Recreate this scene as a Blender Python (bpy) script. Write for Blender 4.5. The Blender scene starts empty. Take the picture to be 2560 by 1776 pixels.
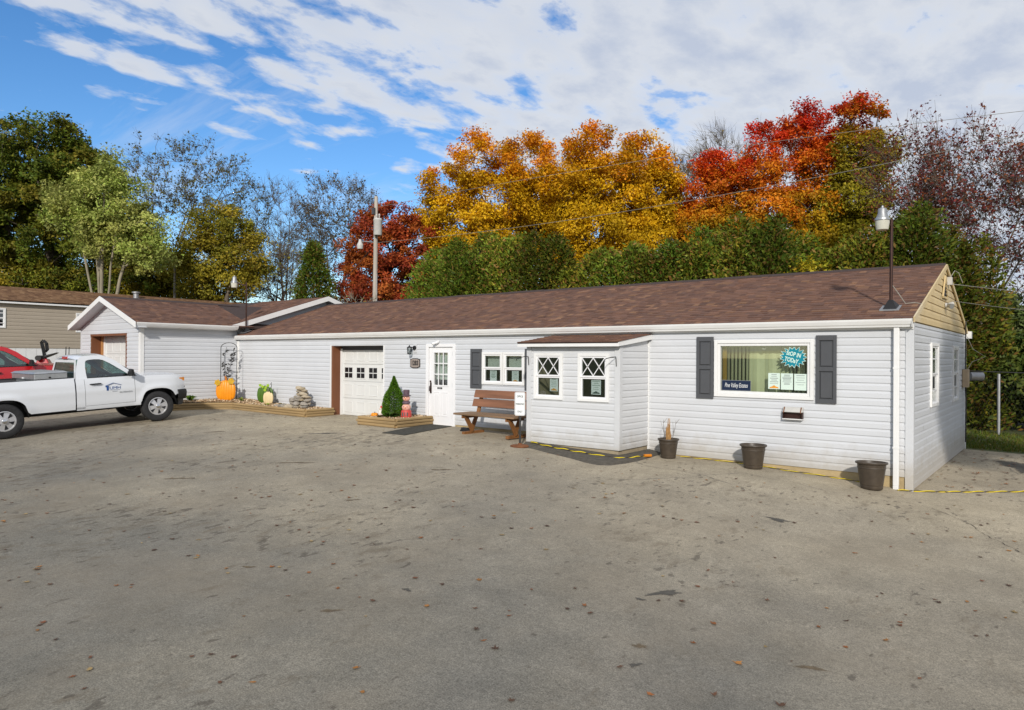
import bpy, bmesh, math, random
import numpy as np
from mathutils import Vector, Matrix

R = math.radians
sc = bpy.context.scene
C = sc.collection
rnd = random.Random(7)

# ------------------------------------------------------------------ camera
EYE = Vector((0.0, 0.0, 1.748))
cd = bpy.data.cameras.new('camera'); cam = bpy.data.objects.new('camera', cd); C.objects.link(cam)
cd.sensor_width = 36; cd.sensor_fit = 'HORIZONTAL'; cd.lens = 24.665; cd.clip_start = 0.05; cd.clip_end = 4000
rt = Vector((0.78148, 0.62389, 0.00699)); up = Vector((-0.00340, -0.00694, 0.99997)); fw = Vector((-0.62392, 0.78148, 0.00330))
cam.matrix_world = Matrix(((rt.x, up.x, -fw.x, EYE.x), (rt.y, up.y, -fw.y, EYE.y), (rt.z, up.z, -fw.z, EYE.z), (0, 0, 0, 1)))
sc.camera = cam

# ------------------------------------------------------------------ light
SUN_AZ, SUN_EL = 147.0, 25.0          # azimuth clockwise from +Y
SUN = Vector((math.sin(R(SUN_AZ)) * math.cos(R(SUN_EL)), math.cos(R(SUN_AZ)) * math.cos(R(SUN_EL)), math.sin(R(SUN_EL))))
sd = bpy.data.lights.new('sun', 'SUN'); so = bpy.data.objects.new('sun', sd); C.objects.link(so)
sd.energy = 4.6; sd.angle = R(2.5); sd.color = (1.0, 0.945, 0.865)
so.rotation_euler = (-SUN).to_track_quat('-Z', 'Y').to_euler()
so.location = (20, -30, 30)

W = bpy.data.worlds.new('World'); sc.world = W; W.use_nodes = True
wt = W.node_tree; wt.nodes.clear()
class NT:
    """small helper for node graphs"""
    def __init__(s, tree): s.t = tree
    def n(s, kind, **kw):
        o = s.t.nodes.new(kind)
        for k, v in kw.items():
            if k == 'i':
                for kk, vv in v.items():
                    if isinstance(vv, bpy.types.NodeSocket): s.t.links.new(vv, o.inputs[kk])
                    else: o.inputs[kk].default_value = vv
            else: setattr(o, k, v)
        return o
    def math(s, op, a, b=None, c=None, clamp=False):
        o = s.t.nodes.new('ShaderNodeMath'); o.operation = op; o.use_clamp = clamp
        for k, v in enumerate((a, b, c)):
            if v is None: continue
            if isinstance(v, bpy.types.NodeSocket): s.t.links.new(v, o.inputs[k])
            else: o.inputs[k].default_value = v
        return o.outputs[0]
    def ramp(s, fac, stops, interp='LINEAR'):
        o = s.t.nodes.new('ShaderNodeValToRGB'); o.color_ramp.interpolation = interp
        e = o.color_ramp.elements
        while len(e) < len(stops): e.new(0.5)
        for k, (p, c) in enumerate(stops):
            e[k].position = p
            e[k].color = (c, c, c, 1) if not isinstance(c, (tuple, list)) else (*c[:3], 1)
        s.t.links.new(fac, o.inputs[0]); return o.outputs[0]
    def mix(s, fac, a, b, blend='MIX'):
        o = s.t.nodes.new('ShaderNodeMix'); o.data_type = 'RGBA'; o.blend_type = blend
        for k, v in ((0, fac), (6, a), (7, b)):
            if isinstance(v, bpy.types.NodeSocket): s.t.links.new(v, o.inputs[k])
            elif k == 0: o.inputs[k].default_value = v
            else: o.inputs[k].default_value = (*v[:3], 1)
        return o.outputs[2]
    def noise(s, vec, scale, detail=4, rough=0.55, dist=0.0):
        o = s.n('ShaderNodeTexNoise'); o.inputs['Scale'].default_value = scale; o.inputs['Detail'].default_value = detail
        o.inputs['Roughness'].default_value = rough; o.inputs['Distortion'].default_value = dist
        if vec is not None: s.t.links.new(vec, o.inputs['Vector'])
        return o.outputs['Fac']
    def link(s, a, b): s.t.links.new(a, b)

w = NT(wt)
sky = w.n('ShaderNodeTexSky', sky_type='NISHITA', sun_disc=False, sun_elevation=R(SUN_EL), sun_rotation=R(SUN_AZ), altitude=300.0, air_density=1.0, dust_density=0.4, ozone_density=2.5)
hs = w.n('ShaderNodeHueSaturation', i={'Color': sky.outputs[0], 'Saturation': 1.27, 'Value': 2.1, 'Hue': 0.505})
tc = w.n('ShaderNodeTexCoord')
sx = w.n('ShaderNodeSeparateXYZ', i={0: tc.outputs['Generated']})
dz = w.math('ADD', w.math('MAXIMUM', sx.outputs[2], 0.0), 0.07)
px = w.math('DIVIDE', sx.outputs[0], dz); py = w.math('DIVIDE', sx.outputs[1], dz)
pv = w.n('ShaderNodeCombineXYZ', i={0: px, 1: py, 2: 0.0}).outputs[0]
map_ = w.n('ShaderNodeMapping', i={'Vector': pv, 'Scale': (1.0, 0.62, 1.0), 'Location': (3.1, 1.7, 0)})
n_big = w.noise(map_.outputs[0], 1.0, 3, 0.5)
n_med = w.noise(map_.outputs[0], 4.2, 9, 0.62, 0.2)
n_fine = w.noise(map_.outputs[0], 8.0, 6, 0.6, 0.2)
cell = w.n('ShaderNodeTexVoronoi', feature='SMOOTH_F1', i={'Vector': w.n('ShaderNodeVectorMath', operation='ADD', i={0: map_.outputs[0], 1: w.n('ShaderNodeVectorMath', operation='SCALE', i={0: w.n('ShaderNodeTexNoise', i={'Vector': map_.outputs[0], 'Scale': 4.0, 'Detail': 3.0}).outputs['Color'], 3: 0.35}).outputs[0]}).outputs[0], 'Scale': 6.0, 'Smoothness': 0.5}).outputs['Distance']
# one bank of cloud lies on the +X side of the sky, its edge breaking up into small flakes
edge = w.math('MULTIPLY_ADD', px, 0.46, 0.98)
edge = w.math('MINIMUM', w.math('MAXIMUM', edge, -0.46), 0.74)
dens = w.math('ADD', edge, w.math('MULTIPLY', w.math('SUBTRACT', n_big, 0.5), 0.7))
dens = w.math('ADD', dens, w.math('MULTIPLY', w.math('SUBTRACT', n_med, 0.5), 1.8))
dens = w.math('ADD', dens, w.math('MULTIPLY', w.math('SUBTRACT', n_fine, 0.5), 0.95))
dens = w.math('SUBTRACT', dens, w.math('MULTIPLY', w.math('SUBTRACT', cell, 0.35), 0.75))
mask = w.ramp(w.math('ADD', dens, 0.5), [(0.38, 0.0), (0.52, 0.28), (0.68, 0.80), (0.9, 0.96)])
# thin streaks low over the horizon
m2 = w.n('ShaderNodeMapping', i={'Vector': pv, 'Rotation': (0, 0, R(38)), 'Scale': (0.28, 1.5, 1.0), 'Location': (1.9, 0.2, 0)})
stk = w.ramp(w.noise(m2.outputs[0], 0.55, 8, 0.6, 0.4), [(0.50, 0.0), (0.68, 0.75)])
mask = w.math('MAXIMUM', mask, stk)
thick = w.ramp(w.math('ADD', w.math('MULTIPLY', dens, 0.5), w.math('MULTIPLY', w.math('ADD', w.math('MULTIPLY', n_fine, 0.4), w.math('MULTIPLY', n_med, 0.6)), 0.6)), [(0.22, (11.0, 11.2, 11.5)), (0.46, (9.3, 9.7, 10.4)), (0.80, (7.0, 7.75, 9.3))])
skyc = w.mix(mask, hs.outputs[0], thick)
bg = w.n('ShaderNodeBackground', i={'Color': skyc, 'Strength': 0.10})
wo = w.n('ShaderNodeOutputWorld', i={'Surface': bg.outputs[0]})

sc.view_settings.view_transform = 'Standard'; sc.view_settings.look = 'None'
sc.view_settings.exposure = -0.38; sc.view_settings.gamma = 1.0; sc.view_settings.use_curve_mapping = False
sc.render.engine = 'CYCLES'
sc.cycles.use_denoising = True
sc.cycles.max_bounces = 6; sc.cycles.diffuse_bounces = 3; sc.cycles.glossy_bounces = 3; sc.cycles.transmission_bounces = 4; sc.cycles.transparent_max_bounces = 12
sc.cycles.caustics_reflective = False; sc.cycles.caustics_refractive = False

# ------------------------------------------------------------------ materials
MAT = {}
def pmat(name, col, rough=0.6, var=0.10, scale=6.0, bump=0.0, bscale=None, metal=0.0, spec=0.4, stretch=(1, 1, 1), dirt=None, dirt_amt=0.0, coat=0.0, attr=False):
    m = bpy.data.materials.new(name); m.use_nodes = True; t = NT(m.node_tree)
    b = m.node_tree.nodes['Principled BSDF']
    tc = t.n('ShaderNodeTexCoord'); mp = t.n('ShaderNodeMapping', i={'Vector': tc.outputs['Object'], 'Scale': stretch})
    nz = t.noise(mp.outputs[0], scale, 5, 0.6)
    lo = tuple(max(0, c * (1 - var)) for c in col); hi = tuple(min(1, c * (1 + var)) for c in col)
    if attr:
        a = t.n('ShaderNodeAttribute', attribute_name='col')
        f = t.ramp(nz, [(0.25, 1 - var), (0.75, 1 + var)])
        c = t.mix(1.0, a.outputs['Color'], f, 'MULTIPLY')
    else:
        c = t.ramp(nz, [(0.28, lo), (0.72, hi)])
    if dirt:
        d = t.ramp(t.noise(mp.outputs[0], scale * 0.37, 6, 0.65), [(0.48, 0.0), (0.75, dirt_amt)])
        c = t.mix(d, c, dirt)
    if name.startswith('vinyl') or name == 'white_car':      # mud splashed up from the ground
        wz = t.n('ShaderNodeSeparateXYZ', i={0: t.n('ShaderNodeNewGeometry').outputs['Position']}).outputs[2]
        spl = t.ramp(t.math('SUBTRACT', t.math('MULTIPLY', t.noise(t.n('ShaderNodeNewGeometry').outputs['Position'], 3.5, 6, 0.7), 0.9), t.math('MULTIPLY', wz, 1.1)), [(0.12, 0.0), (0.62, 0.55)])
        c = t.mix(spl, c, (0.34, 0.29, 0.21))
    t.link(c, b.inputs['Base Color'])
    rr = t.math('MULTIPLY_ADD', t.noise(mp.outputs[0], scale * 2.3, 3), 0.18, rough - 0.09, clamp=True)
    t.link(rr, b.inputs['Roughness'])
    b.inputs['Metallic'].default_value = metal; b.inputs['Specular IOR Level'].default_value = spec
    if coat: b.inputs['Coat Weight'].default_value = coat; b.inputs['Coat Roughness'].default_value = 0.06
    if bump:
        bp = t.n('ShaderNodeBump', i={'Height': t.noise(mp.outputs[0], bscale or scale * 6, 4, 0.6), 'Strength': bump, 'Distance': 0.01})
        t.link(bp.outputs[0], b.inputs['Normal'])
    MAT[name] = m
    return m

def glassmat(name, tint, refl=1.0, rough=0.015):
    m = bpy.data.materials.new(name); m.use_nodes = True; t = NT(m.node_tree); m.node_tree.nodes.clear()
    lw = t.n('ShaderNodeLayerWeight', i={'Blend': 0.5})
    tr = t.n('ShaderNodeBsdfTransparent', i={'Color': (*tint, 1)})
    gl = t.n('ShaderNodeBsdfGlossy', i={'Color': (refl, refl, refl, 1), 'Roughness': rough})
    f = t.math('MULTIPLY_ADD', t.math('POWER', lw.outputs['Facing'], 5.0), 0.88, 0.10, clamp=True)
    mx = t.n('ShaderNodeMixShader', i={0: f, 1: tr.outputs[0], 2: gl.outputs[0]})
    t.n('ShaderNodeOutputMaterial', i={0: mx.outputs[0]}); MAT[name] = m

def leafmat(name, trans=0.35, rough=0.6):
    m = bpy.data.materials.new(name); m.use_nodes = True; t = NT(m.node_tree); m.node_tree.nodes.clear()
    a = t.n('ShaderNodeAttribute', attribute_name='col')
    d = t.n('ShaderNodeBsdfDiffuse', i={'Color': a.outputs['Color']})
    tr = t.n('ShaderNodeBsdfTranslucent', i={'Color': a.outputs['Color']})
    g = t.n('ShaderNodeBsdfGlossy', i={'Color': (1, 1, 1, 1), 'Roughness': 0.5})
    mx = t.n('ShaderNodeMixShader', i={0: trans, 1: d.outputs[0], 2: tr.outputs[0]})
    mx2 = t.n('ShaderNodeMixShader', i={0: 0.008, 1: mx.outputs[0], 2: g.outputs[0]})
    t.n('ShaderNodeOutputMaterial', i={0: mx2.outputs[0]}); MAT[name] = m

pmat('vinyl', (0.575, 0.59, 0.615), 0.42, 0.035, 1.3, 0.05, 60, dirt=(0.47, 0.465, 0.45), dirt_amt=0.25)
pmat('vinyl_bay', (0.59, 0.60, 0.615), 0.42, 0.03, 1.3, 0.05, 60, dirt=(0.46, 0.45, 0.42), dirt_amt=0.2)
pmat('cream_siding', (0.60, 0.46, 0.24), 0.5, 0.08, 2.0, 0.05, 50, dirt=(0.62, 0.56, 0.44), dirt_amt=0.6)
pmat('beige_siding', (0.36, 0.31, 0.245), 0.5, 0.05, 1.0, 0.04, 40)
pmat('white_trim', (0.76, 0.76, 0.75), 0.4, 0.03, 3, dirt=(0.55, 0.52, 0.46), dirt_amt=0.25)
pmat('white_paint', (0.78, 0.78, 0.79), 0.35, 0.02, 3)
pmat('garage_white', (0.66, 0.665, 0.65), 0.45, 0.03, 2, dirt=(0.55, 0.52, 0.45), dirt_amt=0.25)
pmat('skirting', (0.70, 0.70, 0.70), 0.5, 0.05, 2)
pmat('foundation', (0.42, 0.32, 0.17), 0.85, 0.2, 5, 0.3, 30, dirt=(0.2, 0.16, 0.1), dirt_amt=0.5)
pmat('concrete_block', (0.33, 0.27, 0.18), 0.9, 0.15, 6, 0.4, 40)
pmat('shingle', (0.1, 0.06, 0.05), 0.9, 0.25, 60, 0.5, 240, attr=True, spec=0.2)
pmat('roof_felt', (0.05, 0.032, 0.028), 0.9, 0.2, 20, 0.2)
pmat('dark_roof', (0.035, 0.037, 0.042), 0.8, 0.2, 8, 0.1)
pmat('shutter', (0.075, 0.078, 0.085), 0.5, 0.05, 6, 0.05, 50)
pmat('brown_wood', (0.17, 0.062, 0.025), 0.6, 0.18, 3, 0.15, 30, stretch=(1, 1, 0.15))
pmat('raw_wood', (0.42, 0.2, 0.07), 0.7, 0.2, 4, 0.15, 30, stretch=(1, 1, 0.12))
pmat('bench_plank', (0.19, 0.085, 0.045), 0.62, 0.45, 5, 0.25, 30, stretch=(0.12, 1, 1), dirt=(0.27, 0.17, 0.10), dirt_amt=0.7)
pmat('bench_seat', (0.24, 0.15, 0.085), 0.7, 0.35, 5, 0.25, 30, stretch=(0.1, 1, 1))
pmat('bench_leg', (0.22, 0.095, 0.03), 0.6, 0.3, 5, 0.2, 30, stretch=(1, 1, 0.2))
pmat('timber', (0.33, 0.225, 0.105), 0.8, 0.3, 5, 0.35, 40, stretch=(0.12, 0.12, 1), dirt=(0.2, 0.15, 0.08), dirt_amt=0.5)
pmat('mulch', (0.52, 0.39, 0.24), 0.9, 0.3, 30, attr=True)
pmat('stone', (0.3, 0.26, 0.2), 0.85, 0.2, 9, 0.4, 40, attr=True)
pmat('pot', (0.055, 0.042, 0.03), 0.45, 0.2, 12, 0.08, 60, dirt=(0.12, 0.09, 0.06), dirt_amt=0.3)
pmat('soil', (0.03, 0.022, 0.015), 0.95, 0.3, 20, 0.6, 60)
pmat('black', (0.012, 0.012, 0.013), 0.5, 0.2, 8)
pmat('black_gloss', (0.01, 0.01, 0.011), 0.25, 0.1, 8)
pmat('rubber', (0.018, 0.018, 0.019), 0.8, 0.3, 20, 0.1, 60)
pmat('dark_grey', (0.06, 0.06, 0.065), 0.6, 0.1, 8)
pmat('bronze', (0.055, 0.028, 0.022), 0.45, 0.2, 12, metal=0.6)
pmat('galv', (0.33, 0.335, 0.34), 0.5, 0.12, 12, metal=0.7)
pmat('aluminium', (0.46, 0.47, 0.475), 0.42, 0.1, 10, metal=0.8)
pmat('chrome', (0.68, 0.68, 0.68), 0.15, 0.05, 10, metal=1.0)
pmat('rim_steel', (0.55, 0.55, 0.56), 0.35, 0.06, 10, metal=0.55)
pmat('rust', (0.17, 0.065, 0.025), 0.9, 0.35, 14, 0.3, 40)
pmat('grey_box', (0.5, 0.49, 0.46), 0.5, 0.08, 8)
pmat('tan_box', (0.42, 0.32, 0.21), 0.6, 0.1, 8)
pmat('white_car', (0.63, 0.65, 0.68), 0.22, 0.015, 2, coat=0.6)
pmat('red_car', (0.42, 0.008, 0.012), 0.28, 0.03, 2, coat=0.7)
pmat('red_plastic', (0.35, 0.015, 0.015), 0.3, 0.05, 6)
pmat('amber', (0.7, 0.25, 0.03), 0.25, 0.05, 6)
pmat('blue_print', (0.02, 0.07, 0.24), 0.45, 0.05, 6)
pmat('grey_print', (0.2, 0.24, 0.32), 0.45, 0.05, 6)
pmat('chrome_print', (0.25, 0.26, 0.27), 0.4, 0.05, 6)
pmat('orange_paint', (0.78, 0.27, 0.008), 0.4, 0.12, 5)
pmat('orange_groove', (0.42, 0.13, 0.006), 0.5, 0.1, 5)
pmat('gold_leaf', (0.5, 0.29, 0.012), 0.45, 0.25, 12)
pmat('green_paint', (0.06, 0.13, 0.012), 0.5, 0.2, 8)
pmat('lime_paint', (0.28, 0.42, 0.03), 0.5, 0.15, 8)
pmat('cream_paint', (0.66, 0.53, 0.3), 0.5, 0.06, 6)
pmat('pink_paint', (0.68, 0.36, 0.28), 0.5, 0.1, 20)
pmat('purple_paint', (0.10, 0.065, 0.085), 0.6, 0.2, 20)
pmat('red_paint', (0.5, 0.06, 0.05), 0.5, 0.15, 15)
pmat('white_resin', (0.72, 0.66, 0.6), 0.5, 0.05, 15)
pmat('iron', (0.02, 0.02, 0.02), 0.55, 0.2, 20)
pmat('yellow_rope', (0.72, 0.55, 0.01), 0.5, 0.1, 30)
pmat('black_rope', (0.05, 0.04, 0.03), 0.7, 0.2, 30)
pmat('orange_cap', (0.6, 0.2, 0.01), 0.5, 0.1, 30)
pmat('wire', (0.2, 0.19, 0.16), 0.6, 0.1, 10)
pmat('dark_wire', (0.03, 0.03, 0.03), 0.6, 0.1, 10)
pmat('pale_wire', (0.3, 0.28, 0.24), 0.6, 0.1, 10)
pmat('pole_wood', (0.40, 0.36, 0.31), 0.85, 0.2, 8, 0.3, 40, stretch=(1, 1, 0.08))
pmat('bark', (0.13, 0.105, 0.08), 0.9, 0.35, 6, 0.5, 25, stretch=(1, 1, 0.3))
pmat('bark_pale', (0.27, 0.235, 0.17), 0.9, 0.25, 6, 0.4, 25, stretch=(1, 1, 0.3))
pmat('bark_dark', (0.06, 0.047, 0.04), 0.9, 0.3, 6, 0.3, 25, stretch=(1, 1, 0.3))
pmat('stem_dry', (0.36, 0.2, 0.075), 0.8, 0.3, 20)
pmat('blind', (0.76, 0.74, 0.46), 0.6, 0.05, 3)
pmat('blind_white', (0.62, 0.65, 0.60), 0.6, 0.04, 3)
pmat('curtain', (0.6, 0.55, 0.40), 0.8, 0.08, 3)
pmat('paper', (0.62, 0.74, 0.66), 0.7, 0.02, 3)
pmat('paper_white', (0.74, 0.77, 0.80), 0.7, 0.02, 3)
pmat('ink', (0.06, 0.09, 0.09), 0.7, 0.1, 3)
pmat('ink_soft', (0.33, 0.38, 0.36), 0.7, 0.1, 3)
pmat('teal', (0.005, 0.22, 0.29), 0.4, 0.05, 4)
pmat('mint', (0.62, 0.80, 0.70), 0.5, 0.03, 4)
pmat('navy', (0.008, 0.018, 0.05), 0.4, 0.05, 4)
pmat('interior', (0.05, 0.042, 0.03), 0.9, 0.2, 2)
pmat('interior_wall', (0.12, 0.105, 0.07), 0.9, 0.1, 2)
pmat('ochre', (0.33, 0.19, 0.02), 0.7, 0.15, 3)
pmat('sign_white', (0.76, 0.77, 0.78), 0.4, 0.03, 8)
pmat('plaque', (0.30, 0.25, 0.22), 0.5, 0.08, 20)
pmat('mat_rubber', (0.045, 0.043, 0.033), 0.95, 0.4, 14, 0.5, 120)
for nm_, cl_, mx_ in (('stain_dark', (0.085, 0.078, 0.066), 0.85), ('stain_brown', (0.15, 0.11, 0.065), 0.7)):
    pmat(nm_, cl_, 0.85, 0.25, 12); t = NT(MAT[nm_].node_tree); b = MAT[nm_].node_tree.nodes['Principled BSDF']      # soft, broken rim
    a_ = t.n('ShaderNodeAttribute', attribute_name='col').outputs['Fac']; P_ = t.n('ShaderNodeNewGeometry').outputs['Position']
    t.link(t.ramp(t.math('SUBTRACT', t.math('MULTIPLY', a_, 1.5), t.math('MULTIPLY', t.noise(P_, 14, 6, 0.75), 1.1)), [(0.0, 0.0), (0.35, mx_)]), b.inputs['Alpha'])
pmat('patch_asphalt', (0.085, 0.075, 0.06), 0.95, 0.3, 10, 0.6, 160)
pmat('orange_print', (0.7, 0.3, 0.04), 0.6, 0.2, 30)
pmat('dark_interior', (0.02, 0.022, 0.024), 0.8, 0.2, 4)
pmat('seat_grey', (0.09, 0.09, 0.095), 0.8, 0.1, 6)
pmat('ground_litter', (0.2, 0.1, 0.04), 0.85, 0.2, 10, attr=True)
pmat('lens', (0.55, 0.54, 0.46), 0.25, 0.05, 8)
glassmat('glass', (0.86, 0.9, 0.88))
glassmat('glass_dim', (0.55, 0.6, 0.58))
glassmat('car_glass', (0.34, 0.50, 0.47))
leafmat('leaf', 0.28); leafmat('needle', 0.18)

# asphalt
m = bpy.data.materials.new('asphalt'); m.use_nodes = True; t = NT(m.node_tree); b = m.node_tree.nodes['Principled BSDF']; MAT['asphalt'] = m
g = t.n('ShaderNodeNewGeometry'); P = g.outputs['Position']
mp = t.n('ShaderNodeMapping', i={'Vector': P, 'Rotation': (0, 0, R(52)), 'Scale': (1.0, 0.55, 1.0)}).outputs[0]
base = t.ramp(t.noise(P, 0.16, 5, 0.6, 0.3), [(0.30, (0.285, 0.257, 0.212)), (0.5, (0.348, 0.310, 0.245)), (0.70, (0.41, 0.358, 0.268))])
mott = t.ramp(t.noise(P, 1.4, 7, 0.75), [(0.3, 0.76), (0.7, 1.16)])
grain = t.ramp(t.noise(P, 85, 3, 0.75), [(0.3, 0.55), (0.5, 1.0), (0.7, 1.5)])
grain2 = t.ramp(t.noise(P, 24, 5, 0.75), [(0.3, 0.8), (0.7, 1.2)])
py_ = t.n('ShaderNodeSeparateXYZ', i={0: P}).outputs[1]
dust_shade = t.ramp(t.math('ADD', t.math('MULTIPLY', py_, 0.05), t.math('MULTIPLY', t.noise(P, 0.3, 5, 0.6), 0.5)), [(0.38, 0.0), (0.80, 1.0)])
base = t.mix(dust_shade, t.mix(1.0, base, (0.49, 0.515, 0.55), 'MULTIPLY'), t.mix(1.0, base, (1.10, 1.06, 0.98), 'MULTIPLY'))  # foreground shade painted into the asphalt colour, tan dust towards the building
c = t.mix(1.0, base, mott, 'MULTIPLY'); c = t.mix(1.0, c, grain, 'MULTIPLY'); c = t.mix(1.0, c, grain2, 'MULTIPLY')
warm = t.ramp(t.noise(P, 0.45, 6, 0.65), [(0.46, 0.0), (0.70, 0.45)])
c = t.mix(warm, c, (0.235, 0.195, 0.14))
px_ = t.n('ShaderNodeSeparateXYZ', i={0: P}).outputs[0]
clus = t.math('ADD', t.ramp(t.noise(P, 0.35, 3, 0.5), [(0.36, 0.0), (0.66, 0.13)]), t.math('MULTIPLY_ADD', px_, -0.0035, -0.055))
sp = t.math('ADD', t.noise(mp, 4.6, 5, 0.6), clus)
spots = t.ramp(sp, [(0.61, 0.0), (0.74, 0.45)])
c = t.mix(spots, c, (0.115, 0.088, 0.056))
sp2 = t.math('ADD', t.noise(mp, 9.5, 3, 0.55), clus)
spots2 = t.ramp(sp2, [(0.665, 0.0), (0.73, 0.6)])
c = t.mix(spots2, c, (0.068, 0.056, 0.044))
oil = t.ramp(t.noise(mp, 1.1, 6, 0.68, 0.5), [(0.735, 0.0), (0.77, 0.5)])
c = t.mix(oil, c, (0.07, 0.066, 0.060))
rustp = t.ramp(t.noise(mp, 1.3, 5, 0.6), [(0.69, 0.0), (0.78, 0.4)])
c = t.mix(rustp, c, (0.26, 0.16, 0.06))
ck = t.n('ShaderNodeTexVoronoi', feature='DISTANCE_TO_EDGE', i={'Scale': 0.13, 'Vector': t.n('ShaderNodeVectorMath', operation='ADD', i={0: P, 1: t.n('ShaderNodeTexNoise', i={'Vector': P, 'Scale': 0.9, 'Detail': 7.0}).outputs['Color']}).outputs[0]})
crk = t.ramp(ck.outputs['Distance'], [(0.0, 0.55), (0.0035, 0.0)])
gate = t.ramp(t.noise(P, 0.22, 2), [(0.52, 0.0), (0.6, 1.0)])
c = t.mix(t.math('MULTIPLY', crk, gate), c, (0.07, 0.065, 0.06))
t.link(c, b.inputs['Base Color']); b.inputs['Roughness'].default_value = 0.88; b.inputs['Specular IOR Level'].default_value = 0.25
hgt = t.math('ADD', t.math('MULTIPLY', t.noise(P, 110, 2, 0.7), 0.6), t.math('MULTIPLY', t.noise(P, 9, 4, 0.6), 0.7))
bp = t.n('ShaderNodeBump', i={'Height': hgt, 'Strength': 0.45, 'Distance': 0.012}); t.link(bp.outputs[0], b.inputs['Normal'])

# field / lawn soil
m = bpy.data.materials.new('field'); m.use_nodes = True; t = NT(m.node_tree); b = m.node_tree.nodes['Principled BSDF']; MAT['field'] = m
g = t.n('ShaderNodeNewGeometry'); P = g.outputs['Position']
c = t.ramp(t.noise(P, 0.7, 7, 0.65), [(0.3, (0.035, 0.05, 0.012)), (0.55, (0.07, 0.085, 0.02)), (0.75, (0.13, 0.10, 0.04))])
c = t.mix(1.0, c, t.ramp(t.noise(P, 25, 4, 0.7), [(0.3, 0.6), (0.7, 1.3)]), 'MULTIPLY')
t.link(c, b.inputs['Base Color']); b.inputs['Roughness'].default_value = 0.95

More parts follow.
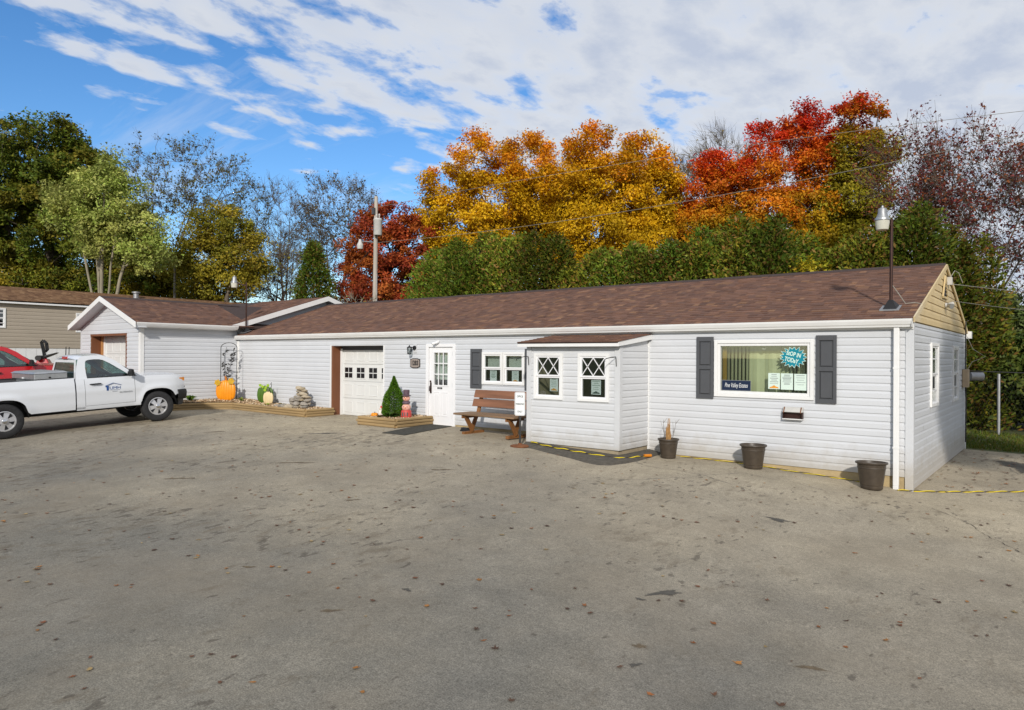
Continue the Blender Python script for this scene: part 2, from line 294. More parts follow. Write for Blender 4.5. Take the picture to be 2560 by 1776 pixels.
# ------------------------------------------------------------------ mesh builder
WORLDROOT = {}
def top(o):
    while o.parent: o = o.parent
    return o
class Fr:
    """a wall frame: s along the wall, o out of it, z up"""
    def __init__(s, org, u, n): s.o = Vector(org); s.u = Vector(u); s.n = Vector(n)
    def p(s, a, out, z): return s.o + s.u * a + s.n * out + Vector((0, 0, z))
class MB:
    def __init__(s): s.v = []; s.f = []; s.c = []; s.cc = None
    def add(s, vs, fs):
        b = len(s.v); s.v += [tuple(v) for v in vs]
        for f in fs: s.f.append([b + i for i in f]); s.c.append(s.cc)
        return s
    def hexa(s, p):   # 8 points: bottom 4 ccw, top 4
        return s.add(p, [(3, 2, 1, 0), (4, 5, 6, 7), (0, 1, 5, 4), (1, 2, 6, 5), (2, 3, 7, 6), (3, 0, 4, 7)])
    def box(s, x0, x1, y0, y1, z0, z1):
        return s.hexa([(x0, y0, z0), (x1, y0, z0), (x1, y1, z0), (x0, y1, z0), (x0, y0, z1), (x1, y0, z1), (x1, y1, z1), (x0, y1, z1)])
    def fbox(s, F, a0, a1, o0, o1, z0, z1):
        return s.hexa([F.p(a0, o1, z0), F.p(a1, o1, z0), F.p(a1, o0, z0), F.p(a0, o0, z0), F.p(a0, o1, z1), F.p(a1, o1, z1), F.p(a1, o0, z1), F.p(a0, o0, z1)])
    def bar(s, a, b, w, h, upv=(0, 0, 1)):   # square bar between two points
        a = Vector(a); b = Vector(b); d = (b - a).normalized(); upv = Vector(upv)
        if abs(d.dot(upv)) > 0.98: upv = Vector((0, 1, 0))
        sd_ = d.cross(upv).normalized(); u_ = sd_.cross(d)
        sd_ *= w / 2; u_ *= h / 2
        return s.hexa([a - sd_ - u_, a + sd_ - u_, b + sd_ - u_, b - sd_ - u_, a - sd_ + u_, a + sd_ + u_, b + sd_ + u_, b - sd_ + u_])
    def tube(s, pts, r, n=8, cap=True):
        pts = [Vector(p) for p in pts]; k = len(pts)
        rs = r if isinstance(r, (list, tuple)) else [r] * k
        base = len(s.v); ref = None
        for i, p in enumerate(pts):
            d = (pts[min(i + 1, k - 1)] - pts[max(i - 1, 0)]).normalized()
            if ref is None: ref = Vector((0, 0, 1)) if abs(d.z) < 0.9 else Vector((1, 0, 0))
            x = d.cross(ref).normalized(); y = x.cross(d).normalized(); ref = y
            for j in range(n):
                a = 2 * math.pi * j / n
                s.v.append(tuple(p + (x * math.cos(a) + y * math.sin(a)) * rs[i]))
        for i in range(k - 1):
            for j in range(n):
                s.f.append([base + i * n + j, base + i * n + (j + 1) % n, base + (i + 1) * n + (j + 1) % n, base + (i + 1) * n + j]); s.c.append(s.cc)
        if cap:
            s.f.append([base + j for j in range(n)]); s.c.append(s.cc)
            s.f.append([base + (k - 1) * n + j for j in reversed(range(n))]); s.c.append(s.cc)
        return s
    def lathe(s, prof, n=24, c=(0, 0, 0), axis='z', ang=None):
        base = len(s.v); k = len(prof)
        for (r, z) in prof:
            for j in range(n):
                a = 2 * math.pi * j / n
                if axis == 'z': q = (c[0] + r * math.cos(a), c[1] + r * math.sin(a), c[2] + z)
                elif axis == 'y': q = (c[0] + r * math.cos(a), c[1] + z, c[2] + r * math.sin(a))
                else: q = (c[0] + z, c[1] + r * math.cos(a), c[2] + r * math.sin(a))
                s.v.append(q)
        for i in range(k - 1):
            for j in range(n):
                s.f.append([base + i * n + j, base + i * n + (j + 1) % n, base + (i + 1) * n + (j + 1) % n, base + (i + 1) * n + j]); s.c.append(s.cc)
        return s
    def prism(s, poly, fn, d0, d1):   # fn(a,b,d) -> point
        k = len(poly); p0 = [fn(a, b_, d0) for a, b_ in poly]; p1 = [fn(a, b_, d1) for a, b_ in poly]
        return s.add(p0 + p1, [list(reversed(range(k))), list(range(k, 2 * k))] + [(i, (i + 1) % k, k + (i + 1) % k, k + i) for i in range(k)])
    def ball(s, c, rx, ry, rz, nu=12, nv=8):
        base = len(s.v)
        for i in range(nv + 1):
            th = math.pi * i / nv
            for j in range(nu):
                a = 2 * math.pi * j / nu
                s.v.append((c[0] + rx * math.sin(th) * math.cos(a), c[1] + ry * math.sin(th) * math.sin(a), c[2] + rz * math.cos(th)))
        for i in range(nv):
            for j in range(nu):
                s.f.append([base + i * nu + j, base + (i + 1) * nu + j, base + (i + 1) * nu + (j + 1) % nu, base + i * nu + (j + 1) % nu]); s.c.append(s.cc)
        return s
    def build(s, name, mat, parent=None, smooth=False, kind=None, bevel=0.0, label=None):
        me = bpy.data.meshes.new(name)
        v = s.v
        if parent is not None and top(parent).name in WORLDROOT:
            o_ = WORLDROOT[top(parent).name]; v = [(a - o_[0], b_ - o_[1], c_ - o_[2]) for a, b_, c_ in s.v]
        me.from_pydata(v, [], s.f)
        if any(c is not None for c in s.c):
            at = me.color_attributes.new('col', 'FLOAT_COLOR', 'CORNER'); buf = []
            for f, c in zip(s.f, s.c): buf += list((*(c or (0.5, 0.5, 0.5)), 1.0)) * len(f)
            at.data.foreach_set('color', buf)
        me.update()
        o = bpy.data.objects.new(name, me); C.objects.link(o)
        me.materials.append(MAT[mat] if isinstance(mat, str) else mat)
        if smooth:
            for p in me.polygons: p.use_smooth = True
            try: me.set_sharp_from_angle(angle=R(38))
            except Exception: pass
        if bevel:
            bv = o.modifiers.new('edge', 'BEVEL'); bv.width = bevel; bv.segments = 2; bv.limit_method = 'ANGLE'; bv.angle_limit = R(40)
        if parent is not None: o.parent = parent
        if kind: o['kind'] = kind
        if label: o['label'] = label
        return o
def np_obj(name, V, F, mat, parent=None, col=None, kind=None, smooth=False):
    me = bpy.data.meshes.new(name); V = np.asarray(V, np.float32); F = np.asarray(F, np.int32); k = F.shape[1]; nf = len(F)
    if parent is not None and top(parent).name in WORLDROOT: V = V - np.array(WORLDROOT[top(parent).name], np.float32)
    me.vertices.add(len(V)); me.vertices.foreach_set('co', V.ravel())
    me.loops.add(nf * k); me.loops.foreach_set('vertex_index', F.ravel())
    me.polygons.add(nf); me.polygons.foreach_set('loop_start', np.arange(0, nf * k, k, dtype=np.int32))
    if smooth: me.polygons.foreach_set('use_smooth', np.ones(nf, bool))
    if col is not None:
        at = me.color_attributes.new('col', 'FLOAT_COLOR', 'CORNER')
        c4 = np.ones((nf, k, 4), np.float32); c4[:, :, :3] = np.asarray(col, np.float32)[:, None, :]
        at.data.foreach_set('color', c4.ravel())
    me.update(calc_edges=True); me.validate()
    o = bpy.data.objects.new(name, me); C.objects.link(o); me.materials.append(MAT[mat])
    if parent is not None: o.parent = parent
    if kind: o['kind'] = kind
    return o
def thing(name, label, cat, loc=(0, 0, 0), rz=0.0, group=None, world=False):
    o = bpy.data.objects.new(name, None); C.objects.link(o); o.empty_display_size = 0.3
    o.location = loc; o.rotation_euler = (0, 0, rz); tag(o, label, cat, group)
    if world: WORLDROOT[o.name] = tuple(loc)
    return o
def tag(o, label, cat, group=None):
    o['label'] = label; o['category'] = cat
    if group: o['group'] = group
    return o
def move(o, loc): o.location = loc; return o
def text(body, F, a, out, z, size, mat, parent, name='lettering', sx=1.0, shear=0.0, rot=0.0, depth=0.002, bold=0.0):
    cu = bpy.data.curves.new('t', 'FONT'); cu.body = body; cu.size = size; cu.align_x = 'CENTER'; cu.align_y = 'CENTER'; cu.shear = shear; cu.extrude = 0.0; cu.offset = bold; cu.resolution_u = 3
    ob = bpy.data.objects.new('t', cu); C.objects.link(ob); dg = bpy.context.evaluated_depsgraph_get()
    me = bpy.data.meshes.new_from_object(ob.evaluated_get(dg)); C.objects.unlink(ob); bpy.data.objects.remove(ob); bpy.data.curves.remove(cu)
    cr, sr = math.cos(rot), math.sin(rot); mb = MB()
    vs = [F.p(a + (v.co.x * sx * cr - v.co.y * sr), out + depth, z + (v.co.x * sx * sr + v.co.y * cr)) for v in me.vertices]
    mb.add(vs, [tuple(p.vertices) for p in me.polygons]); bpy.data.meshes.remove(me)
    return mb.build(name, mat, parent)

# ------------------------------------------------------------------ ground
GX = [-400, -90, -60, -36, -31, -27.5, -22, -17, -12, -10, -6.5, -4.9, -3.8, -2.75, -2.0, 3, 30, 400]
GZ = [2.5, 1.9, 1.5, 1.05, 0.55, 0.08, 0.03, 0.0, -0.005, -0.04, -0.18, -0.20, -0.235, -0.312, -0.382, -0.47, -0.7, -0.7]
def gz(x, y):
    p = float(np.interp(x, GX, GZ))
    k = float(np.interp(x, [-60, -24, -17, -11, 0, 10], [0.0, 0.057, 0.057, 0.035, 0.022, 0.02]))
    y0 = float(np.interp(x, [-22, -15, -8, 0], [9.6, 9.8, 11.0, 11.6]))
    return p - k * min(max(0.0, y0 - y), 16.0)
def sheet(name, xs, ys, mat, dz=0.0, zf=gz):
    V = np.array([(x, y, zf(x, y) + dz) for y in ys for x in xs]); nx = len(xs)
    F = np.array([(j * nx + i, j * nx + i + 1, (j + 1) * nx + i + 1, (j + 1) * nx + i) for j in range(len(ys) - 1) for i in range(nx - 1)])
    o = np_obj(name, V, F, mat, smooth=True, kind='structure'); return o
xs = [-900, -400, -200, -120, -90, -70, -60, -50, -44] + [-40 + 0.5 * i for i in range(0, 105)] + [14, 18, 25, 40, 70, 120, 250, 900]
ys = [-300, -120, -60, -30, -18, -12, -8] + [-5 + 0.5 * i for i in range(0, 60)] + [26, 28, 32, 40, 60, 100, 200, 400, 900]
gr = sheet('ground', xs, ys, 'field', -0.03); 
lot_x = [-34, -31, -28] + [-26 + 0.4 * i for i in range(0, 92)]
lot_y = [-14, -10, -6] + [-4 + 0.4 * i for i in range(0, 61)]
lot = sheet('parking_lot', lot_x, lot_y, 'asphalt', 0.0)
for o, l in ((gr, 'rough grassy ground reaching away behind the buildings'), (lot, 'worn grey asphalt parking lot spotted with leaf stains')): o['label'] = l
# ------------------------------------------------------------------ building helpers
PROF = [(0.0, 0.0), (0.017, 0.0), (0.0155, 0.62), (0.006, 0.86), (0.0045, 1.0)]
def siding(parent, F, rng, z0, z1, step, openings, mat, name='siding_board', lap=1.0):
    """one board per course, cut round the openings; rng(z)->(s0,s1)"""
    k = 0; z = z0
    while z < z1 - 0.02:
        zt = min(z + step, z1)
        s0, s1 = rng(0.5 * (z + zt))
        ops = [o for o in openings if o[2] < zt - 0.002 and o[3] > z + 0.002 and o[1] > s0 and o[0] < s1]
        cuts = sorted({s0, s1} | {max(s0, min(s1, e)) for o in ops for e in o[:2]})
        segs = []
        for a, b_ in zip(cuts, cuts[1:]):
            if b_ - a < 0.01: continue
            iv = [(z, zt)]
            for o in ops:
                if o[0] < b_ - 0.005 and o[1] > a + 0.005:
                    iv = [q for i0, i1 in iv for q in ((i0, min(i1, o[2])), (max(i0, o[3]), i1)) if q[1] - q[0] > 0.006]
            for i0, i1 in iv:
                if segs and abs(segs[-1][1] - a) < 1e-6 and abs(segs[-1][2] - i0) < 1e-6 and abs(segs[-1][3] - i1) < 1e-6: segs[-1][1] = b_
                else: segs.append([a, b_, i0, i1])
        sg2 = []; ci = int(round((z - z0) / step))
        for a, b_, i0, i1 in segs:      # factory lengths butt with a small overlap
            cut = a + (0.9 + (ci * 1.37 + abs(s0) * 0.7) % 3.1)
            while b_ - a > 3.0 and cut < b_ - 0.6:
                sg2.append((a, cut, i0, i1)); a = cut; cut += 3.66
            sg2.append((a, b_, i0, i1))
        for si, (a, b_, i0, i1) in enumerate(sg2):
            pr = []; lp = lap * (1.0 if si % 2 == 0 else 1.1)
            for (oa, fa), (ob, fb) in zip(PROF, PROF[1:]):
                za, zb = z + fa * step, z + fb * step
                if abs(zb - za) < 1e-9:
                    if i0 <= za <= i1: pr += [(oa, za), (ob, zb)]
                    continue
                lo, hi = max(za, i0), min(zb, i1)
                if hi - lo < 1e-6: continue
                g_ = lambda q: oa + (ob - oa) * (q - za) / (zb - za)
                if not pr: pr.append((0.0, lo))
                pr += [(g_(lo), lo), (g_(hi), hi)]
            pr = [p for i, p in enumerate(pr) if i == 0 or p != pr[i - 1]]
            if len(pr) < 2: continue
            mb = MB(); n = len(pr)
            la = rng(z)[0] if a == s0 else None
            L = [F.p((rng(q)[0] if a == s0 else a), o_ * lp, q) for o_, q in pr]
            Rr = [F.p((rng(q)[1] if b_ == s1 else b_), o_ * lp, q) for o_, q in pr]
            mb.add(L + Rr, [(i, n + i, n + i + 1, i + 1) for i in range(n - 1)])
            mb.build(name, mat, parent)
        z += step
def wall_shell(name, F, s0, s1, z0, z1, ops, mat, parent, th=0.12, out=0.0):
    mb = MB(); cuts = sorted({s0, s1} | {max(s0, min(s1, e)) for o in ops for e in o[:2]})
    for a, b_ in zip(cuts, cuts[1:]):
        if b_ - a < 1e-4: continue
        iv = [(z0, z1)]
        for o in ops:
            if o[0] < b_ - 1e-4 and o[1] > a + 1e-4: iv = [q for i0, i1 in iv for q in ((i0, min(i1, o[2])), (max(i0, o[3]), i1)) if q[1] - q[0] > 1e-3]
        for i0, i1 in iv: mb.fbox(F, a, b_, out - th, out, i0, i1)
    return mb.build(name, mat, parent)
SH = [(0.172, 0.094, 0.067), (0.15, 0.083, 0.061), (0.128, 0.072, 0.055), (0.188, 0.101, 0.068), (0.218, 0.121, 0.076), (0.138, 0.08, 0.062), (0.16, 0.088, 0.063), (0.24, 0.136, 0.082)]
SH2 = [(0.20, 0.115, 0.062), (0.17, 0.095, 0.052), (0.24, 0.145, 0.08), (0.145, 0.08, 0.045)]
def shingles(parent, o, u, wv, L, S, exp=0.14, pal=SH, seed=1, wts=(5, 5, 4, 4, 2, 4, 5, 1), span=None):
    r = random.Random(seed); o = Vector(o); u = Vector(u).normalized(); wv = Vector(wv).normalized(); nn = u.cross(wv).normalized()
    if nn.z < 0: nn = -nn
    mb = MB(); i = 0
    wts = wts[:len(pal)]
    while i * exp < S - 0.02:
        a0 = i * exp; a1 = min(S, a0 + exp + 0.03)
        lo, hi = (0.0, L) if span is None else span(a0 + exp / 2)
        s = lo; ph = r.random() * 0.2; tone = r.uniform(0.95, 1.05)
        while s < hi - 1e-3:
            wd = r.choice((0.09, 0.13, 0.17, 0.22)) ; e = min(hi, s + (wd if s > lo else wd * ph * 5 + 0.05))
            th = r.choice((0.006, 0.006, 0.014)); q = r.choices(pal, wts)[0]; f = tone * r.uniform(0.88, 1.12)
            mb.cc = tuple(min(1, c * f) for c in q)
            p = lambda s_, a, h: o + u * s_ + wv * a + nn * h
            mb.add([p(s, a0, 0.002), p(e, a0, 0.002), p(e, a1, 0.002), p(s, a1, 0.002), p(s, a0, 0.008 + th), p(e, a0, 0.008 + th), p(e, a1, 0.004), p(s, a1, 0.004)],
                   [(4, 5, 6, 7), (0, 1, 5, 4), (0, 4, 7, 3), (1, 2, 6, 5)])
            s = e
        i += 1
    return mb.build('shingles', 'shingle', parent, kind='stuff')
def frame_ring(mb, F, a0, a1, z0, z1, wd, o0, o1, wb=None):
    wb = wb or wd
    mb.fbox(F, a0, a0 + wd, o0, o1, z0, z1); mb.fbox(F, a1 - wd, a1, o0, o1, z0, z1)
    mb.fbox(F, a0 + wd, a1 - wd, o0, o1 - 0.002, z1 - wd, z1); mb.fbox(F, a0 + wd, a1 - wd, o0, o1 - 0.002, z0, z0 + wb)
def dh_window(parent, F, a0, a1, z0, z1, lattice=False, cas=0.07, glass='glass'):
    """double hung window: casing > sash rails, panes, lattice"""
    mb = MB(); frame_ring(mb, F, a0, a1, z0, z1, cas, -0.06, 0.045)
    wdw = mb.build('window', 'white_trim', parent, bevel=0.004)
    i0, i1, j0, j1 = a0 + cas, a1 - cas, z0 + cas, z1 - cas; zm = (j0 + j1) / 2
    for lo, hi, out in ((j0, zm, 0.0), (zm, j1, 0.018)):
        s = MB(); frame_ring(s, F, i0, i1, lo, hi, 0.032, out - 0.025, out + 0.012); s.build('sash', 'white_paint', wdw)
        g_ = MB(); g_.fbox(F, i0 + 0.03, i1 - 0.03, out - 0.010, out - 0.006, lo + 0.03, hi - 0.03); g_.build('pane', glass, wdw)
    if lattice:
        l = MB(); x0, x1, y0, y1 = i0 + 0.03, i1 - 0.03, zm + 0.03, j1 - 0.03; n = 2; wx = (x1 - x0) / n
        for k in range(n):
            for (pa, pb) in (((x0 + k * wx, y0), (x0 + (k + 1) * wx, y1)), ((x0 + k * wx, y1), (x0 + (k + 1) * wx, y0))):
                l.bar(F.p(pa[0], 0.022 + 0.004 * k, pa[1]), F.p(pb[0], 0.022 + 0.004 * k, pb[1]), 0.016, 0.010, upv=F.n)
        l.build('lattice', 'white_paint', wdw)
    return wdw
def shutter(parent, F, a0, a1, z0, z1):
    mb = MB(); o0, o1 = 0.022, 0.05; w_ = 0.055; zm = z0 + (z1 - z0) * 0.50
    mb.fbox(F, a0, a0 + w_, o0, o1, z0, z1); mb.fbox(F, a1 - w_, a1, o0, o1, z0, z1)
    for b0, b1 in ((z0, z0 + 0.07), (zm - 0.035, zm + 0.035), (z1 - 0.09, z1)): mb.fbox(F, a0 + w_, a1 - w_, o0, o1 - 0.001, b0, b1)
    s = mb.build('shutter', 'shutter', parent, bevel=0.004)
    for b0, b1 in ((z0 + 0.07, zm - 0.035), (zm + 0.035, z1 - 0.09)):
        p = MB(); A0, A1 = a0 + w_, a1 - w_; m_ = 0.028
        p.add([F.p(A0, 0.026, b0), F.p(A1, 0.026, b0), F.p(A1, 0.026, b1), F.p(A0, 0.026, b1), F.p(A0 + m_, 0.044, b0 + m_), F.p(A1 - m_, 0.044, b0 + m_), F.p(A1 - m_, 0.044, b1 - m_), F.p(A0 + m_, 0.044, b1 - m_),
               F.p(A0 + 0.012, 0.026, b0 + 0.012), F.p(A1 - 0.012, 0.026, b0 + 0.012), F.p(A1 - 0.012, 0.026, b1 - 0.012), F.p(A0 + 0.012, 0.026, b1 - 0.012)],
              [(0, 1, 9, 8), (1, 2, 10, 9), (2, 3, 11, 10), (3, 0, 8, 11), (8, 9, 5, 4), (9, 10, 6, 5), (10, 11, 7, 6), (11, 8, 4, 7), (4, 5, 6, 7)])
        p.build('panel', 'shutter', s)
    return s
def notice(F, a0, a1, z0, z1, out, label, mat='paper', lines=7, blob=None, seed=1, head=True):
    r = random.Random(seed); mb = MB(); mb.fbox(F, a0, a1, out - 0.001, out, z0, z1)
    o = mb.build('paper_notice', mat); tag(o, label, 'notice', 'paper notices in the windows')
    p = MB(); H = z1 - z0; Wd = a1 - a0
    for k in range(lines):
        zz = z1 - H * (0.10 + 0.56 * k / max(1, lines - 1)); hw = Wd * r.uniform(0.22, 0.4); t_ = 0.0075 if (head and k == 0) or r.random() < 0.25 else 0.0045
        p.fbox(F, (a0 + a1) / 2 - hw, (a0 + a1) / 2 + hw, out + 0.001, out + 0.0016, zz - t_, zz + t_)
    p.build('print', 'ink_soft', o)
    if blob:
        q = MB(); pts = [(a0 + Wd * f, z0 + H * h) for f, h in ((0.1, 0.05), (0.9, 0.05), (0.85, 0.12), (0.68, 0.16), (0.5, 0.24), (0.32, 0.16), (0.15, 0.12))]
        q.prism(pts, lambda a, b_, d: F.p(a, d, b_), out + 0.001, out + 0.0017); q.build('picture', blob, o)
    return o

# ------------------------------------------------------------------ office building
FW = Fr((0, 12.95, 0), (1, 0, 0), (0, -1, 0))
FE = Fr((-2.03, 0, 0), (0, 1, 0), (1, 0, 0))
FB = Fr((0, 11.75, 0), (1, 0, 0), (0, -1, 0))
FBR = Fr((-6.76, 0, 0), (0, 1, 0), (1, 0, 0))
FBL = Fr((-8.93, 0, 0), (0, -1, 0), (-1, 0, 0))
office = thing('office_building', 'long low white-sided office building with brown shingle roof and cream gable', 'building', (-12.2, 16.5, 0), world=True)
GAR = (-17.19, -14.87, -0.6, 2.05); DOOR = (-13.19, -12.15, -0.6, 2.08); DW = (-11.25, -9.94, 1.09, 1.87); BAY = (-8.86, -6.84, -0.6, 1.9); BIG = (-5.354, -3.536, 1.03, 2.105)
OPS = [GAR, DOOR, DW, BAY, BIG]
X0, X1 = -22.4, -2.03
fw_ = wall_shell('front_wall', FW, X0, X1 - 0.001, -0.7, 2.30, OPS, 'foundation', office)
siding(fw_, FW, lambda z: (X0 + 0.02, -8.93), 0.04, 2.29, 0.127, OPS, 'vinyl')
siding(fw_, FW, lambda z: (-6.74, X1 - 0.09), -0.16, 2.29, 0.127, OPS, 'vinyl')
siding(fw_, FW, lambda z: (-8.93, -6.74), 2.2, 2.29, 0.127, OPS, 'vinyl')
W1 = (14.72, 15.62, 0.89, 2.07); W2 = (17.75, 18.60, 0.86, 2.07)
ew = wall_shell('end_wall', FE, 12.951, 20.1, -0.7, 2.40, [W1, W2], 'foundation', office)
siding(ew, FE, lambda z: (13.0, 20.06), -0.36, 2.36, 0.127, [W1, W2], 'vinyl')
MB().box(-22.4, -2.06, 19.98, 20.1, -0.7, 2.40).build('rear_wall', 'vinyl', office)
MB().box(-22.4, -22.28, 13.07, 19.98, -0.7, 2.35).build('party_wall', 'interior_wall', office)
MB().box(-22.27, -2.16, 13.08, 19.97, -0.34, -0.30).build('floor', 'interior', office)
MB().box(-22.27, -2.16, 13.08, 19.97, 2.26, 2.30).build('ceiling', 'interior_wall', office)
MB().box(-22.2, -2.2, 16.2, 16.28, -0.3, 2.26).build('inner_wall', 'interior_wall', office)
for xw in (-13.9, -9.2, -6.2): MB().box(xw, xw + 0.08, 13.1, 16.2, -0.3, 2.26).build('inner_wall', 'interior_wall', office)
# gable
EY0, EY1, RY, EZ, RZ = 12.81, 20.27, 16.55, 2.425, 3.69
def gab(z): k = max(0.0, min(1.0, (z - 2.38) / (3.64 - 2.38))); return (12.86 + k * (RY - 12.86), 20.2 - k * (20.2 - RY))
gmb = MB(); gmb.add([FE.p(12.86, -0.02, 2.40), FE.p(20.2, -0.02, 2.40), FE.p(RY, -0.02, 3.66)], [(0, 1, 2)])
gable = gmb.build('gable', 'cream_siding', office)
siding(gable, FE, gab, 2.385, 3.62, 0.139, [], 'cream_siding', lap=1.25)
for s_, e_ in (((12.83, 2.41), (RY, 3.66)), ((20.24, 2.41), (RY, 3.66))):
    MB().bar(FE.p(s_[0], 0.045, s_[1] - 0.01), FE.p(e_[0], 0.045, e_[1] - 0.01), 0.026, 0.085, upv=(0, 0, 1)).build('rake_board', 'cream_siding', office)
v = MB(); v.prism([(16.06, 3.02), (16.64, 3.02), (16.35, 3.40)], lambda a, b_, d: FE.p(a, d, b_), 0.03, 0.034); vent = v.build('gable_vent', 'black', office)
for (a, b_) in (((16.04, 3.0), (16.66, 3.0)), ((16.66, 3.0), (16.35, 3.43)), ((16.35, 3.43), (16.04, 3.0))): MB().bar(FE.p(a[0], 0.045, a[1]), FE.p(b_[0], 0.045, b_[1]), 0.03, 0.035).build('frame', 'cream_siding', vent)
for k in range(4):
    zz = 3.06 + 0.07 * k; hw = 0.29 * (3.40 - zz) / 0.38
    MB().add([FE.p(16.35 - hw, 0.036, zz + 0.03), FE.p(16.35 + hw, 0.036, zz + 0.03), FE.p(16.35 + hw, 0.058, zz), FE.p(16.35 - hw, 0.058, zz)], [(0, 1, 2, 3)]).build('slat', 'dark_grey', vent)
# roof
rb = MB(); rx0, rx1 = -22.15, -2.0
rb.hexa([(rx0, EY0, EZ - 0.05), (rx1, EY0, EZ - 0.05), (rx1, RY, RZ - 0.05), (rx0, RY, RZ - 0.05), (rx0, EY0, EZ), (rx1, EY0, EZ), (rx1, RY, RZ), (rx0, RY, RZ)])
rb.hexa([(rx0, RY, RZ - 0.051), (rx1, RY, RZ - 0.051), (rx1, EY1, EZ - 0.05), (rx0, EY1, EZ - 0.05), (rx0, RY, RZ - 0.001), (rx1, RY, RZ - 0.001), (rx1, EY1, EZ), (rx0, EY1, EZ)])
roof = rb.build('roof', 'roof_felt', office)
sl = Vector((0, RY - EY0, RZ - EZ)); shingles(roof, (rx0, EY0 - 0.02, EZ - 0.006), (1, 0, 0), sl, rx1 - rx0, sl.length, seed=3)
x = rx0
while x < rx1 - 0.05:
    e = min(rx1, x + rnd.uniform(0.9, 1.6)); dz_ = rnd.uniform(0.0, 0.012)
    MB().add([(x, RY - 0.15, RZ - 0.035 + dz_), (e, RY - 0.15, RZ - 0.035 + dz_), (e, RY, RZ + 0.03 + dz_), (x, RY, RZ + 0.03 + dz_), (x, RY + 0.15, RZ - 0.035 + dz_), (e, RY + 0.15, RZ - 0.035 + dz_), (x, RY - 0.15, RZ - 0.06), (e, RY - 0.15, RZ - 0.06)],
             [(0, 1, 2, 3), (3, 2, 5, 4), (6, 7, 1, 0), (0, 3, 4), (1, 5, 2)]).build('ridge_cap', 'roof_felt', roof)
    x = e + 0.004
# gutter, fascia, corner posts, downspouts
MB().fbox(FW, X0 + 0.3, -2.0, 0.022, 0.055, 2.255, 2.40).build('fascia', 'white_trim', office)
gprof = [(0.056, 2.285), (0.125, 2.285), (0.135, 2.315), (0.150, 2.33), (0.172, 2.385), (0.176, 2.418), (0.158, 2.418), (0.152, 2.395), (0.056, 2.395)]
MB().prism(gprof, lambda a, b_, d: FW.p(d, a, b_), X0 - 0.1, -2.01).build('gutter', 'white_trim', office)
MB().fbox(FW, -2.01, -2.004, 0.05, 0.18, 2.28, 2.42).build('gutter_end_cap', 'white_trim', office)
cp = MB(); cp.fbox(FW, -2.12, -1.999, -0.05, 0.030, -0.40, 2.28); cp.build('corner_post', 'vinyl', office, bevel=0.004)
MB().fbox(FE, 12.923, 13.03, 0.0, 0.0285, -0.40, 2.36).build('corner_post', 'vinyl', office)
MB().fbox(FE, 20.0, 20.12, 0.0, 0.03, -0.38, 2.36).build('corner_post', 'white_trim', office, bevel=0.004)
MB().box(-2.0, -1.9, 20.12, 20.3, 2.28, 2.45).build('gutter_end_cap', 'white_trim', office)
ds = MB(); ds.fbox(FW, -2.283, -2.2, 0.03, 0.105, -0.30, 2.285); ds.fbox(FW, -2.281, -2.202, 0.028, 0.12, -0.40, -0.30); ds.build('downspout', 'white_trim', office, bevel=0.008)
for zz in (0.3, 1.6): MB().fbox(FW, -2.288, -2.195, 0.028, 0.108, zz, zz + 0.03).build('strap', 'white_trim', office)
MB().fbox(FW, -22.38, -22.27, 0.0, 0.03, 0.0, 2.25).build('corner_post', 'white_trim', office)
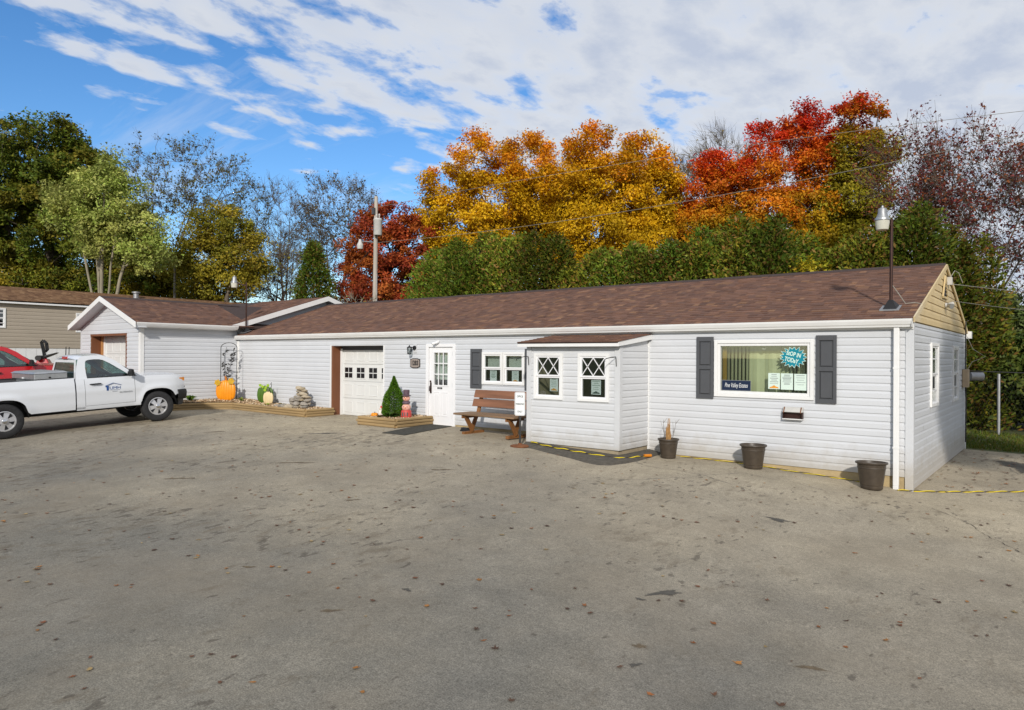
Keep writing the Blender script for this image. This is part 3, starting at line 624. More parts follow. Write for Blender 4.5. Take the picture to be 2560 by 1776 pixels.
# garage bay: recessed sectional door with brown jamb
gd_y = 0.36
MB().fbox(FW, -17.23, -17.19, -0.3, 0.03, -0.1, 2.07).build('jamb_trim', 'white_trim', office)
MB().fbox(FW, -17.186, -17.12, -0.30, 0.0, -0.1, 2.049).build('jamb', 'brown_wood', office)
MB().fbox(FW, -17.12, -17.06, -0.34, -0.26, -0.1, 1.97).build('jamb_trim', 'white_trim', office)
MB().fbox(FW, -14.868, -14.83, -0.36, 0.028, -0.1, 2.06).build('jamb_trim', 'white_trim', office)
MB().fbox(FW, -17.19, -14.87, -0.38, -0.12, 2.05, 2.2).build('header', 'vinyl', office)
MB().fbox(FW, -17.119, -14.871, -0.33, -0.30, 1.93, 2.049).build('top_seal', 'dark_grey', office)
def garage_door(parent, F, a0, a1, z0, z1, out, wins):
    base = MB(); base.fbox(F, a0, a1, out - 0.05, out - 0.02, z0, z1); gd = base.build('garage_door', 'garage_white', parent)
    n = 4; h = (z1 - z0) / n; cols = 4; cw = (a1 - a0) / cols
    for i in range(n):
        s = MB(); s.fbox(F, a0 + 0.004, a1 - 0.004, out - 0.021, out, z0 + i * h + 0.006, z0 + (i + 1) * h - 0.004); s.build('section', 'garage_white', gd, bevel=0.004)
        for c_ in range(cols):
            b0, b1, d0, d1 = a0 + c_ * cw + 0.09, a0 + (c_ + 1) * cw - 0.09, z0 + i * h + 0.09, z0 + (i + 1) * h - 0.09
            if wins and i == 2:
                p = MB(); p.fbox(F, b0 - 0.03, b1 + 0.03, out, out + 0.012, d0 - 0.02, d1 + 0.02); wn = p.build('window', 'garage_white', gd, bevel=0.004)
                for q in range(2):
                    for r_ in range(2):
                        w2, h2 = (b1 - b0) / 2, (d1 - d0) / 2
                        g_ = MB(); g_.fbox(F, b0 + q * w2 + 0.012, b0 + (q + 1) * w2 - 0.012, out + 0.012, out + 0.0145, d0 + r_ * h2 + 0.012, d0 + (r_ + 1) * h2 - 0.012); g_.build('pane', 'black_gloss', wn)
            else:
                p = MB(); m_ = 0.035
                p.add([F.p(b0, out + 0.001, d0), F.p(b1, out + 0.001, d0), F.p(b1, out + 0.001, d1), F.p(b0, out + 0.001, d1), F.p(b0 + 0.01, out + 0.012, d0 + 0.01), F.p(b1 - 0.01, out + 0.012, d0 + 0.01), F.p(b1 - 0.01, out + 0.012, d1 - 0.01), F.p(b0 + 0.01, out + 0.012, d1 - 0.01),
                       F.p(b0 + m_, out + 0.006, d0 + m_), F.p(b1 - m_, out + 0.006, d0 + m_), F.p(b1 - m_, out + 0.006, d1 - m_), F.p(b0 + m_, out + 0.006, d1 - m_)],
                      [(0, 1, 5, 4), (1, 2, 6, 5), (2, 3, 7, 6), (3, 0, 4, 7), (4, 5, 9, 8), (5, 6, 10, 9), (6, 7, 11, 10), (7, 4, 8, 11), (8, 9, 10, 11)])
                p.build('panel', 'garage_white', gd)
    return gd
garage_door(office, FW, -17.06, -14.86, 0.0, 2.02, -0.32, True)
# entrance door
dj = MB(); dj.fbox(FW, -13.19, -13.10, -0.1, 0.04, -0.02, 2.08); dj.fbox(FW, -12.235, -12.15, -0.1, 0.04, -0.02, 2.08); dj.fbox(FW, -13.10, -12.235, -0.1, 0.038, 2.0, 2.08); dj.build('door_frame', 'white_paint', office, bevel=0.005)
MB().fbox(FW, -13.10, -12.235, -0.1, 0.05, -0.05, -0.02).build('threshold', 'aluminium', office)
D0, D1 = -13.09, -12.245; LA0, LA1, LB0, LB1 = -12.92, -12.42, 1.02, 1.86
dm = MB()
for a, b_, c0, c1 in ((D0, LA0, -0.015, 1.995), (LA1, D1, -0.015, 1.995), (LA0, LA1, -0.015, LB0), (LA0, LA1, LB1, 1.995)): dm.fbox(FW, a, b_, -0.05, 0.0, c0, c1)
door = dm.build('entrance_door', 'white_paint', office)
lf = MB(); frame_ring(lf, FW, LA0 - 0.03, LA1 + 0.03, LB0 - 0.03, LB1 + 0.03, 0.035, -0.01, 0.012)
for k in (1, 2):
    lf.fbox(FW, LA0 + k * (LA1 - LA0) / 3 - 0.012, LA0 + k * (LA1 - LA0) / 3 + 0.012, -0.01, 0.009, LB0, LB1)
    lf.fbox(FW, LA0, LA1, -0.01, 0.007, LB0 + k * (LB1 - LB0) / 3 - 0.012, LB0 + k * (LB1 - LB0) / 3 + 0.012)
lf.build('glazing_bars', 'white_paint', door)
for i in range(3):
    for j in range(3):
        w3, h3 = (LA1 - LA0) / 3, (LB1 - LB0) / 3
        MB().fbox(FW, LA0 + i * w3 + 0.012, LA0 + (i + 1) * w3 - 0.012, -0.03, -0.026, LB0 + j * h3 + 0.012, LB0 + (j + 1) * h3 - 0.012).build('pane', 'glass', door)
MB().fbox(FW, LA0, LA1, -0.10, -0.09, LB0 + 0.14, LB1).build('blind', 'blind_white', door)
for (a0, a1) in ((-12.93, -12.70), (-12.64, -12.41)):
    p = MB(); frame_ring(p, FW, a0, a1, 0.22, 0.85, 0.028, 0.0, 0.009); p.fbox(FW, a0 + 0.055, a1 - 0.055, 0.0, 0.007, 0.275, 0.795); p.build('panel', 'white_paint', door, bevel=0.003)
hd = MB(); hd.fbox(FW, -13.055, -13.0, 0.001, 0.012, 0.80, 1.08); hd.tube([FW.p(-13.03, 0.01, 1.0), FW.p(-13.03, 0.06, 0.98), FW.p(-13.03, 0.06, 0.87), FW.p(-13.03, 0.01, 0.85)], 0.010, 6); hd.ball(FW.p(-13.03, 0.02, 1.11), 0.026, 0.02, 0.026); hd.build('handle', 'bronze', door)
pl = MB(); pl.fbox(FW, -12.79, -12.62, 0.001, 0.006, 0.92, 0.965); pq = pl.build('name_plate', 'black', door)
text('OFFICE', FW, -12.705, 0.007, 0.942, 0.034, 'sign_white', pq)
for zz in (0.18, 0.98, 1.78): MB().fbox(FW, -12.262, -12.236, 0.0, 0.014, zz, zz + 0.1).build('hinge', 'aluminium', door)
# twin window with blinds
for a0, a1 in ((-11.25, -10.60), (-10.59, -9.94)):
    wd = dh_window(office, FW, a0, a1, 1.09, 1.87, cas=0.055)
    for k in range(17):
        zz = 1.49 + 0.0205 * k
        MB().fbox(FW, a0 + 0.075, a1 - 0.07, -0.125, -0.105, zz, zz + 0.0165).build('blind_slat', 'blind_white', wd)
notice(FW, -11.04, -10.83, 1.17, 1.43, -0.03, 'pale notice in the sash of the twin window next to the shutter', 'paper_white', 7, None, 11)
notice(FW, -10.36, -10.16, 1.16, 1.43, -0.03, 'pale notice with orange drawing in the twin window beside the bay', 'paper_white', 6, 'orange_print', 12)
shutter(office, FW, -11.62, -11.262, 0.985, 1.95); shutter(office, FW, -9.925, -9.57, 0.985, 1.95)
# big picture window
bw = MB(); frame_ring(bw, FW, BIG[0], BIG[1], BIG[2], BIG[3], 0.065, -0.06, 0.05); frame_ring(bw, FW, BIG[0] + 0.065, BIG[1] - 0.065, BIG[2] + 0.065, BIG[3] - 0.065, 0.05, -0.06, 0.03)
big = bw.build('picture_window', 'white_trim', office, bevel=0.005)
MB().fbox(FW, -5.24, -3.65, -0.022, -0.016, 1.14, 1.995).build('pane', 'glass', big)
MB().fbox(FW, -5.26, -3.63, -0.34, -0.22, 1.975, 2.06).build('head_rail', 'blind', big)
k = 0; xx = -5.17
while xx < -3.66:
    ang = R(-40) if k < 6 else R(-6 + 14 * math.sin(k * 1.7)); ww = 0.040
    if k > 15: ang = R(-36 + 10 * math.sin(k * 2.1))
    dx, dy = ww * math.cos(ang), ww * math.sin(ang)
    MB().hexa([(xx - dx, 13.17 - dy, 1.06), (xx + dx, 13.17 + dy, 1.06), (xx + dx - 0.002, 13.172 + dy, 1.06), (xx - dx - 0.002, 13.172 - dy, 1.06), (xx - dx, 13.17 - dy, 1.99), (xx + dx, 13.17 + dy, 1.99), (xx + dx - 0.002, 13.172 + dy, 1.99), (xx - dx - 0.002, 13.172 - dy, 1.99)]).build('blind_slat', 'blind', big)
    xx += 0.0725; k += 1
MB().fbox(FW, -5.25, -5.17, -0.13, -0.12, 1.12, 2.04).build('reveal', 'ochre', big)
lb = MB(); lb.tube([FW.p(-4.44 + 0.035 * math.cos(q), -0.06, 1.965 - 0.035 * math.sin(q)) for q in [math.pi * i / 8 for i in range(9)]], 0.009, 6); lb.build('suction_hook', 'white_resin', big)
shutter(office, FW, -5.711, -5.371, 0.985, 2.17); shutter(office, FW, -3.502, -3.165, 0.985, 2.17)
# side windows with curtains
for a0, a1, z0_, z1_ in (W1, W2):
    wd = dh_window(office, FE, a0, a1, z0_, z1_, cas=0.06)
    cu = MB()
    for k in range(14):
        s0 = a0 + 0.07 + k * (a1 - a0 - 0.14) / 14; s1 = a0 + 0.07 + (k + 1) * (a1 - a0 - 0.14) / 14
        cu.add([FE.p(s0, -0.10 - 0.025 * (k % 2), z0_ + 0.07), FE.p(s1, -0.10 - 0.025 * ((k + 1) % 2), z0_ + 0.07), FE.p(s1, -0.10 - 0.025 * ((k + 1) % 2), z1_ - 0.06), FE.p(s0, -0.10 - 0.025 * (k % 2), z1_ - 0.06)], [(0, 1, 2, 3)])
    cu.build('curtain', 'curtain', wd)
    for fr_ in (0.25, 0.75): MB().fbox(FE, a0 + 0.09, a1 - 0.09, 0.008, 0.02, z0_ + (z1_ - z0_) * fr_ - 0.01, z0_ + (z1_ - z0_) * fr_ + 0.01).build('glazing_bar', 'white_paint', wd)
    MB().fbox(FE, a0 + 0.2, a0 + 0.62, 0.0, 0.004, z0_ + 0.33, z0_ + 0.56).build('sticker', 'black', wd)
# bay
bl = wall_shell('bay_wall', FB, -8.92, -6.77, -0.6, 2.0, [(-8.77, -8.05, 0.89, 1.84), (-7.68, -6.97, 0.89, 1.84)], 'concrete_block', office, th=0.1, out=-0.012)
BO = [(-8.77, -8.05, 0.89, 1.84), (-7.68, -6.97, 0.89, 1.84)]
siding(bl, FB, lambda z: (-8.85, -6.84), -0.02, 1.97, 0.127, BO, 'vinyl_bay')
br = wall_shell('bay_side_wall', FBR, 11.864, 12.93, -0.6, 2.0, [], 'concrete_block', office, th=0.1, out=-0.012)
siding(br, FBR, lambda z: (11.84, 12.95), -0.02, 1.98, 0.127, [], 'vinyl_bay')
sd2 = MB(); sd2.add([FBR.p(11.76, 0.002, 1.95), FBR.p(12.94, 0.002, 1.95), FBR.p(12.94, 0.002, 2.15), FBR.p(11.76, 0.002, 1.99)], [(0, 1, 2, 3)]); sd2.build('bay_cheek', 'vinyl_bay', office)
bll = wall_shell('bay_side_wall', FBL, -12.93, -11.864, -0.6, 2.0, [], 'concrete_block', office, th=0.1, out=-0.012)
siding(bll, FBL, lambda z: (-12.95, -11.84), -0.02, 1.98, 0.127, [], 'vinyl_bay')
for a0, a1, z0_, z1_ in ((-8.935, -8.845, -0.02, 1.97), (-6.845, -6.755, -0.02, 1.97)):
    q = MB(); q.fbox(FB, a0 - (0.027 if a0 < -8 else 0), a1 + (0.027 if a0 > -8 else 0), -0.02, 0.030, z0_, z1_); q.build('corner_post', 'vinyl_bay', office, bevel=0.003)
    q = MB()
    if a0 > -8: q.fbox(FBR, 11.725, 11.84, -0.02, 0.0285, z0_, z1_)
    else: q.fbox(FBL, -11.84, -11.725, -0.02, 0.0285, z0_, z1_)
    q.build('corner_post', 'vinyl_bay', office)
MB().fbox(FBR, 12.90, 12.95, 0.0, 0.03, -0.1, 2.1).build('corner_trim', 'white_trim', office)
for q in BO: dh_window(office, FB, q[0], q[1], q[2], q[3], lattice=True, cas=0.06)
notice(FB, -8.40, -8.20, 1.06, 1.33, -0.03, 'white notice with orange drawing in the bay window next to the bench sign', 'paper_white', 5, 'orange_print', 21)
notice(FB, -7.40, -7.18, 1.03, 1.32, -0.03, 'white notice with dark drawing in the bay window next to the inside corner', 'paper_white', 5, 'ink', 22)
BX0, BX1, BY, BZ = -9.1, -6.70, 11.58, 2.065
q = MB(); q.fbox(FW, BX0, BX1, 1.345, 1.37, 1.97, 2.055); q.build('bay_fascia', 'white_trim', office)
q = MB(); q.add([(BX1, BY, 1.97), (BX1, 12.93, 2.13), (BX1, 12.93, 2.235), (BX1, BY, 2.058), (BX1 + 0.025, BY, 1.97), (BX1 + 0.025, 12.93, 2.13), (BX1 + 0.025, 12.93, 2.235), (BX1 + 0.025, BY, 2.058)], [(3, 2, 1, 0), (4, 5, 6, 7), (0, 1, 5, 4), (2, 3, 7, 6), (0, 4, 7, 3), (1, 2, 6, 5)]); q.build('bay_rake', 'white_trim', office)
q = MB(); q.hexa([(BX0, BY, 2.03), (BX1, BY, 2.03), (BX1, 12.93, 2.20), (BX0, 12.93, 2.20), (BX0, BY - 0.01, 2.06), (BX1 + 0.03, BY - 0.01, 2.06), (BX1 + 0.03, 12.93, 2.24), (BX0, 12.93, 2.24)]); brf = q.build('bay_roof', 'roof_felt', office)
wv = Vector((0, 1.35, 0.18)); shingles(brf, (BX0, BY - 0.02, 2.057), (1, 0, 0), wv, BX1 + 0.04 - BX0, wv.length - 0.01, seed=9)
# wing garage
wing = thing('garage_wing', 'white-sided garage wing with brown roof and gable behind the white pickup', 'building', (-24.8, 13, 0), world=True)
FG = Fr((0, 9.75, 0), (1, 0, 0), (0, -1, 0)); FS = Fr((-22.4, 0, 0), (0, 1, 0), (1, 0, 0))
GD = (-26.17, -23.38, -0.5, 2.43)
gw = wall_shell('gable_wall', FG, -26.98, -22.41, -0.5, 2.66, [GD], 'foundation', wing)
siding(gw, FG, lambda z: (-26.96, -22.5), 0.02, 2.64, 0.127, [GD], 'vinyl')
def gab2(z): k = max(0.0, min(1.0, (z - 2.64) / (3.5 - 2.64))); return (-26.96 + k * 2.3, -22.42 - k * 2.2)
q = MB(); q.add([FG.p(-26.98, -0.01, 2.64), FG.p(-22.4, -0.01, 2.64), FG.p(-24.60, -0.01, 3.52)], [(0, 1, 2)]); g2 = q.build('gable', 'vinyl', wing)
siding(g2, FG, gab2, 2.64, 3.46, 0.127, [], 'vinyl')
swl = wall_shell('side_wall', FS, 9.751, 12.93, -0.5, 2.66, [], 'foundation', wing)
siding(swl, FS, lambda z: (9.83, 12.93), 0.02, 2.66, 0.127, [], 'vinyl')
MB().fbox(FG, -22.5, -22.367, -0.01, 0.032, 0.0, 2.62).build('corner_post', 'white_trim', wing); MB().fbox(FS, 9.725, 9.83, -0.01, 0.030, 0.0, 2.62).build('corner_post', 'white_trim', wing)
MB().fbox(FG, -27.0, -26.92, -0.01, 0.029, 0.0, 2.64).build('corner_post', 'vinyl', wing)
q = MB(); q.box(-26.98, -26.86, 9.87, 20.2, -0.3, 2.66); q.box(-26.98, -22.5, 20.1, 20.2, -0.3, 2.66); q.build('rear_wall', 'vinyl', wing)
MB().fbox(FG, -26.17, -26.10, -0.35, 0.0, -0.1, 2.429).build('jamb', 'brown_wood', wing)
MB().fbox(FG, -26.10, -26.0, -0.36, -0.28, -0.1, 2.40).build('jamb', 'raw_wood', wing)
MB().fbox(FG, -26.17, -23.38, -0.35, 0.026, 2.36, 2.43).build('header', 'brown_wood', wing)
MB().fbox(FG, -26.0, -25.9, -0.40, -0.33, -0.1, 2.36).build('jamb_trim', 'white_trim', wing)
MB().fbox(FG, -23.42, -23.36, -0.35, 0.027, -0.1, 2.43).build('jamb', 'brown_wood', wing)
garage_door(wing, FG, -25.95, -23.40, 0.0, 2.36, -0.38, False)
# wing roofs: front gable and cross gable
wy0, wy1 = 9.42, 16.4; we, wr = 2.72, 3.62
q = MB(); q.hexa([(-22.02, wy0, we - 0.05), (-22.02, wy1, we - 0.05), (-24.60, wy1, wr - 0.05), (-24.60, wy0, wr - 0.05), (-22.02, wy0, we), (-22.02, wy1, we), (-24.60, wy1, wr), (-24.60, wy0, wr)])
q.hexa([(-24.60, wy0, wr - 0.051), (-24.60, wy1, wr - 0.051), (-27.2, wy1, we - 0.05), (-27.2, wy0, we - 0.05), (-24.60, wy0, wr - 0.001), (-24.60, wy1, wr - 0.001), (-27.2, wy1, we), (-27.2, wy0, we)])
wr1 = q.build('roof', 'roof_felt', wing)
wv = Vector((-2.58, 0, wr - we)); shingles(wr1, (-22.0, wy0, we - 0.004), (0, 1, 0), wv, 3.9, wv.length, seed=21, wts=(5, 6, 6, 3, 1, 5, 5, 0))
MB().add([(-24.41, wy0, wr - 0.045), (-24.41, 14.2, wr - 0.045), (-24.60, 14.2, wr + 0.03), (-24.60, wy0, wr + 0.03), (-24.79, wy0, wr - 0.045), (-24.79, 14.2, wr - 0.045)], [(0, 1, 2, 3), (3, 2, 5, 4)]).build('ridge_cap', 'roof_felt', wr1)
for sgn in (-1, 1):
    xe = -24.60 + sgn * 2.61
    MB().add([(xe, 9.39, we - 0.15), (-24.60, 9.39, wr - 0.15), (-24.60, 9.39, wr + 0.012), (xe, 9.39, we + 0.012), (xe, 9.42, we - 0.15), (-24.60, 9.42, wr - 0.15), (-24.60, 9.42, wr + 0.012), (xe, 9.42, we + 0.012)],
             [(0, 1, 2, 3), (7, 6, 5, 4), (0, 4, 5, 1), (2, 6, 7, 3), (0, 3, 7, 4)]).build('rake_board', 'white_trim', wing)
    MB().add([(xe, 9.42, we - 0.14), (-24.60, 9.42, wr - 0.14), (-24.60, 9.75, wr - 0.14), (xe, 9.75, we - 0.14)], [(0, 1, 2, 3)]).build('soffit', 'vinyl', wing)
gp2 = [(-22.35 + 0.22, 2.60), (-22.35 + 0.29, 2.60), (-22.02, 2.65), (-21.99, 2.70), (-21.985, 2.735), (-22.01, 2.735), (-22.02, 2.71), (-22.13, 2.71)]
MB().prism(gp2, lambda a, b_, d: Vector((a, d, b_)), 9.45, 12.75).build('gutter', 'white_trim', wing)
MB().box(-22.4, -22.1, 9.45, 12.7, 2.585, 2.60).build('soffit', 'white_trim', wing)
cx0, cx1, cye, cyr, cze, czr = -29.0, -22.12, 12.55, 16.48, 2.74, 4.0
q = MB(); q.hexa([(cx0, cye, cze - 0.05), (cx1, cye, cze - 0.05), (cx1, cyr, czr - 0.05), (cx0, cyr, czr - 0.05), (cx0, cye, cze), (cx1, cye, cze), (cx1, cyr, czr), (cx0, cyr, czr)])
q.hexa([(cx0, cyr, czr - 0.051), (cx1, cyr, czr - 0.051), (cx1, 20.4, cze - 0.05), (cx0, 20.4, cze - 0.05), (cx0, cyr, czr - 0.001), (cx1, cyr, czr - 0.001), (cx1, 20.4, cze), (cx0, 20.4, cze)])
wr2 = q.build('cross_roof', 'roof_felt', wing)
wv = Vector((0, cyr - cye, czr - cze)); shingles(wr2, (-26.5, cye, cze - 0.004), (1, 0, 0), wv, cx1 + 26.5, wv.length, seed=22, wts=(5, 6, 6, 3, 1, 5, 5, 0))
for y_, (yb, zb) in ((cye, (cyr, czr)), (20.42, (cyr, czr))):
    MB().add([(cx1, y_, cze - 0.16), (cx1, yb, zb - 0.16), (cx1, yb, zb + 0.014), (cx1, y_, cze + 0.014), (cx1 + 0.03, y_, cze - 0.16), (cx1 + 0.03, yb, zb - 0.16), (cx1 + 0.03, yb, zb + 0.014), (cx1 + 0.03, y_, cze + 0.014)],
             [(3, 2, 1, 0), (4, 5, 6, 7), (0, 1, 5, 4), (2, 3, 7, 6), (0, 4, 7, 3)]).build('rake_board', 'white_trim', wing)
    MB().add([(cx1, y_, cze - 0.15), (cx1, yb, zb - 0.15), (-22.4, yb, zb - 0.15), (-22.4, y_, cze - 0.15)], [(0, 1, 2, 3)]).build('soffit', 'vinyl', wing)
q = MB(); q.add([(-22.40, 12.95, 2.5), (-22.40, 20.1, 2.5), (-22.40, 20.1, 2.6), (-22.40, cyr, czr - 0.14), (-22.40, 12.95, 2.75)], [(0, 1, 2, 3, 4)]); q.build('cross_gable', 'vinyl', wing)

# ------------------------------------------------------------------ mobile homes behind
home = thing('mobile_home', 'beige mobile home with white skirting and tan shingle roof behind the garage wing', 'building', (-38.5, 15, 1.0), world=True)
FM = Fr((-36.0, 0, 0), (0, 1, 0), (1, 0, 0)); HM0, HM1 = 2.0, 28.5
wins = [(8.3, 10.02, 2.86, 3.72), (12.75, 13.9, 2.76, 3.66)]
mw = wall_shell('wall', FM, HM0, HM1, 2.0, 4.0, wins, 'beige_siding', home)
siding(mw, FM, lambda z: (HM0, HM1), 2.02, 3.95, 0.16, wins, 'beige_siding')
sk = MB(); sk.fbox(FM, HM0, HM1, -0.1, -0.02, 0.2, 2.02); sk = sk.build('skirting', 'skirting', home)
y = HM0
while y < 20:
    MB().fbox(FM, y, y + 0.39, -0.02, -0.005, 0.6, 2.0).build('panel', 'skirting', sk); y += 0.4
MB().fbox(FM, HM0 - 0.2, HM1 + 0.2, 0.0, 0.2, 3.93, 4.04).build('fascia', 'white_trim', home)
q = MB(); q.hexa([(-35.8, HM0 - 0.2, 4.0), (-35.8, HM1 + 0.2, 4.0), (-38.2, HM1 + 0.2, 4.78), (-38.2, HM0 - 0.2, 4.78), (-35.8, HM0 - 0.2, 4.05), (-35.8, HM1 + 0.2, 4.05), (-38.2, HM1 + 0.2, 4.83), (-38.2, HM0 - 0.2, 4.83)])
q.hexa([(-38.2, HM0 - 0.2, 4.778), (-38.2, HM1 + 0.2, 4.778), (-40.6, HM1 + 0.2, 4.0), (-40.6, HM0 - 0.2, 4.0), (-38.2, HM0 - 0.2, 4.829), (-38.2, HM1 + 0.2, 4.829), (-40.6, HM1 + 0.2, 4.05), (-40.6, HM0 - 0.2, 4.05)])
hr = q.build('roof', 'roof_felt', home)
wv = Vector((-2.4, 0, 0.78)); shingles(hr, (-35.78, HM0 - 0.2, 4.052), (0, 1, 0), wv, HM1 - HM0 + 0.4, wv.length, exp=0.16, pal=SH2, seed=31, wts=(4, 4, 2, 3))
MB().box(-40.4, -36.1, HM0, HM0 + 0.1, 0.6, 4.0).box(-40.4, -36.1, HM1 - 0.1, HM1, 0.6, 4.0).box(-40.4, -40.3, HM0 + 0.1, HM1 - 0.1, 0.6, 4.0).build('rear_wall', 'beige_siding', home)
for a0, a1, z0_, z1_ in wins:
    wd = dh_window(home, FM, a0, a1, z0_, z1_, cas=0.06, glass='glass_dim')
    gm = MB()
    for k in (1, 2, 3): gm.fbox(FM, a0 + k * (a1 - a0) / 4 - 0.015, a0 + k * (a1 - a0) / 4 + 0.015, 0.02, 0.03, z0_ + 0.07, z1_ - 0.07)
    for k in (1, 3): gm.fbox(FM, a0 + 0.07, a1 - 0.07, 0.02, 0.028, z0_ + k * (z1_ - z0_) / 4 - 0.015, z0_ + k * (z1_ - z0_) / 4 + 0.015)
    gm.build('glazing_bars', 'white_paint', wd)
q = MB(); q.lathe([(0.16, 0), (0.16, 0.12), (0.13, 0.12), (0.13, 0.36), (0.2, 0.36), (0.2, 0.42), (0.0, 0.46)], 14, (-37.6, 16.1, 4.55)); q.build('vent_pipe', 'galv', home, smooth=True)
home2 = thing('dark_roofed_home', 'home with dark grey roof peeking over the beige mobile home', 'building', (-51, 12, 1.2), world=True)
q = MB(); q.box(-53.3, -48.7, -2, 19.5, 0.8, 4.9); q.build('wall', 'beige_siding', home2)
q = MB(); q.prism([(-53.6, 4.85), (-48.4, 4.85), (-51, 5.72)], lambda a, b_, d: Vector((a, d, b_)), -2.3, 19.8); q.build('roof', 'dark_roof', home2)
# ------------------------------------------------------------------ ground features
pp = [(-9.0, 11.72), (-8.9, 11.46), (-8.5, 11.33), (-8.02, 11.16), (-7.3, 10.98), (-6.95, 10.84), (-6.65, 10.80), (-6.46, 10.95), (-6.36, 11.3), (-6.34, 11.8), (-6.38, 12.3), (-6.42, 12.7), (-6.45, 12.94)]
inn = [(-8.94, 11.74), (-8.7, 11.73), (-8.4, 11.73), (-8.0, 11.73), (-7.4, 11.73), (-7.1, 11.73), (-6.9, 11.73), (-6.75, 11.75), (-6.74, 11.85), (-6.74, 12.0), (-6.74, 12.3), (-6.74, 12.7), (-6.74, 12.94)]
apr = MB(); n = len(pp); vs = []
for (a, b_), (c_, d_) in zip(pp, inn):
    for k, h in ((0, 0.0), (0.14, 0.035), (0.5, 0.055), (1.0, 0.07)):
        x, y = a + (c_ - a) * k, b_ + (d_ - b_) * k
        left = max(0.0, min(1.0, (-7.9 - x) / 0.9)) * 0.02
        vs.append((x, y, gz(x, y) + h + left * k - (0.012 if k == 0 else 0)))
apr.add(vs, [(4 * i + j, 4 * (i + 1) + j, 4 * (i + 1) + j + 1, 4 * i + j + 1) for i in range(n - 1) for j in range(3)])
o = apr.build('asphalt_patch', 'patch_asphalt', smooth=True, kind='structure'); o['label'] = 'dark raised asphalt skirt along the foot of the bay'
q = MB(); c_ = [(-12.3, 10.68), (-11.62, 10.74), (-12.2, 12.86), (-13.05, 12.86)]
q.add([(a, b_, gz(a, b_) + 0.004) for a, b_ in c_] + [(a, b_, gz(a, b_) + 0.016) for a, b_ in c_], [(4, 5, 6, 7), (0, 1, 5, 4), (1, 2, 6, 5), (2, 3, 7, 6), (3, 0, 4, 7)])
tag(q.build('door_mat', 'mat_rubber', bevel=0.004), 'dark worn rubber mat in front of the entrance door', 'mat')

# oil drips, stains, a broad dark patch past the corner and a crack
def stain(x, y, a, b2, rot, mat, seed):
    r_ = random.Random(seed); q = MB(); n_ = 26; ph = [r_.uniform(0, 6.28) for _ in range(4)]; vs = [(x, y, gz(x, y) + 0.004)]
    for k in range(n_):
        t_ = 2 * math.pi * k / n_; f = 1 + 0.28 * math.sin(2 * t_ + ph[0]) + 0.2 * math.sin(3 * t_ + ph[1]) + 0.18 * math.sin(5 * t_ + ph[2]) + r_.uniform(-0.16, 0.16)
        u_, v_ = a * f * math.cos(t_), b2 * f * math.sin(t_); xx, yy = x + u_ * math.cos(rot) - v_ * math.sin(rot), y + u_ * math.sin(rot) + v_ * math.cos(rot); vs.append((xx, yy, gz(xx, yy) + 0.004))
    q.add(vs, [(0, 1 + k, 1 + (k + 1) % n_) for k in range(n_)]); o_ = q.build('stain', mat, lot); me_ = o_.data
    at_ = me_.color_attributes.new('col', 'FLOAT_COLOR', 'POINT')
    at_.data.foreach_set('color', [1.0, 1.0, 1.0, 1.0] + [0.0, 0.0, 0.0, 1.0] * n_)
for i, (x, y, a, b2, rot, mt_) in enumerate([(-2.95, 6.0, 0.24, 0.10, 1.2, 'stain_dark'), (-3.05, 5.7, 0.07, 0.05, 0.4, 'stain_dark'), (-2.99, 9.32, 0.26, 0.12, 0.2, 'stain_dark'), (-13.3, 9.8, 0.55, 0.14, 0.7, 'stain_dark'), (-4.76, 4.44, 0.08, 0.05, 0.3, 'stain_dark'), (-11.0, 5.4, 0.35, 0.10, 0.8, 'stain_brown'), (-2.61, 4.89, 0.11, 0.06, 0.3, 'stain_brown'), (-2.5, 4.6, 0.07, 0.05, 1.3, 'stain_dark'), (-6.5, 3.9, 0.14, 0.05, 0.8, 'stain_brown'), (-1.5, 5.45, 0.16, 0.06, 0.2, 'stain_brown'), (-4.9, 3.7, 0.16, 0.05, 0.9, 'stain_brown'), (-10.7, 7.3, 0.5, 0.10, 0.7, 'stain_brown'), (-7.9, 6.3, 0.2, 0.06, 0.8, 'stain_brown'), (-0.8, 17.6, 0.7, 1.3, 0.1, 'stain_dark'), (-0.2, 15.6, 0.25, 0.4, 0.5, 'stain_brown'), (-8.4, 8.6, 0.3, 0.09, 0.7, 'stain_brown'), (-15.8, 8.6, 0.4, 0.12, 0.8, 'stain_brown')]): stain(x, y, a, b2, rot, mt_, 40 + i)
cr_ = [(-2.05, 11.95), (-1.57, 11.7), (-1.07, 11.05), (-0.76, 10.4), (-0.3, 9.7), (0.1, 9.2)]
q = MB(); L_ = []
for (xa, ya), (xb, yb) in zip(cr_, cr_[1:]):
    for k in range(9): L_.append((xa + (xb - xa) * k / 9 + rnd.uniform(-0.02, 0.02), ya + (yb - ya) * k / 9 + rnd.uniform(-0.02, 0.02)))
for (xa, ya), (xb, yb) in zip(L_, L_[1:]):
    w_ = rnd.uniform(0.001, 0.0035); q.add([(xa - w_, ya - w_, gz(xa, ya) + 0.004), (xa + w_, ya + w_, gz(xa, ya) + 0.004), (xb + w_, yb + w_, gz(xb, yb) + 0.004), (xb - w_, yb - w_, gz(xb, yb) + 0.004)], [(0, 1, 2, 3)])
q.build('crack', 'soil', lot)
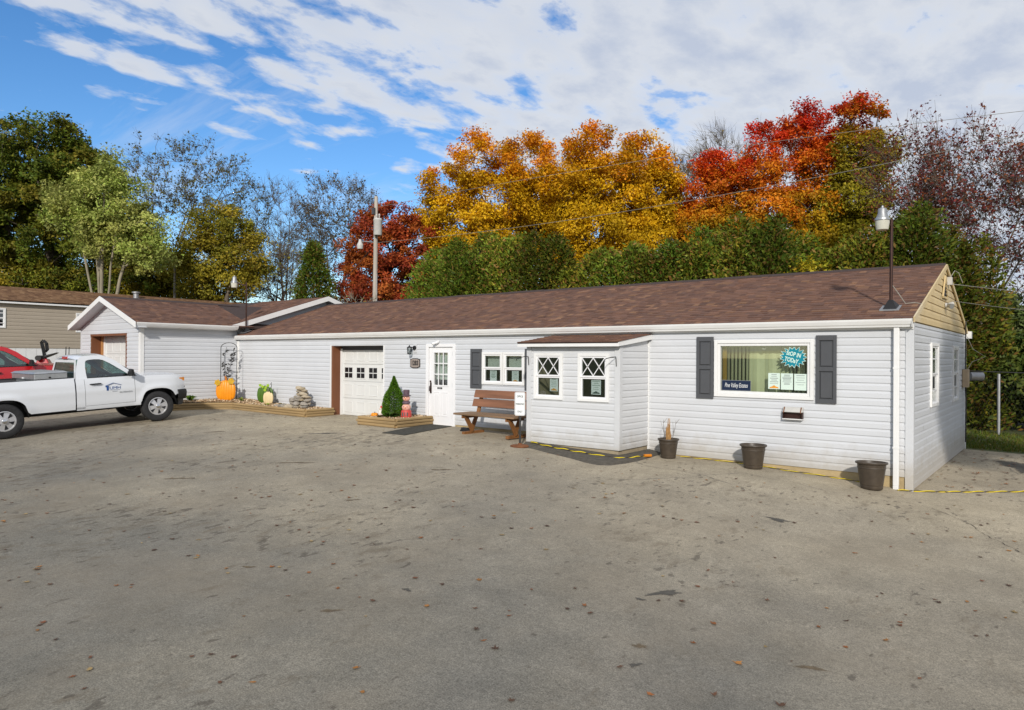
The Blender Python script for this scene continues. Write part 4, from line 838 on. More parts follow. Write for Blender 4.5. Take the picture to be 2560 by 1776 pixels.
# twisted yellow and black rope lying along the wall foot
def rope(name, pts, label, k=1.0):
    t_ = thing(name, label, 'rope', pts[0])
    P_ = [Vector(p) for p in pts]; dense = []
    for a, b_ in zip(P_, P_[1:]):
        m_ = max(2, int((b_ - a).length / 0.04))
        dense += [a.lerp(b_, i / m_) for i in range(m_)]
    dense.append(P_[-1]); L = 0; ang = []
    for i, p in enumerate(dense):
        if i: L += (p - dense[i - 1]).length
        ang.append(L * 2 * math.pi / 0.42)
    for nm, ph, mt in (('yellow_strand', 0.0, 'yellow_rope'), ('black_strand', math.pi, 'black_rope')):
        pts2 = []
        for i, p in enumerate(dense):
            d = (dense[min(i + 1, len(dense) - 1)] - dense[max(0, i - 1)]).normalized(); sd_ = d.cross(Vector((0, 0, 1))).normalized()
            pts2.append(p + sd_ * 0.012 * k * math.cos(ang[i] + ph) + Vector((0, 0, 0.014 + 0.012 * k * math.sin(ang[i] + ph))) - P_[0])
        MB().tube(pts2, 0.011 * k, 5).build(nm, mt, t_, smooth=True)
    return t_
def gp(x, y, h=0.0): return (x, y, gz(x, y) + h)
rope('caution_rope', [gp(-8.75, 11.62, 0.075), gp(-8.2, 11.5, 0.062), gp(-7.6, 11.45, 0.055), gp(-7.0, 11.42, 0.05), gp(-6.6, 11.5, 0.04), gp(-6.45, 11.95, 0.04), gp(-6.42, 12.25, 0.02)], 'yellow and black twisted rope lying on the asphalt skirt of the bay', 0.8)
MB()
q = MB(); q.tube([gp(-6.43, 12.15, 0.055), gp(-6.36, 12.3, 0.05)], 0.028, 8); tag(q.build('cable_plug', 'orange_cap'), 'orange connector lying at the end of the bay rope', 'plug')
rope('wall_rope', [gp(-6.0, 12.84), gp(-5.2, 12.87), gp(-4.6, 12.88), gp(-4.15, 12.80), gp(-3.9, 12.72), gp(-3.5, 12.80), gp(-3.0, 12.84), gp(-2.7, 12.86)], 'yellow and black rope trailing behind the flower pots', 0.48)
rope('corner_rope', [gp(-2.2, 12.75), gp(-1.99, 12.95), gp(-1.75, 13.12), gp(-1.42, 13.42), gp(-1.1, 13.74), gp(-0.7, 14.15), gp(-0.3, 14.6), gp(0.3, 15.2)], 'yellow and black rope running from the building corner across the pavement', 0.62)

# ------------------------------------------------------------------ flower pots
def pot(label, x, y, s, tilt=0.0):
    t_ = thing('flower_pot', label, 'flower pot', gp(x, y, 0.002), 0.3, 'brown plastic flower pots along the wall')
    t_.rotation_euler = (tilt, 0, 0.3)
    pr = [(0.0, 0.0), (0.155, 0.0), (0.165, 0.012), (0.168, 0.05), (0.163, 0.056), (0.168, 0.062), (0.172, 0.085), (0.205, 0.33), (0.213, 0.335), (0.212, 0.352), (0.208, 0.356), (0.214, 0.40), (0.236, 0.405), (0.243, 0.42), (0.236, 0.436), (0.222, 0.438), (0.215, 0.42), (0.198, 0.33)]
    MB().lathe([(r_ * s, z_ * s) for r_, z_ in pr], 36).build('body', 'pot', t_, smooth=True)
    q = MB(); q.lathe([(0.0, 0.315 * s), (0.1 * s, 0.322 * s), (0.2 * s, 0.30 * s)], 20); q.build('soil', 'soil', t_)
    return t_
p1 = pot('brown flower pot holding a dry orange stem in the inside corner of the bay', -6.12, 12.55, 0.86)
p2 = pot('empty brown flower pot below the picture window', -4.47, 12.56, 0.98)
p3_ = pot('tilted brown flower pot with pale weeds beside the downspout', -2.52, 12.47, 1.0, -0.04)
q = MB(); r_ = random.Random(3)
dp = thing('dry_plant', 'dead orange plant with thin bare twigs standing in a flower pot', 'plant', gp(-6.12, 12.55, 0.27))
for k in range(16):
    a = r_.uniform(0, 6.28); h = r_.uniform(0.12, 0.42) if k < 12 else 0.5; e = r_.uniform(0.01, 0.06)
    q.tube([(0.03 * math.cos(a), 0.03 * math.sin(a), 0), (e * math.cos(a), e * math.sin(a), h * 0.5), (e * 0.8 * math.cos(a + 1), e * math.sin(a + 1), h)], [0.012, 0.010, 0.003], 5)
q.build('stem', 'stem_dry', dp)
q = MB()
for sgn in (-1, 1):
    b_ = [(0.05 * sgn, 0, 0), (0.10 * sgn, 0.02, 0.2), (0.13 * sgn + 0.02, 0.0, 0.40)]; q.tube(b_, [0.006, 0.005, 0.003], 5)
    for k in range(3): q.tube([b_[1] if k == 0 else b_[2], (b_[2][0] + 0.06 * (k - 1), 0.02 * k, 0.44 + 0.03 * k)], [0.004, 0.002], 4)
q.build('twig', 'bark', dp)
q = MB()
for k in range(60):
    a, d = r_.uniform(0, 6.28), r_.uniform(0.0, 0.17); x, y = d * math.cos(a), d * math.sin(a); b2 = r_.uniform(0, 6.28); h = r_.uniform(0.03, 0.09)
    q.cc = r_.choice([(0.28, 0.30, 0.08), (0.38, 0.36, 0.14), (0.16, 0.2, 0.05)])
    q.add([(x - 0.006, y, 0), (x + 0.006, y, 0), (x + 0.07 * math.cos(b2), y + 0.07 * math.sin(b2), h)], [(0, 1, 2)])
o = q.build('weed_tuft', 'leaf'); o.location = gp(-2.52, 12.47, 0.315); tag(o, 'pale weeds sprouting in the tilted flower pot', 'plant')

# ------------------------------------------------------------------ bench
bench = thing('park_bench', 'brown slatted wooden bench with splayed legs under the twin window', 'bench', gp(-10.25, 12.2, 0.0), R(-1.5))
for sx in (-0.66, 0.66):
    zb = 0.0
    MB().bar((sx, -0.32, 0.035), (sx, 0.36, 0.035), 0.085, 0.07).build('foot', 'bench_leg', bench, bevel=0.006)
    MB().bar((sx + 0.045, -0.05, 0.07), (sx + 0.045, -0.30, 0.45), 0.045, 0.10, upv=(0, 1, 0.3)).build('leg', 'bench_leg', bench, bevel=0.005)
    MB().bar((sx - 0.045, 0.0, 0.07), (sx - 0.045, 0.20, 0.45), 0.045, 0.10, upv=(0, 1, 0.3)).build('leg', 'bench_leg', bench, bevel=0.005)
    MB().bar((sx, -0.36, 0.415), (sx, 0.25, 0.415), 0.04, 0.075).build('seat_rail', 'bench_leg', bench, bevel=0.005)
    MB().bar((sx - 0.01, 0.17, 0.40), (sx - 0.01, 0.36, 1.0), 0.09, 0.045, upv=(0, 1, 0)).build('back_post', 'bench_leg', bench, bevel=0.005)
for y0, y1 in ((-0.40, -0.185), (-0.178, 0.03), (0.037, 0.20)): MB().box(-0.91, 0.91, y0, y1, 0.455, 0.495).build('seat_plank', 'bench_seat', bench, bevel=0.006)
for y0, z0_, z1_ in ((0.205, 0.625, 0.80), (0.262, 0.83, 1.01)):
    q = MB(); dy = (z1_ - z0_) * 0.31
    q.hexa([(-0.84, y0 - 0.045, z0_), (0.84, y0 - 0.045, z0_), (0.84, y0, z0_), (-0.84, y0, z0_), (-0.84, y0 - 0.045 + dy, z1_), (0.84, y0 - 0.045 + dy, z1_), (0.84, y0 + dy, z1_), (-0.84, y0 + dy, z1_)])
    q.build('back_plank', 'bench_plank', bench, bevel=0.006)
q = MB(); q.box(-0.13, 0.13, -0.07, 0.07, 0.0, 0.03); q.hexa([(-0.12, -0.06, 0.03), (0.12, -0.06, 0.03), (0.12, 0.06, 0.03), (-0.12, 0.06, 0.03), (-0.11, -0.045, 0.09), (0.06, -0.045, 0.09), (0.06, 0.045, 0.09), (-0.11, 0.045, 0.09)])
o = q.build('bait_box', 'black', bevel=0.008); o.location = gp(-11.25, 12.35, 0.002); tag(o, 'low black plastic box on the ground by the bench foot', 'box')

# ------------------------------------------------------------------ OFFICE PARKING ONLY sign
sg = thing('parking_sign', 'small white parking sign on a post with rusty round base', 'sign', gp(-8.86, 11.38, 0.0), R(24))
MB().lathe([(0.0, 0.0), (0.2, 0.0), (0.205, 0.02), (0.17, 0.035), (0.05, 0.05), (0.03, 0.075), (0.0, 0.075)], 24).build('base', 'rust', sg, smooth=True)
MB().bar((0, 0, 0.06), (0, 0, 0.66), 0.035, 0.035, upv=(0, 1, 0)).build('post', 'iron', sg)
rr = 0.03; pts = []
for cx_, cy_, a0 in ((0.11 - rr, 1.12 - rr, 0), (-0.11 + rr, 1.12 - rr, 90), (-0.11 + rr, 0.64 + rr, 180), (0.11 - rr, 0.64 + rr, 270)):
    pts += [(cx_ + rr * math.cos(R(a0 + q_ * 22.5)), cy_ + rr * math.sin(R(a0 + q_ * 22.5))) for q_ in range(5)]
MB().prism(pts, lambda a, b_, d: Vector((a, d, b_)), -0.028, -0.020).build('panel', 'sign_white', sg)
FSg = Fr((0, -0.0285, 0), (1, 0, 0), (0, -1, 0))
for s_, z_ in (('OFFICE', 1.03), ('PARKING', 0.875), ('ONLY', 0.72)): text(s_, FSg, 0, 0.0, z_, 0.056, 'ink', sg, sx=0.74, bold=0.0012)
o = MB(); frame_ring(o, FSg, -0.098, 0.098, 0.652, 1.108, 0.004, 0.0, 0.001); o.build('border', 'ink', sg)

# ------------------------------------------------------------------ things fixed on the walls
lan = thing('wall_lantern', 'black carriage lantern on the wall above the number plaque', 'lantern', FW.p(-13.66, 0.02, 1.95))
MB().box(0.0, 0.12, -0.012, 0.0, -0.10, 0.12).build('mount', 'vinyl_bay', lan)
MB().lathe([(0.0, -0.05), (0.055, -0.045), (0.06, -0.01), (0.06, 0.0)], 16, (0.05, 0, 0.03), 'y').build('back_plate', 'black', lan, smooth=True)
MB().tube([(0.05, -0.04, 0.03), (0.03, -0.1, 0.05), (-0.01, -0.14, 0.04)], 0.012, 6).build('arm', 'black', lan)
MB().lathe([(0.0, 0.09), (0.012, 0.085), (0.012, 0.06), (0.07, 0.02), (0.07, 0.01), (0.0, 0.01)], 6, (-0.02, -0.14, 0.02)).build('cap', 'black', lan)
q = MB()
for k in range(6): q.bar((-0.02 + 0.062 * math.cos(k * 1.0472), -0.14 + 0.062 * math.sin(k * 1.0472), 0.03), (-0.02 + 0.05 * math.cos(k * 1.0472), -0.14 + 0.05 * math.sin(k * 1.0472), -0.125), 0.010, 0.010, upv=(0, 1, 0))
q.lathe([(0.0, -0.15), (0.05, -0.14), (0.055, -0.12), (0.0, -0.12)], 6, (-0.02, -0.14, 0)); q.build('cage', 'black', lan)
MB().lathe([(0.058, 0.02), (0.046, -0.12)], 6, (-0.02, -0.14, 0)).build('glass', 'glass', lan)
pq = thing('number_plaque', 'grey house number plaque reading 1283 beside the entrance door', 'plaque', FW.p(-13.6, 0.02, 1.575))
def plq(w_, h_, b_): return [(-w_, -h_), (-w_ * 0.45, -h_ - b_), (w_ * 0.45, -h_ - b_), (w_, -h_), (w_, h_), (w_ * 0.45, h_ + b_), (-w_ * 0.45, h_ + b_), (-w_, h_)]
MB().prism(plq(0.185, 0.10, 0.03), lambda a, b_, d: Vector((a, -d, b_)), 0.0, 0.014).build('rim', 'black', pq)
MB().prism(plq(0.168, 0.085, 0.027), lambda a, b_, d: Vector((a, -d, b_)), 0.0142, 0.018).build('face', 'plaque', pq)
text('1283', Fr((0, 0, 0), (1, 0, 0), (0, -1, 0)), 0, 0.019, 0, 0.17, 'black', pq, sx=0.8, bold=0.006)
sc_ = thing('security_camera', 'small white bullet camera above the entrance door', 'camera', FW.p(-12.74, 0.04, 2.14))
MB().lathe([(0.0, 0.0), (0.04, 0.0), (0.035, -0.02), (0.0, -0.02)], 14, (0, 0, 0), 'y').build('mount', 'white_paint', sc_, smooth=True)
MB().tube([(0, -0.02, 0), (-0.02, -0.05, -0.02), (-0.04, -0.06, -0.03)], 0.012, 6).build('arm', 'white_paint', sc_)
MB().tube([(0.03, -0.035, -0.015), (-0.10, -0.10, -0.06)], 0.034, 12).build('body', 'white_paint', sc_, smooth=True)
MB().tube([(-0.10, -0.10, -0.06), (-0.108, -0.104, -0.063)], 0.026, 12).build('lens', 'black_gloss', sc_)
for lx, lab in ((-8.9, 'black plant hook on the bay corner next to the bench'), (-6.80, 'black plant hook on the bay corner next to the flower pot')):
    hk = MB(); b0 = Vector((lx, 11.71, 1.72))
    hk.tube([b0 + Vector(p) for p in ((0, 0.0, -0.13), (0, -0.012, 0.02), (0, -0.02, 0.05), (-0.02, -0.12, 0.045), (-0.05, -0.30, 0.015), (-0.055, -0.34, -0.01), (-0.055, -0.35, -0.03), (-0.05, -0.325, -0.03))], 0.008, 6)
    tag(hk.build('plant_hook', 'iron'), lab, 'hook', 'plant hooks on the bay')
vn = thing('wall_vent', 'small white and brown exhaust hood on the wall below the picture window', 'vent', FW.p(-3.88, 0.02, 0.79))
q = MB(); q.hexa([(-0.17, -0.10, 0.02), (0.17, -0.10, 0.02), (0.17, 0, -0.0), (-0.17, 0, -0.0), (-0.17, -0.04, 0.10), (0.17, -0.04, 0.10), (0.17, 0, 0.11), (-0.17, 0, 0.11)]); q.build('hood', 'grey_box', vn, bevel=0.004)
q = MB(); q.box(-0.17, -0.155, -0.085, 0, -0.10, 0.02); q.box(0.155, 0.17, -0.085, 0, -0.10, 0.02); q.box(-0.155, 0.155, -0.015, 0, -0.10, 0.0); q.build('throat', 'bronze', vn)
MB().box(-0.175, 0.175, -0.09, 0.0, -0.115, -0.10).build('lip', 'white_trim', vn)
for a in (-0.145, 0.145): MB().bar((a, -0.104, 0.005), (a, -0.05, 0.105), 0.016, 0.012).build('strap', 'brown_wood', vn)
mt = thing('electric_meter', 'tan meter box with grey round meter at the rear corner of the end wall', 'meter', FE.p(19.55, 0.02, 1.32))
MB().box(0.0, 0.12, -0.14, 0.14, -0.2, 0.22).build('box', 'tan_box', mt, bevel=0.01)
MB().tube([(0.12, 0.28, 0.05), (0.36, 0.40, 0.05)], 0.1, 14).build('dial', 'galv', mt, smooth=True)
MB().tube([(0.05, 0, 0.22), (0.05, 0.02, 0.9), (0.05, 0.05, 1.35)], 0.014, 6).build('conduit', 'dark_wire', mt)
MB().tube([(0.05, 0.02, -0.2), (0.06, 0.06, -0.5), (0.05, 0.1, -1.5)], 0.016, 6).build('conduit', 'dark_wire', mt)
MB().tube([(0.08, 0.06, 0.2), (0.16, 0.25, 0.40), (0.4, 0.5, 0.52), (0.16, 0.4, 0.70), (0.05, 0.3, 1.0)], 0.007, 5).build('loop_wire', 'pale_wire', mt)
fl = thing('gable_floodlight', 'small grey floodlight on the cream gable', 'floodlight', FE.p(16.5, 0.03, 2.86))
MB().lathe([(0.05, 0.0), (0.05, 0.03), (0.0, 0.03)], 12, (0, 0, 0), 'x').build('base', 'grey_box', fl)
MB().tube([(0.03, 0, 0), (0.12, -0.07, -0.03)], [0.03, 0.055], 12).build('lamp', 'aluminium', fl, smooth=True)
MB().tube([(0.03, 0.02, 0), (0.12, 0.09, 0.03)], [0.03, 0.045], 12).build('lamp', 'grey_box', fl, smooth=True)
# window stickers
st = MB(); cx_, cz_ = -3.905, 1.785; pts = []
N = 17
for k in range(2 * N):
    a = math.pi * k / N; rr_ = (1.0 if k % 2 == 0 else 0.72) * (1 + 0.05 * math.sin(k * 2.3)); pts.append((cx_ + 0.25 * rr_ * math.cos(a), cz_ + 0.20 * rr_ * math.sin(a)))
burst = st.prism(pts, lambda a, b_, d: FW.p(a, d, b_), -0.0150, -0.0140).build('starburst_sign', 'mint'); tag(burst, 'teal starburst sign reading STOP IN TODAY in the picture window', 'sign')
MB().prism([(cx_ + (a - cx_) * 0.93, cz_ + (b_ - cz_) * 0.93) for a, b_ in pts], lambda a, b_, d: FW.p(a, d, b_), -0.0136, -0.0128).build('face', 'teal', burst)
text('StOP iN', FW, cx_ + 0.01, -0.0126, cz_ + 0.050, 0.108, 'mint', burst, rot=R(-14), sx=0.70, bold=0.003)
text('TODaY', FW, cx_ - 0.03, -0.0126, cz_ - 0.056, 0.108, 'mint', burst, rot=R(-14), sx=0.70, bold=0.003)
pvs = MB().fbox(FW, -5.225, -4.665, -0.0150, -0.0135, 1.150, 1.345).build('name_sign', 'navy'); tag(pvs, 'dark blue sign with white script lettering in the corner of the picture window', 'sign')
text('Pine Valley Estates', FW, -4.945, -0.0134, 1.248, 0.118, 'sign_white', pvs, sx=0.50, shear=0.3, bold=0.0)
b_ = MB(); frame_ring(b_, FW, -5.225, -4.665, 1.15, 1.345, 0.006, -0.0134, -0.0128); b_.build('border', 'chrome_print', pvs)
notice(FW, -4.345, -4.135, 1.205, 1.495, -0.0135, 'mint notice with yellow picture in the picture window', 'paper', 6, 'orange_print', 31)
notice(FW, -4.118, -3.905, 1.20, 1.492, -0.0135, 'middle mint notice of three in the picture window', 'paper', 9, None, 32)
notice(FW, -3.885, -3.665, 1.195, 1.488, -0.0135, 'mint notice with large print in the picture window beneath the starburst', 'paper', 5, None, 33)

# ------------------------------------------------------------------ roof lamps
def roof_lamp(label, base, hgt, off, s=1.0):
    t_ = thing('roof_lamp', label, 'lamp', base, 0.0, 'security lamps standing on the roofs')
    q = MB(); q.add([(-0.11, -0.12, 0.0), (0.11, -0.12, 0.0), (0.11, 0.1, 0.09), (-0.11, 0.1, 0.09), (-0.035, -0.03, 0.17), (0.035, -0.03, 0.17), (0.035, 0.03, 0.17), (-0.035, 0.03, 0.17)], [(0, 1, 5, 4), (1, 2, 6, 5), (2, 3, 7, 6), (3, 0, 4, 7), (4, 5, 6, 7)]); q.build('flashing', 'black', t_)
    MB().hexa([(-0.15, -0.16, -0.02), (0.15, -0.16, -0.02), (0.15, 0.12, 0.08), (-0.15, 0.12, 0.08), (-0.15, -0.16, -0.005), (0.15, -0.16, -0.005), (0.15, 0.12, 0.09), (-0.15, 0.12, 0.09)]).build('plate', 'galv', t_)
    MB().tube([(0, 0, 0.05), (0.005, 0, hgt * 0.6), (0.005, 0, hgt)], 0.026, 10).build('pole', 'bronze', t_, smooth=True)
    ox, oy = off
    MB().tube([(0.005, 0, hgt - 0.12), (ox * 0.5, oy * 0.5, hgt - 0.06), (ox, oy, hgt - 0.02)], 0.022, 8).build('arm', 'bronze', t_, smooth=True)
    h0 = hgt - 0.10
    S_ = 0.80; LH = lambda pr_: [(a * S_, b2 * S_) for a, b2 in pr_]
    MB().lathe(LH([(0.0, 0.41), (0.025, 0.41), (0.03, 0.37), (0.075, 0.355), (0.085, 0.34), (0.088, 0.25), (0.12, 0.17), (0.125, 0.15)]), 24, (ox, oy, h0)).build('head', 'galv', t_, smooth=True)
    MB().lathe(LH([(0.125, 0.155), (0.15, 0.14), (0.152, 0.10), (0.14, 0.085)]), 24, (ox, oy, h0)).build('collar', 'aluminium', t_, smooth=True)
    q = MB()
    prof = [(0.140, 0.085), (0.138, 0.03), (0.118, -0.10), (0.10, -0.11), (0.0, -0.112)]
    q.lathe(LH(prof), 28, (ox, oy, h0)); q.build('lens', 'lens', t_, smooth=True)
    return t_
rl = roof_lamp('tall pole lamp standing on the brown roof above the cream gable end', (-2.42, 13.38, 2.60), 1.55, (-0.12, -0.09))
q = MB(); q.tube([(-2.40, 13.40, 3.02), (-2.33, 13.46, 2.90), (-2.22, 13.5, 2.71), (-2.1, 13.62, 2.73), (-1.99, 13.6, 2.70), (-1.985, 13.62, 2.62)], 0.008, 5); tag(q.build('lamp_cable', 'pale_wire'), 'thin pale cable draped from the roof lamp over the gable edge', 'cable')
roof_lamp('pole lamp rising from the valley between the garage wing and the long roof', (-22.05, 13.05, 2.52), 1.72, (-0.28, -0.28))

# ------------------------------------------------------------------ garden beds
def timber_bed(name, label, pts, tiers=3, th=0.075):
    t_ = thing(name, label, 'garden bed', (0, 0, 0), world=True)
    for k in range(tiers):
        for (a, b_) in zip(pts, pts[1:]):
            a3 = Vector((a[0], a[1], gz(*a) * 0.5 + k * th + th / 2 + 0.0)); b3 = Vector((b_[0], b_[1], gz(*b_) * 0.5 + k * th + th / 2)); d = (b3 - a3).normalized(); ext = 0.04 * (1 if k % 2 else -0.2)
            a3 = a3 - d * ext; b3 = b3 + d * ext; sd_ = d.cross(Vector((0, 0, 1))).normalized()
            prof = [(-0.05, -0.018), (-0.035, -th / 2 + 0.002), (0.035, -th / 2 + 0.002), (0.05, -0.018), (0.05, 0.018), (0.035, th / 2 - 0.002), (-0.035, th / 2 - 0.002), (-0.05, 0.018)]
            n_ = 8; jit = rnd.uniform(-0.006, 0.006)
            vs = [p0 + sd_ * (u_ + jit) + Vector((0, 0, w_)) for p0 in (a3, b3) for u_, w_ in prof]
            MB().add(vs, [list(range(n_))[::-1], list(range(n_, 2 * n_))] + [(i, (i + 1) % n_, n_ + (i + 1) % n_, n_ + i) for i in range(n_)]).build('timber', 'timber', t_)
    return t_
bedA = timber_bed('timber_bed', 'long angled timber-edged bed of wood chips in the building corner', [(-17.08, 12.93), (-17.05, 11.95), (-21.0, 12.0), (-21.55, 11.35), (-21.8, 9.9), (-22.35, 9.9)])
bedB = timber_bed('timber_bed', 'square timber-edged bed of wood chips beside the entrance door', [(-14.32, 12.93), (-14.32, 11.65), (-12.92, 11.65), (-12.97, 12.93)])
def inside(p, poly):
    x, y = p; c = False
    for (x1, y1), (x2, y2) in zip(poly, poly[1:] + poly[:1]):
        if (y1 > y) != (y2 > y) and x < (x2 - x1) * (y - y1) / (y2 - y1) + x1: c = not c
    return c
def bed_z(x, y): return 0.195 + 0.09 * max(0.0, min(1.0, (-19 - x) / 3))
def chips(parent, poly, n, seed):
    q = MB(); k = len(poly); q.cc = (0.42, 0.31, 0.19)
    q.add([(x, y, bed_z(x, y) - 0.02) for x, y in poly], [list(range(k))]); r = random.Random(seed)
    x0, x1 = min(p[0] for p in poly), max(p[0] for p in poly); y0, y1 = min(p[1] for p in poly), max(p[1] for p in poly); c = 0
    while c < n:
        x, y = r.uniform(x0, x1), r.uniform(y0, y1)
        if not inside((x, y), poly): continue
        c += 1; a = r.uniform(0, 3.14); l, w_ = r.uniform(0.02, 0.05), r.uniform(0.008, 0.02); z = bed_z(x, y) + r.uniform(-0.015, 0.02); t1, t2 = r.uniform(-0.02, 0.02), r.uniform(-0.015, 0.015)
        q.cc = r.choice([(0.55, 0.42, 0.27), (0.62, 0.47, 0.30), (0.42, 0.29, 0.16), (0.58, 0.38, 0.22), (0.66, 0.54, 0.38)])
        ca, sa = math.cos(a), math.sin(a)
        q.add([(x - l * ca - w_ * sa, y - l * sa + w_ * ca, z + t1), (x + l * ca - w_ * sa, y + l * sa + w_ * ca, z - t1 + t2), (x + l * ca + w_ * sa, y + l * sa - w_ * ca, z - t1), (x - l * ca + w_ * sa, y - l * sa - w_ * ca, z + t1 - t2)], [(0, 1, 2, 3)])
    return q.build('wood_chips', 'mulch', parent, kind='stuff')
chips(bedA, [(-17.1, 12.93), (-17.1, 12.0), (-21.0, 12.05), (-21.58, 11.38), (-21.85, 9.95), (-22.36, 9.95), (-22.36, 12.93)], 5200, 1)
chips(bedB, [(-14.28, 12.93), (-14.28, 11.7), (-12.97, 11.7), (-13.0, 12.93)], 1800, 2)
# trellis
tr = thing('garden_trellis', 'black iron arched trellis with metal leaves in the building corner', 'trellis', (-22.02, 12.42, 0.22), R(38))
hw = 0.27; MB().tube([(-hw, 0, 0.0), (-hw, 0, 1.78)] + [(-hw * math.cos(q_), 0, 1.78 + 0.17 * math.sin(q_)) for q_ in [math.pi * i / 10 for i in range(1, 10)]] + [(hw, 0, 1.78), (hw, 0, 0.0)], 0.011, 6).build('frame', 'iron', tr, smooth=True)
r = random.Random(5); vn_ = []
for k, (x0, amp, ph) in enumerate(((-0.09, 0.07, 0.0), (0.07, 0.08, 1.7))):
    pts = [(x0 + amp * math.sin(ph + z_ * 3.6), 0.0, z_) for z_ in [0.1 * i for i in range(0, 19 - k)]]; vn_.append(pts)
    MB().tube(pts, 0.006, 5).build('vine', 'iron', tr)
for k in range(64):
    p = r.choice(r.choice(vn_)[3:]); a = r.uniform(0.2, 1.2) * r.choice((-1, 1)) + (math.pi if r.random() < 0.5 else 0); l = r.uniform(0.10, 0.15)
    c = Vector((p[0] + 0.06 * math.cos(a), -0.004, p[2] + 0.05 * math.sin(a))); d = Vector((math.cos(a), 0, math.sin(a))); s_ = Vector((-d.z, 0, d.x)) * 0.028
    MB().add([c - d * l / 2, c - s_ + Vector((0, -0.006, 0)), c + d * l / 2, c + s_ + Vector((0, -0.006, 0))], [(0, 1, 2, 3)]).build('leaf', 'iron', tr)
# pumpkins cut from painted board with raised lobes
def pumpkin(name, label, loc, rz, w_, h_, body, lobes, dep=0.05, groove=None):
    t_ = thing(name, label, 'pumpkin decoration', loc, rz)
    for k in range(lobes):
        f = (k + 0.5) / lobes * 2 - 1; cx_ = f * w_ * 0.36; rx_ = w_ * (0.5 / lobes + 0.075) ; hh = h_ * (0.5 - 0.17 * f * f)
        MB().ball((cx_, -0.01 - 0.02 * (1 - f * f), h_ * 0.5), rx_, dep * (1.15 - 0.4 * abs(f)), hh, 16, 12).build('lobe', body, t_, smooth=True)
    return t_
op = pumpkin('pumpkin_cutout', 'large orange pumpkin decoration leaning at the foot of the trellis', (-21.72, 12.16, 0.22), R(38), 0.72, 0.72, 'orange_paint', 7, 0.075)
MB().tube([(0, 0, 0.68), (0.0, -0.01, 0.78), (-0.03, -0.02, 0.85)], [0.05, 0.035, 0.02], 8).build('stalk', 'orange_groove', op, smooth=True)
def vleaf(parent, c, s, rot, mat):
    pts = []
    for k in range(12):
        a = 2 * math.pi * k / 12; rr_ = s * (1.0 if k % 2 == 0 else 0.72); pts.append((c[0] + rr_ * math.cos(a + rot), c[2] + rr_ * math.sin(a + rot)))
    MB().prism(pts, lambda a, b_, d: Vector((a, d, b_)), c[1] - 0.012, c[1]).build('leaf', mat, parent)
vleaf(op, (-0.24, -0.09, 0.63), 0.12, 0.3, 'gold_leaf'); vleaf(op, (0.20, -0.09, 0.68), 0.125, 0.1, 'gold_leaf')
gp_ = pumpkin('pumpkin_cutout', 'dark green pumpkin decoration beside the cream one', (-20.15, 12.62, 0.20), R(30), 0.60, 0.60, 'green_paint', 5, 0.05)
for dx_, dz_ in ((-0.06, 0.56), (0.05, 0.53), (0.12, 0.60), (0.02, 0.45), (-0.14, 0.60)): vleaf(gp_, (dx_, -0.07, dz_), 0.055, dx_ * 9, 'lime_paint')
cp_ = pumpkin('pumpkin_cutout', 'small cream pumpkin decoration with curly wire stalk', (-19.82, 12.52, 0.20), R(30), 0.36, 0.42, 'cream_paint', 4, 0.045)
MB().tube([(0, 0, 0.40), (-0.02, 0, 0.48), (-0.05, 0, 0.55)], [0.02, 0.016, 0.008], 6).build('stalk', 'bark', cp_)
MB().tube([(0.02, 0, 0.40), (0.05, 0, 0.52), (0.09, 0, 0.55), (0.10, 0, 0.62), (0.07, 0, 0.66), (0.11, 0, 0.70)], 0.010, 5).build('wire_curl', 'iron', cp_)
# rock pile
rp = thing('rock_pile', 'small heap of tan fieldstones stacked against the wall', 'rock pile', (-18.1, 12.5, 0.19)); r = random.Random(12)
def rock(parent, c, s, seed):
    rr_ = random.Random(seed); bm = bmesh.new(); bmesh.ops.create_icosphere(bm, subdivisions=2, radius=1)
    ph = [rr_.uniform(0, 6) for _ in range(6)]
    a = rr_.uniform(0, 3.14); ca, sa = math.cos(a), math.sin(a)
    for v_ in bm.verts:
        k = 1 + 0.16 * math.sin(2.3 * v_.co.x + ph[0]) + 0.13 * math.sin(3.1 * v_.co.y + ph[1]) + 0.1 * math.sin(4 * v_.co.z + ph[2]) + rr_.uniform(-0.05, 0.05)
        p = v_.co * k; x, y, z = p.x * s[0], p.y * s[1], p.z * s[2]
        v_.co = (c[0] + x * ca - y * sa, c[1] + x * sa + y * ca, c[2] + z + x * 0.15 * math.sin(ph[3]))
    mb = MB(); q_ = rr_.choice([(0.34, 0.28, 0.19), (0.27, 0.235, 0.18), (0.40, 0.34, 0.25), (0.30, 0.27, 0.23), (0.22, 0.2, 0.17)]); mb.cc = q_
    bm.verts.ensure_lookup_table(); mb.add([tuple(v_.co) for v_ in bm.verts], [[v_.index for v_ in f_.verts] for f_ in bm.faces]); bm.free()
    return mb.build('stone', 'stone', parent, smooth=False)
k = 0
for lev, (n_, wd_, zz) in enumerate(((7, 0.50, 0.05), (6, 0.42, 0.14), (5, 0.36, 0.23), (5, 0.30, 0.32), (4, 0.24, 0.41), (3, 0.17, 0.50), (2, 0.1, 0.58))):
    for i in range(n_):
        x = -wd_ + 2 * wd_ * (i + 0.5) / n_ + r.uniform(-0.03, 0.03)
        rock(rp, (x + 0.12 * lev / 7, r.uniform(-0.16, 0.12) * (1 - lev / 9), zz + r.uniform(-0.02, 0.02)), (r.uniform(0.10, 0.16), r.uniform(0.08, 0.12), r.uniform(0.045, 0.07)), 100 + k); k += 1
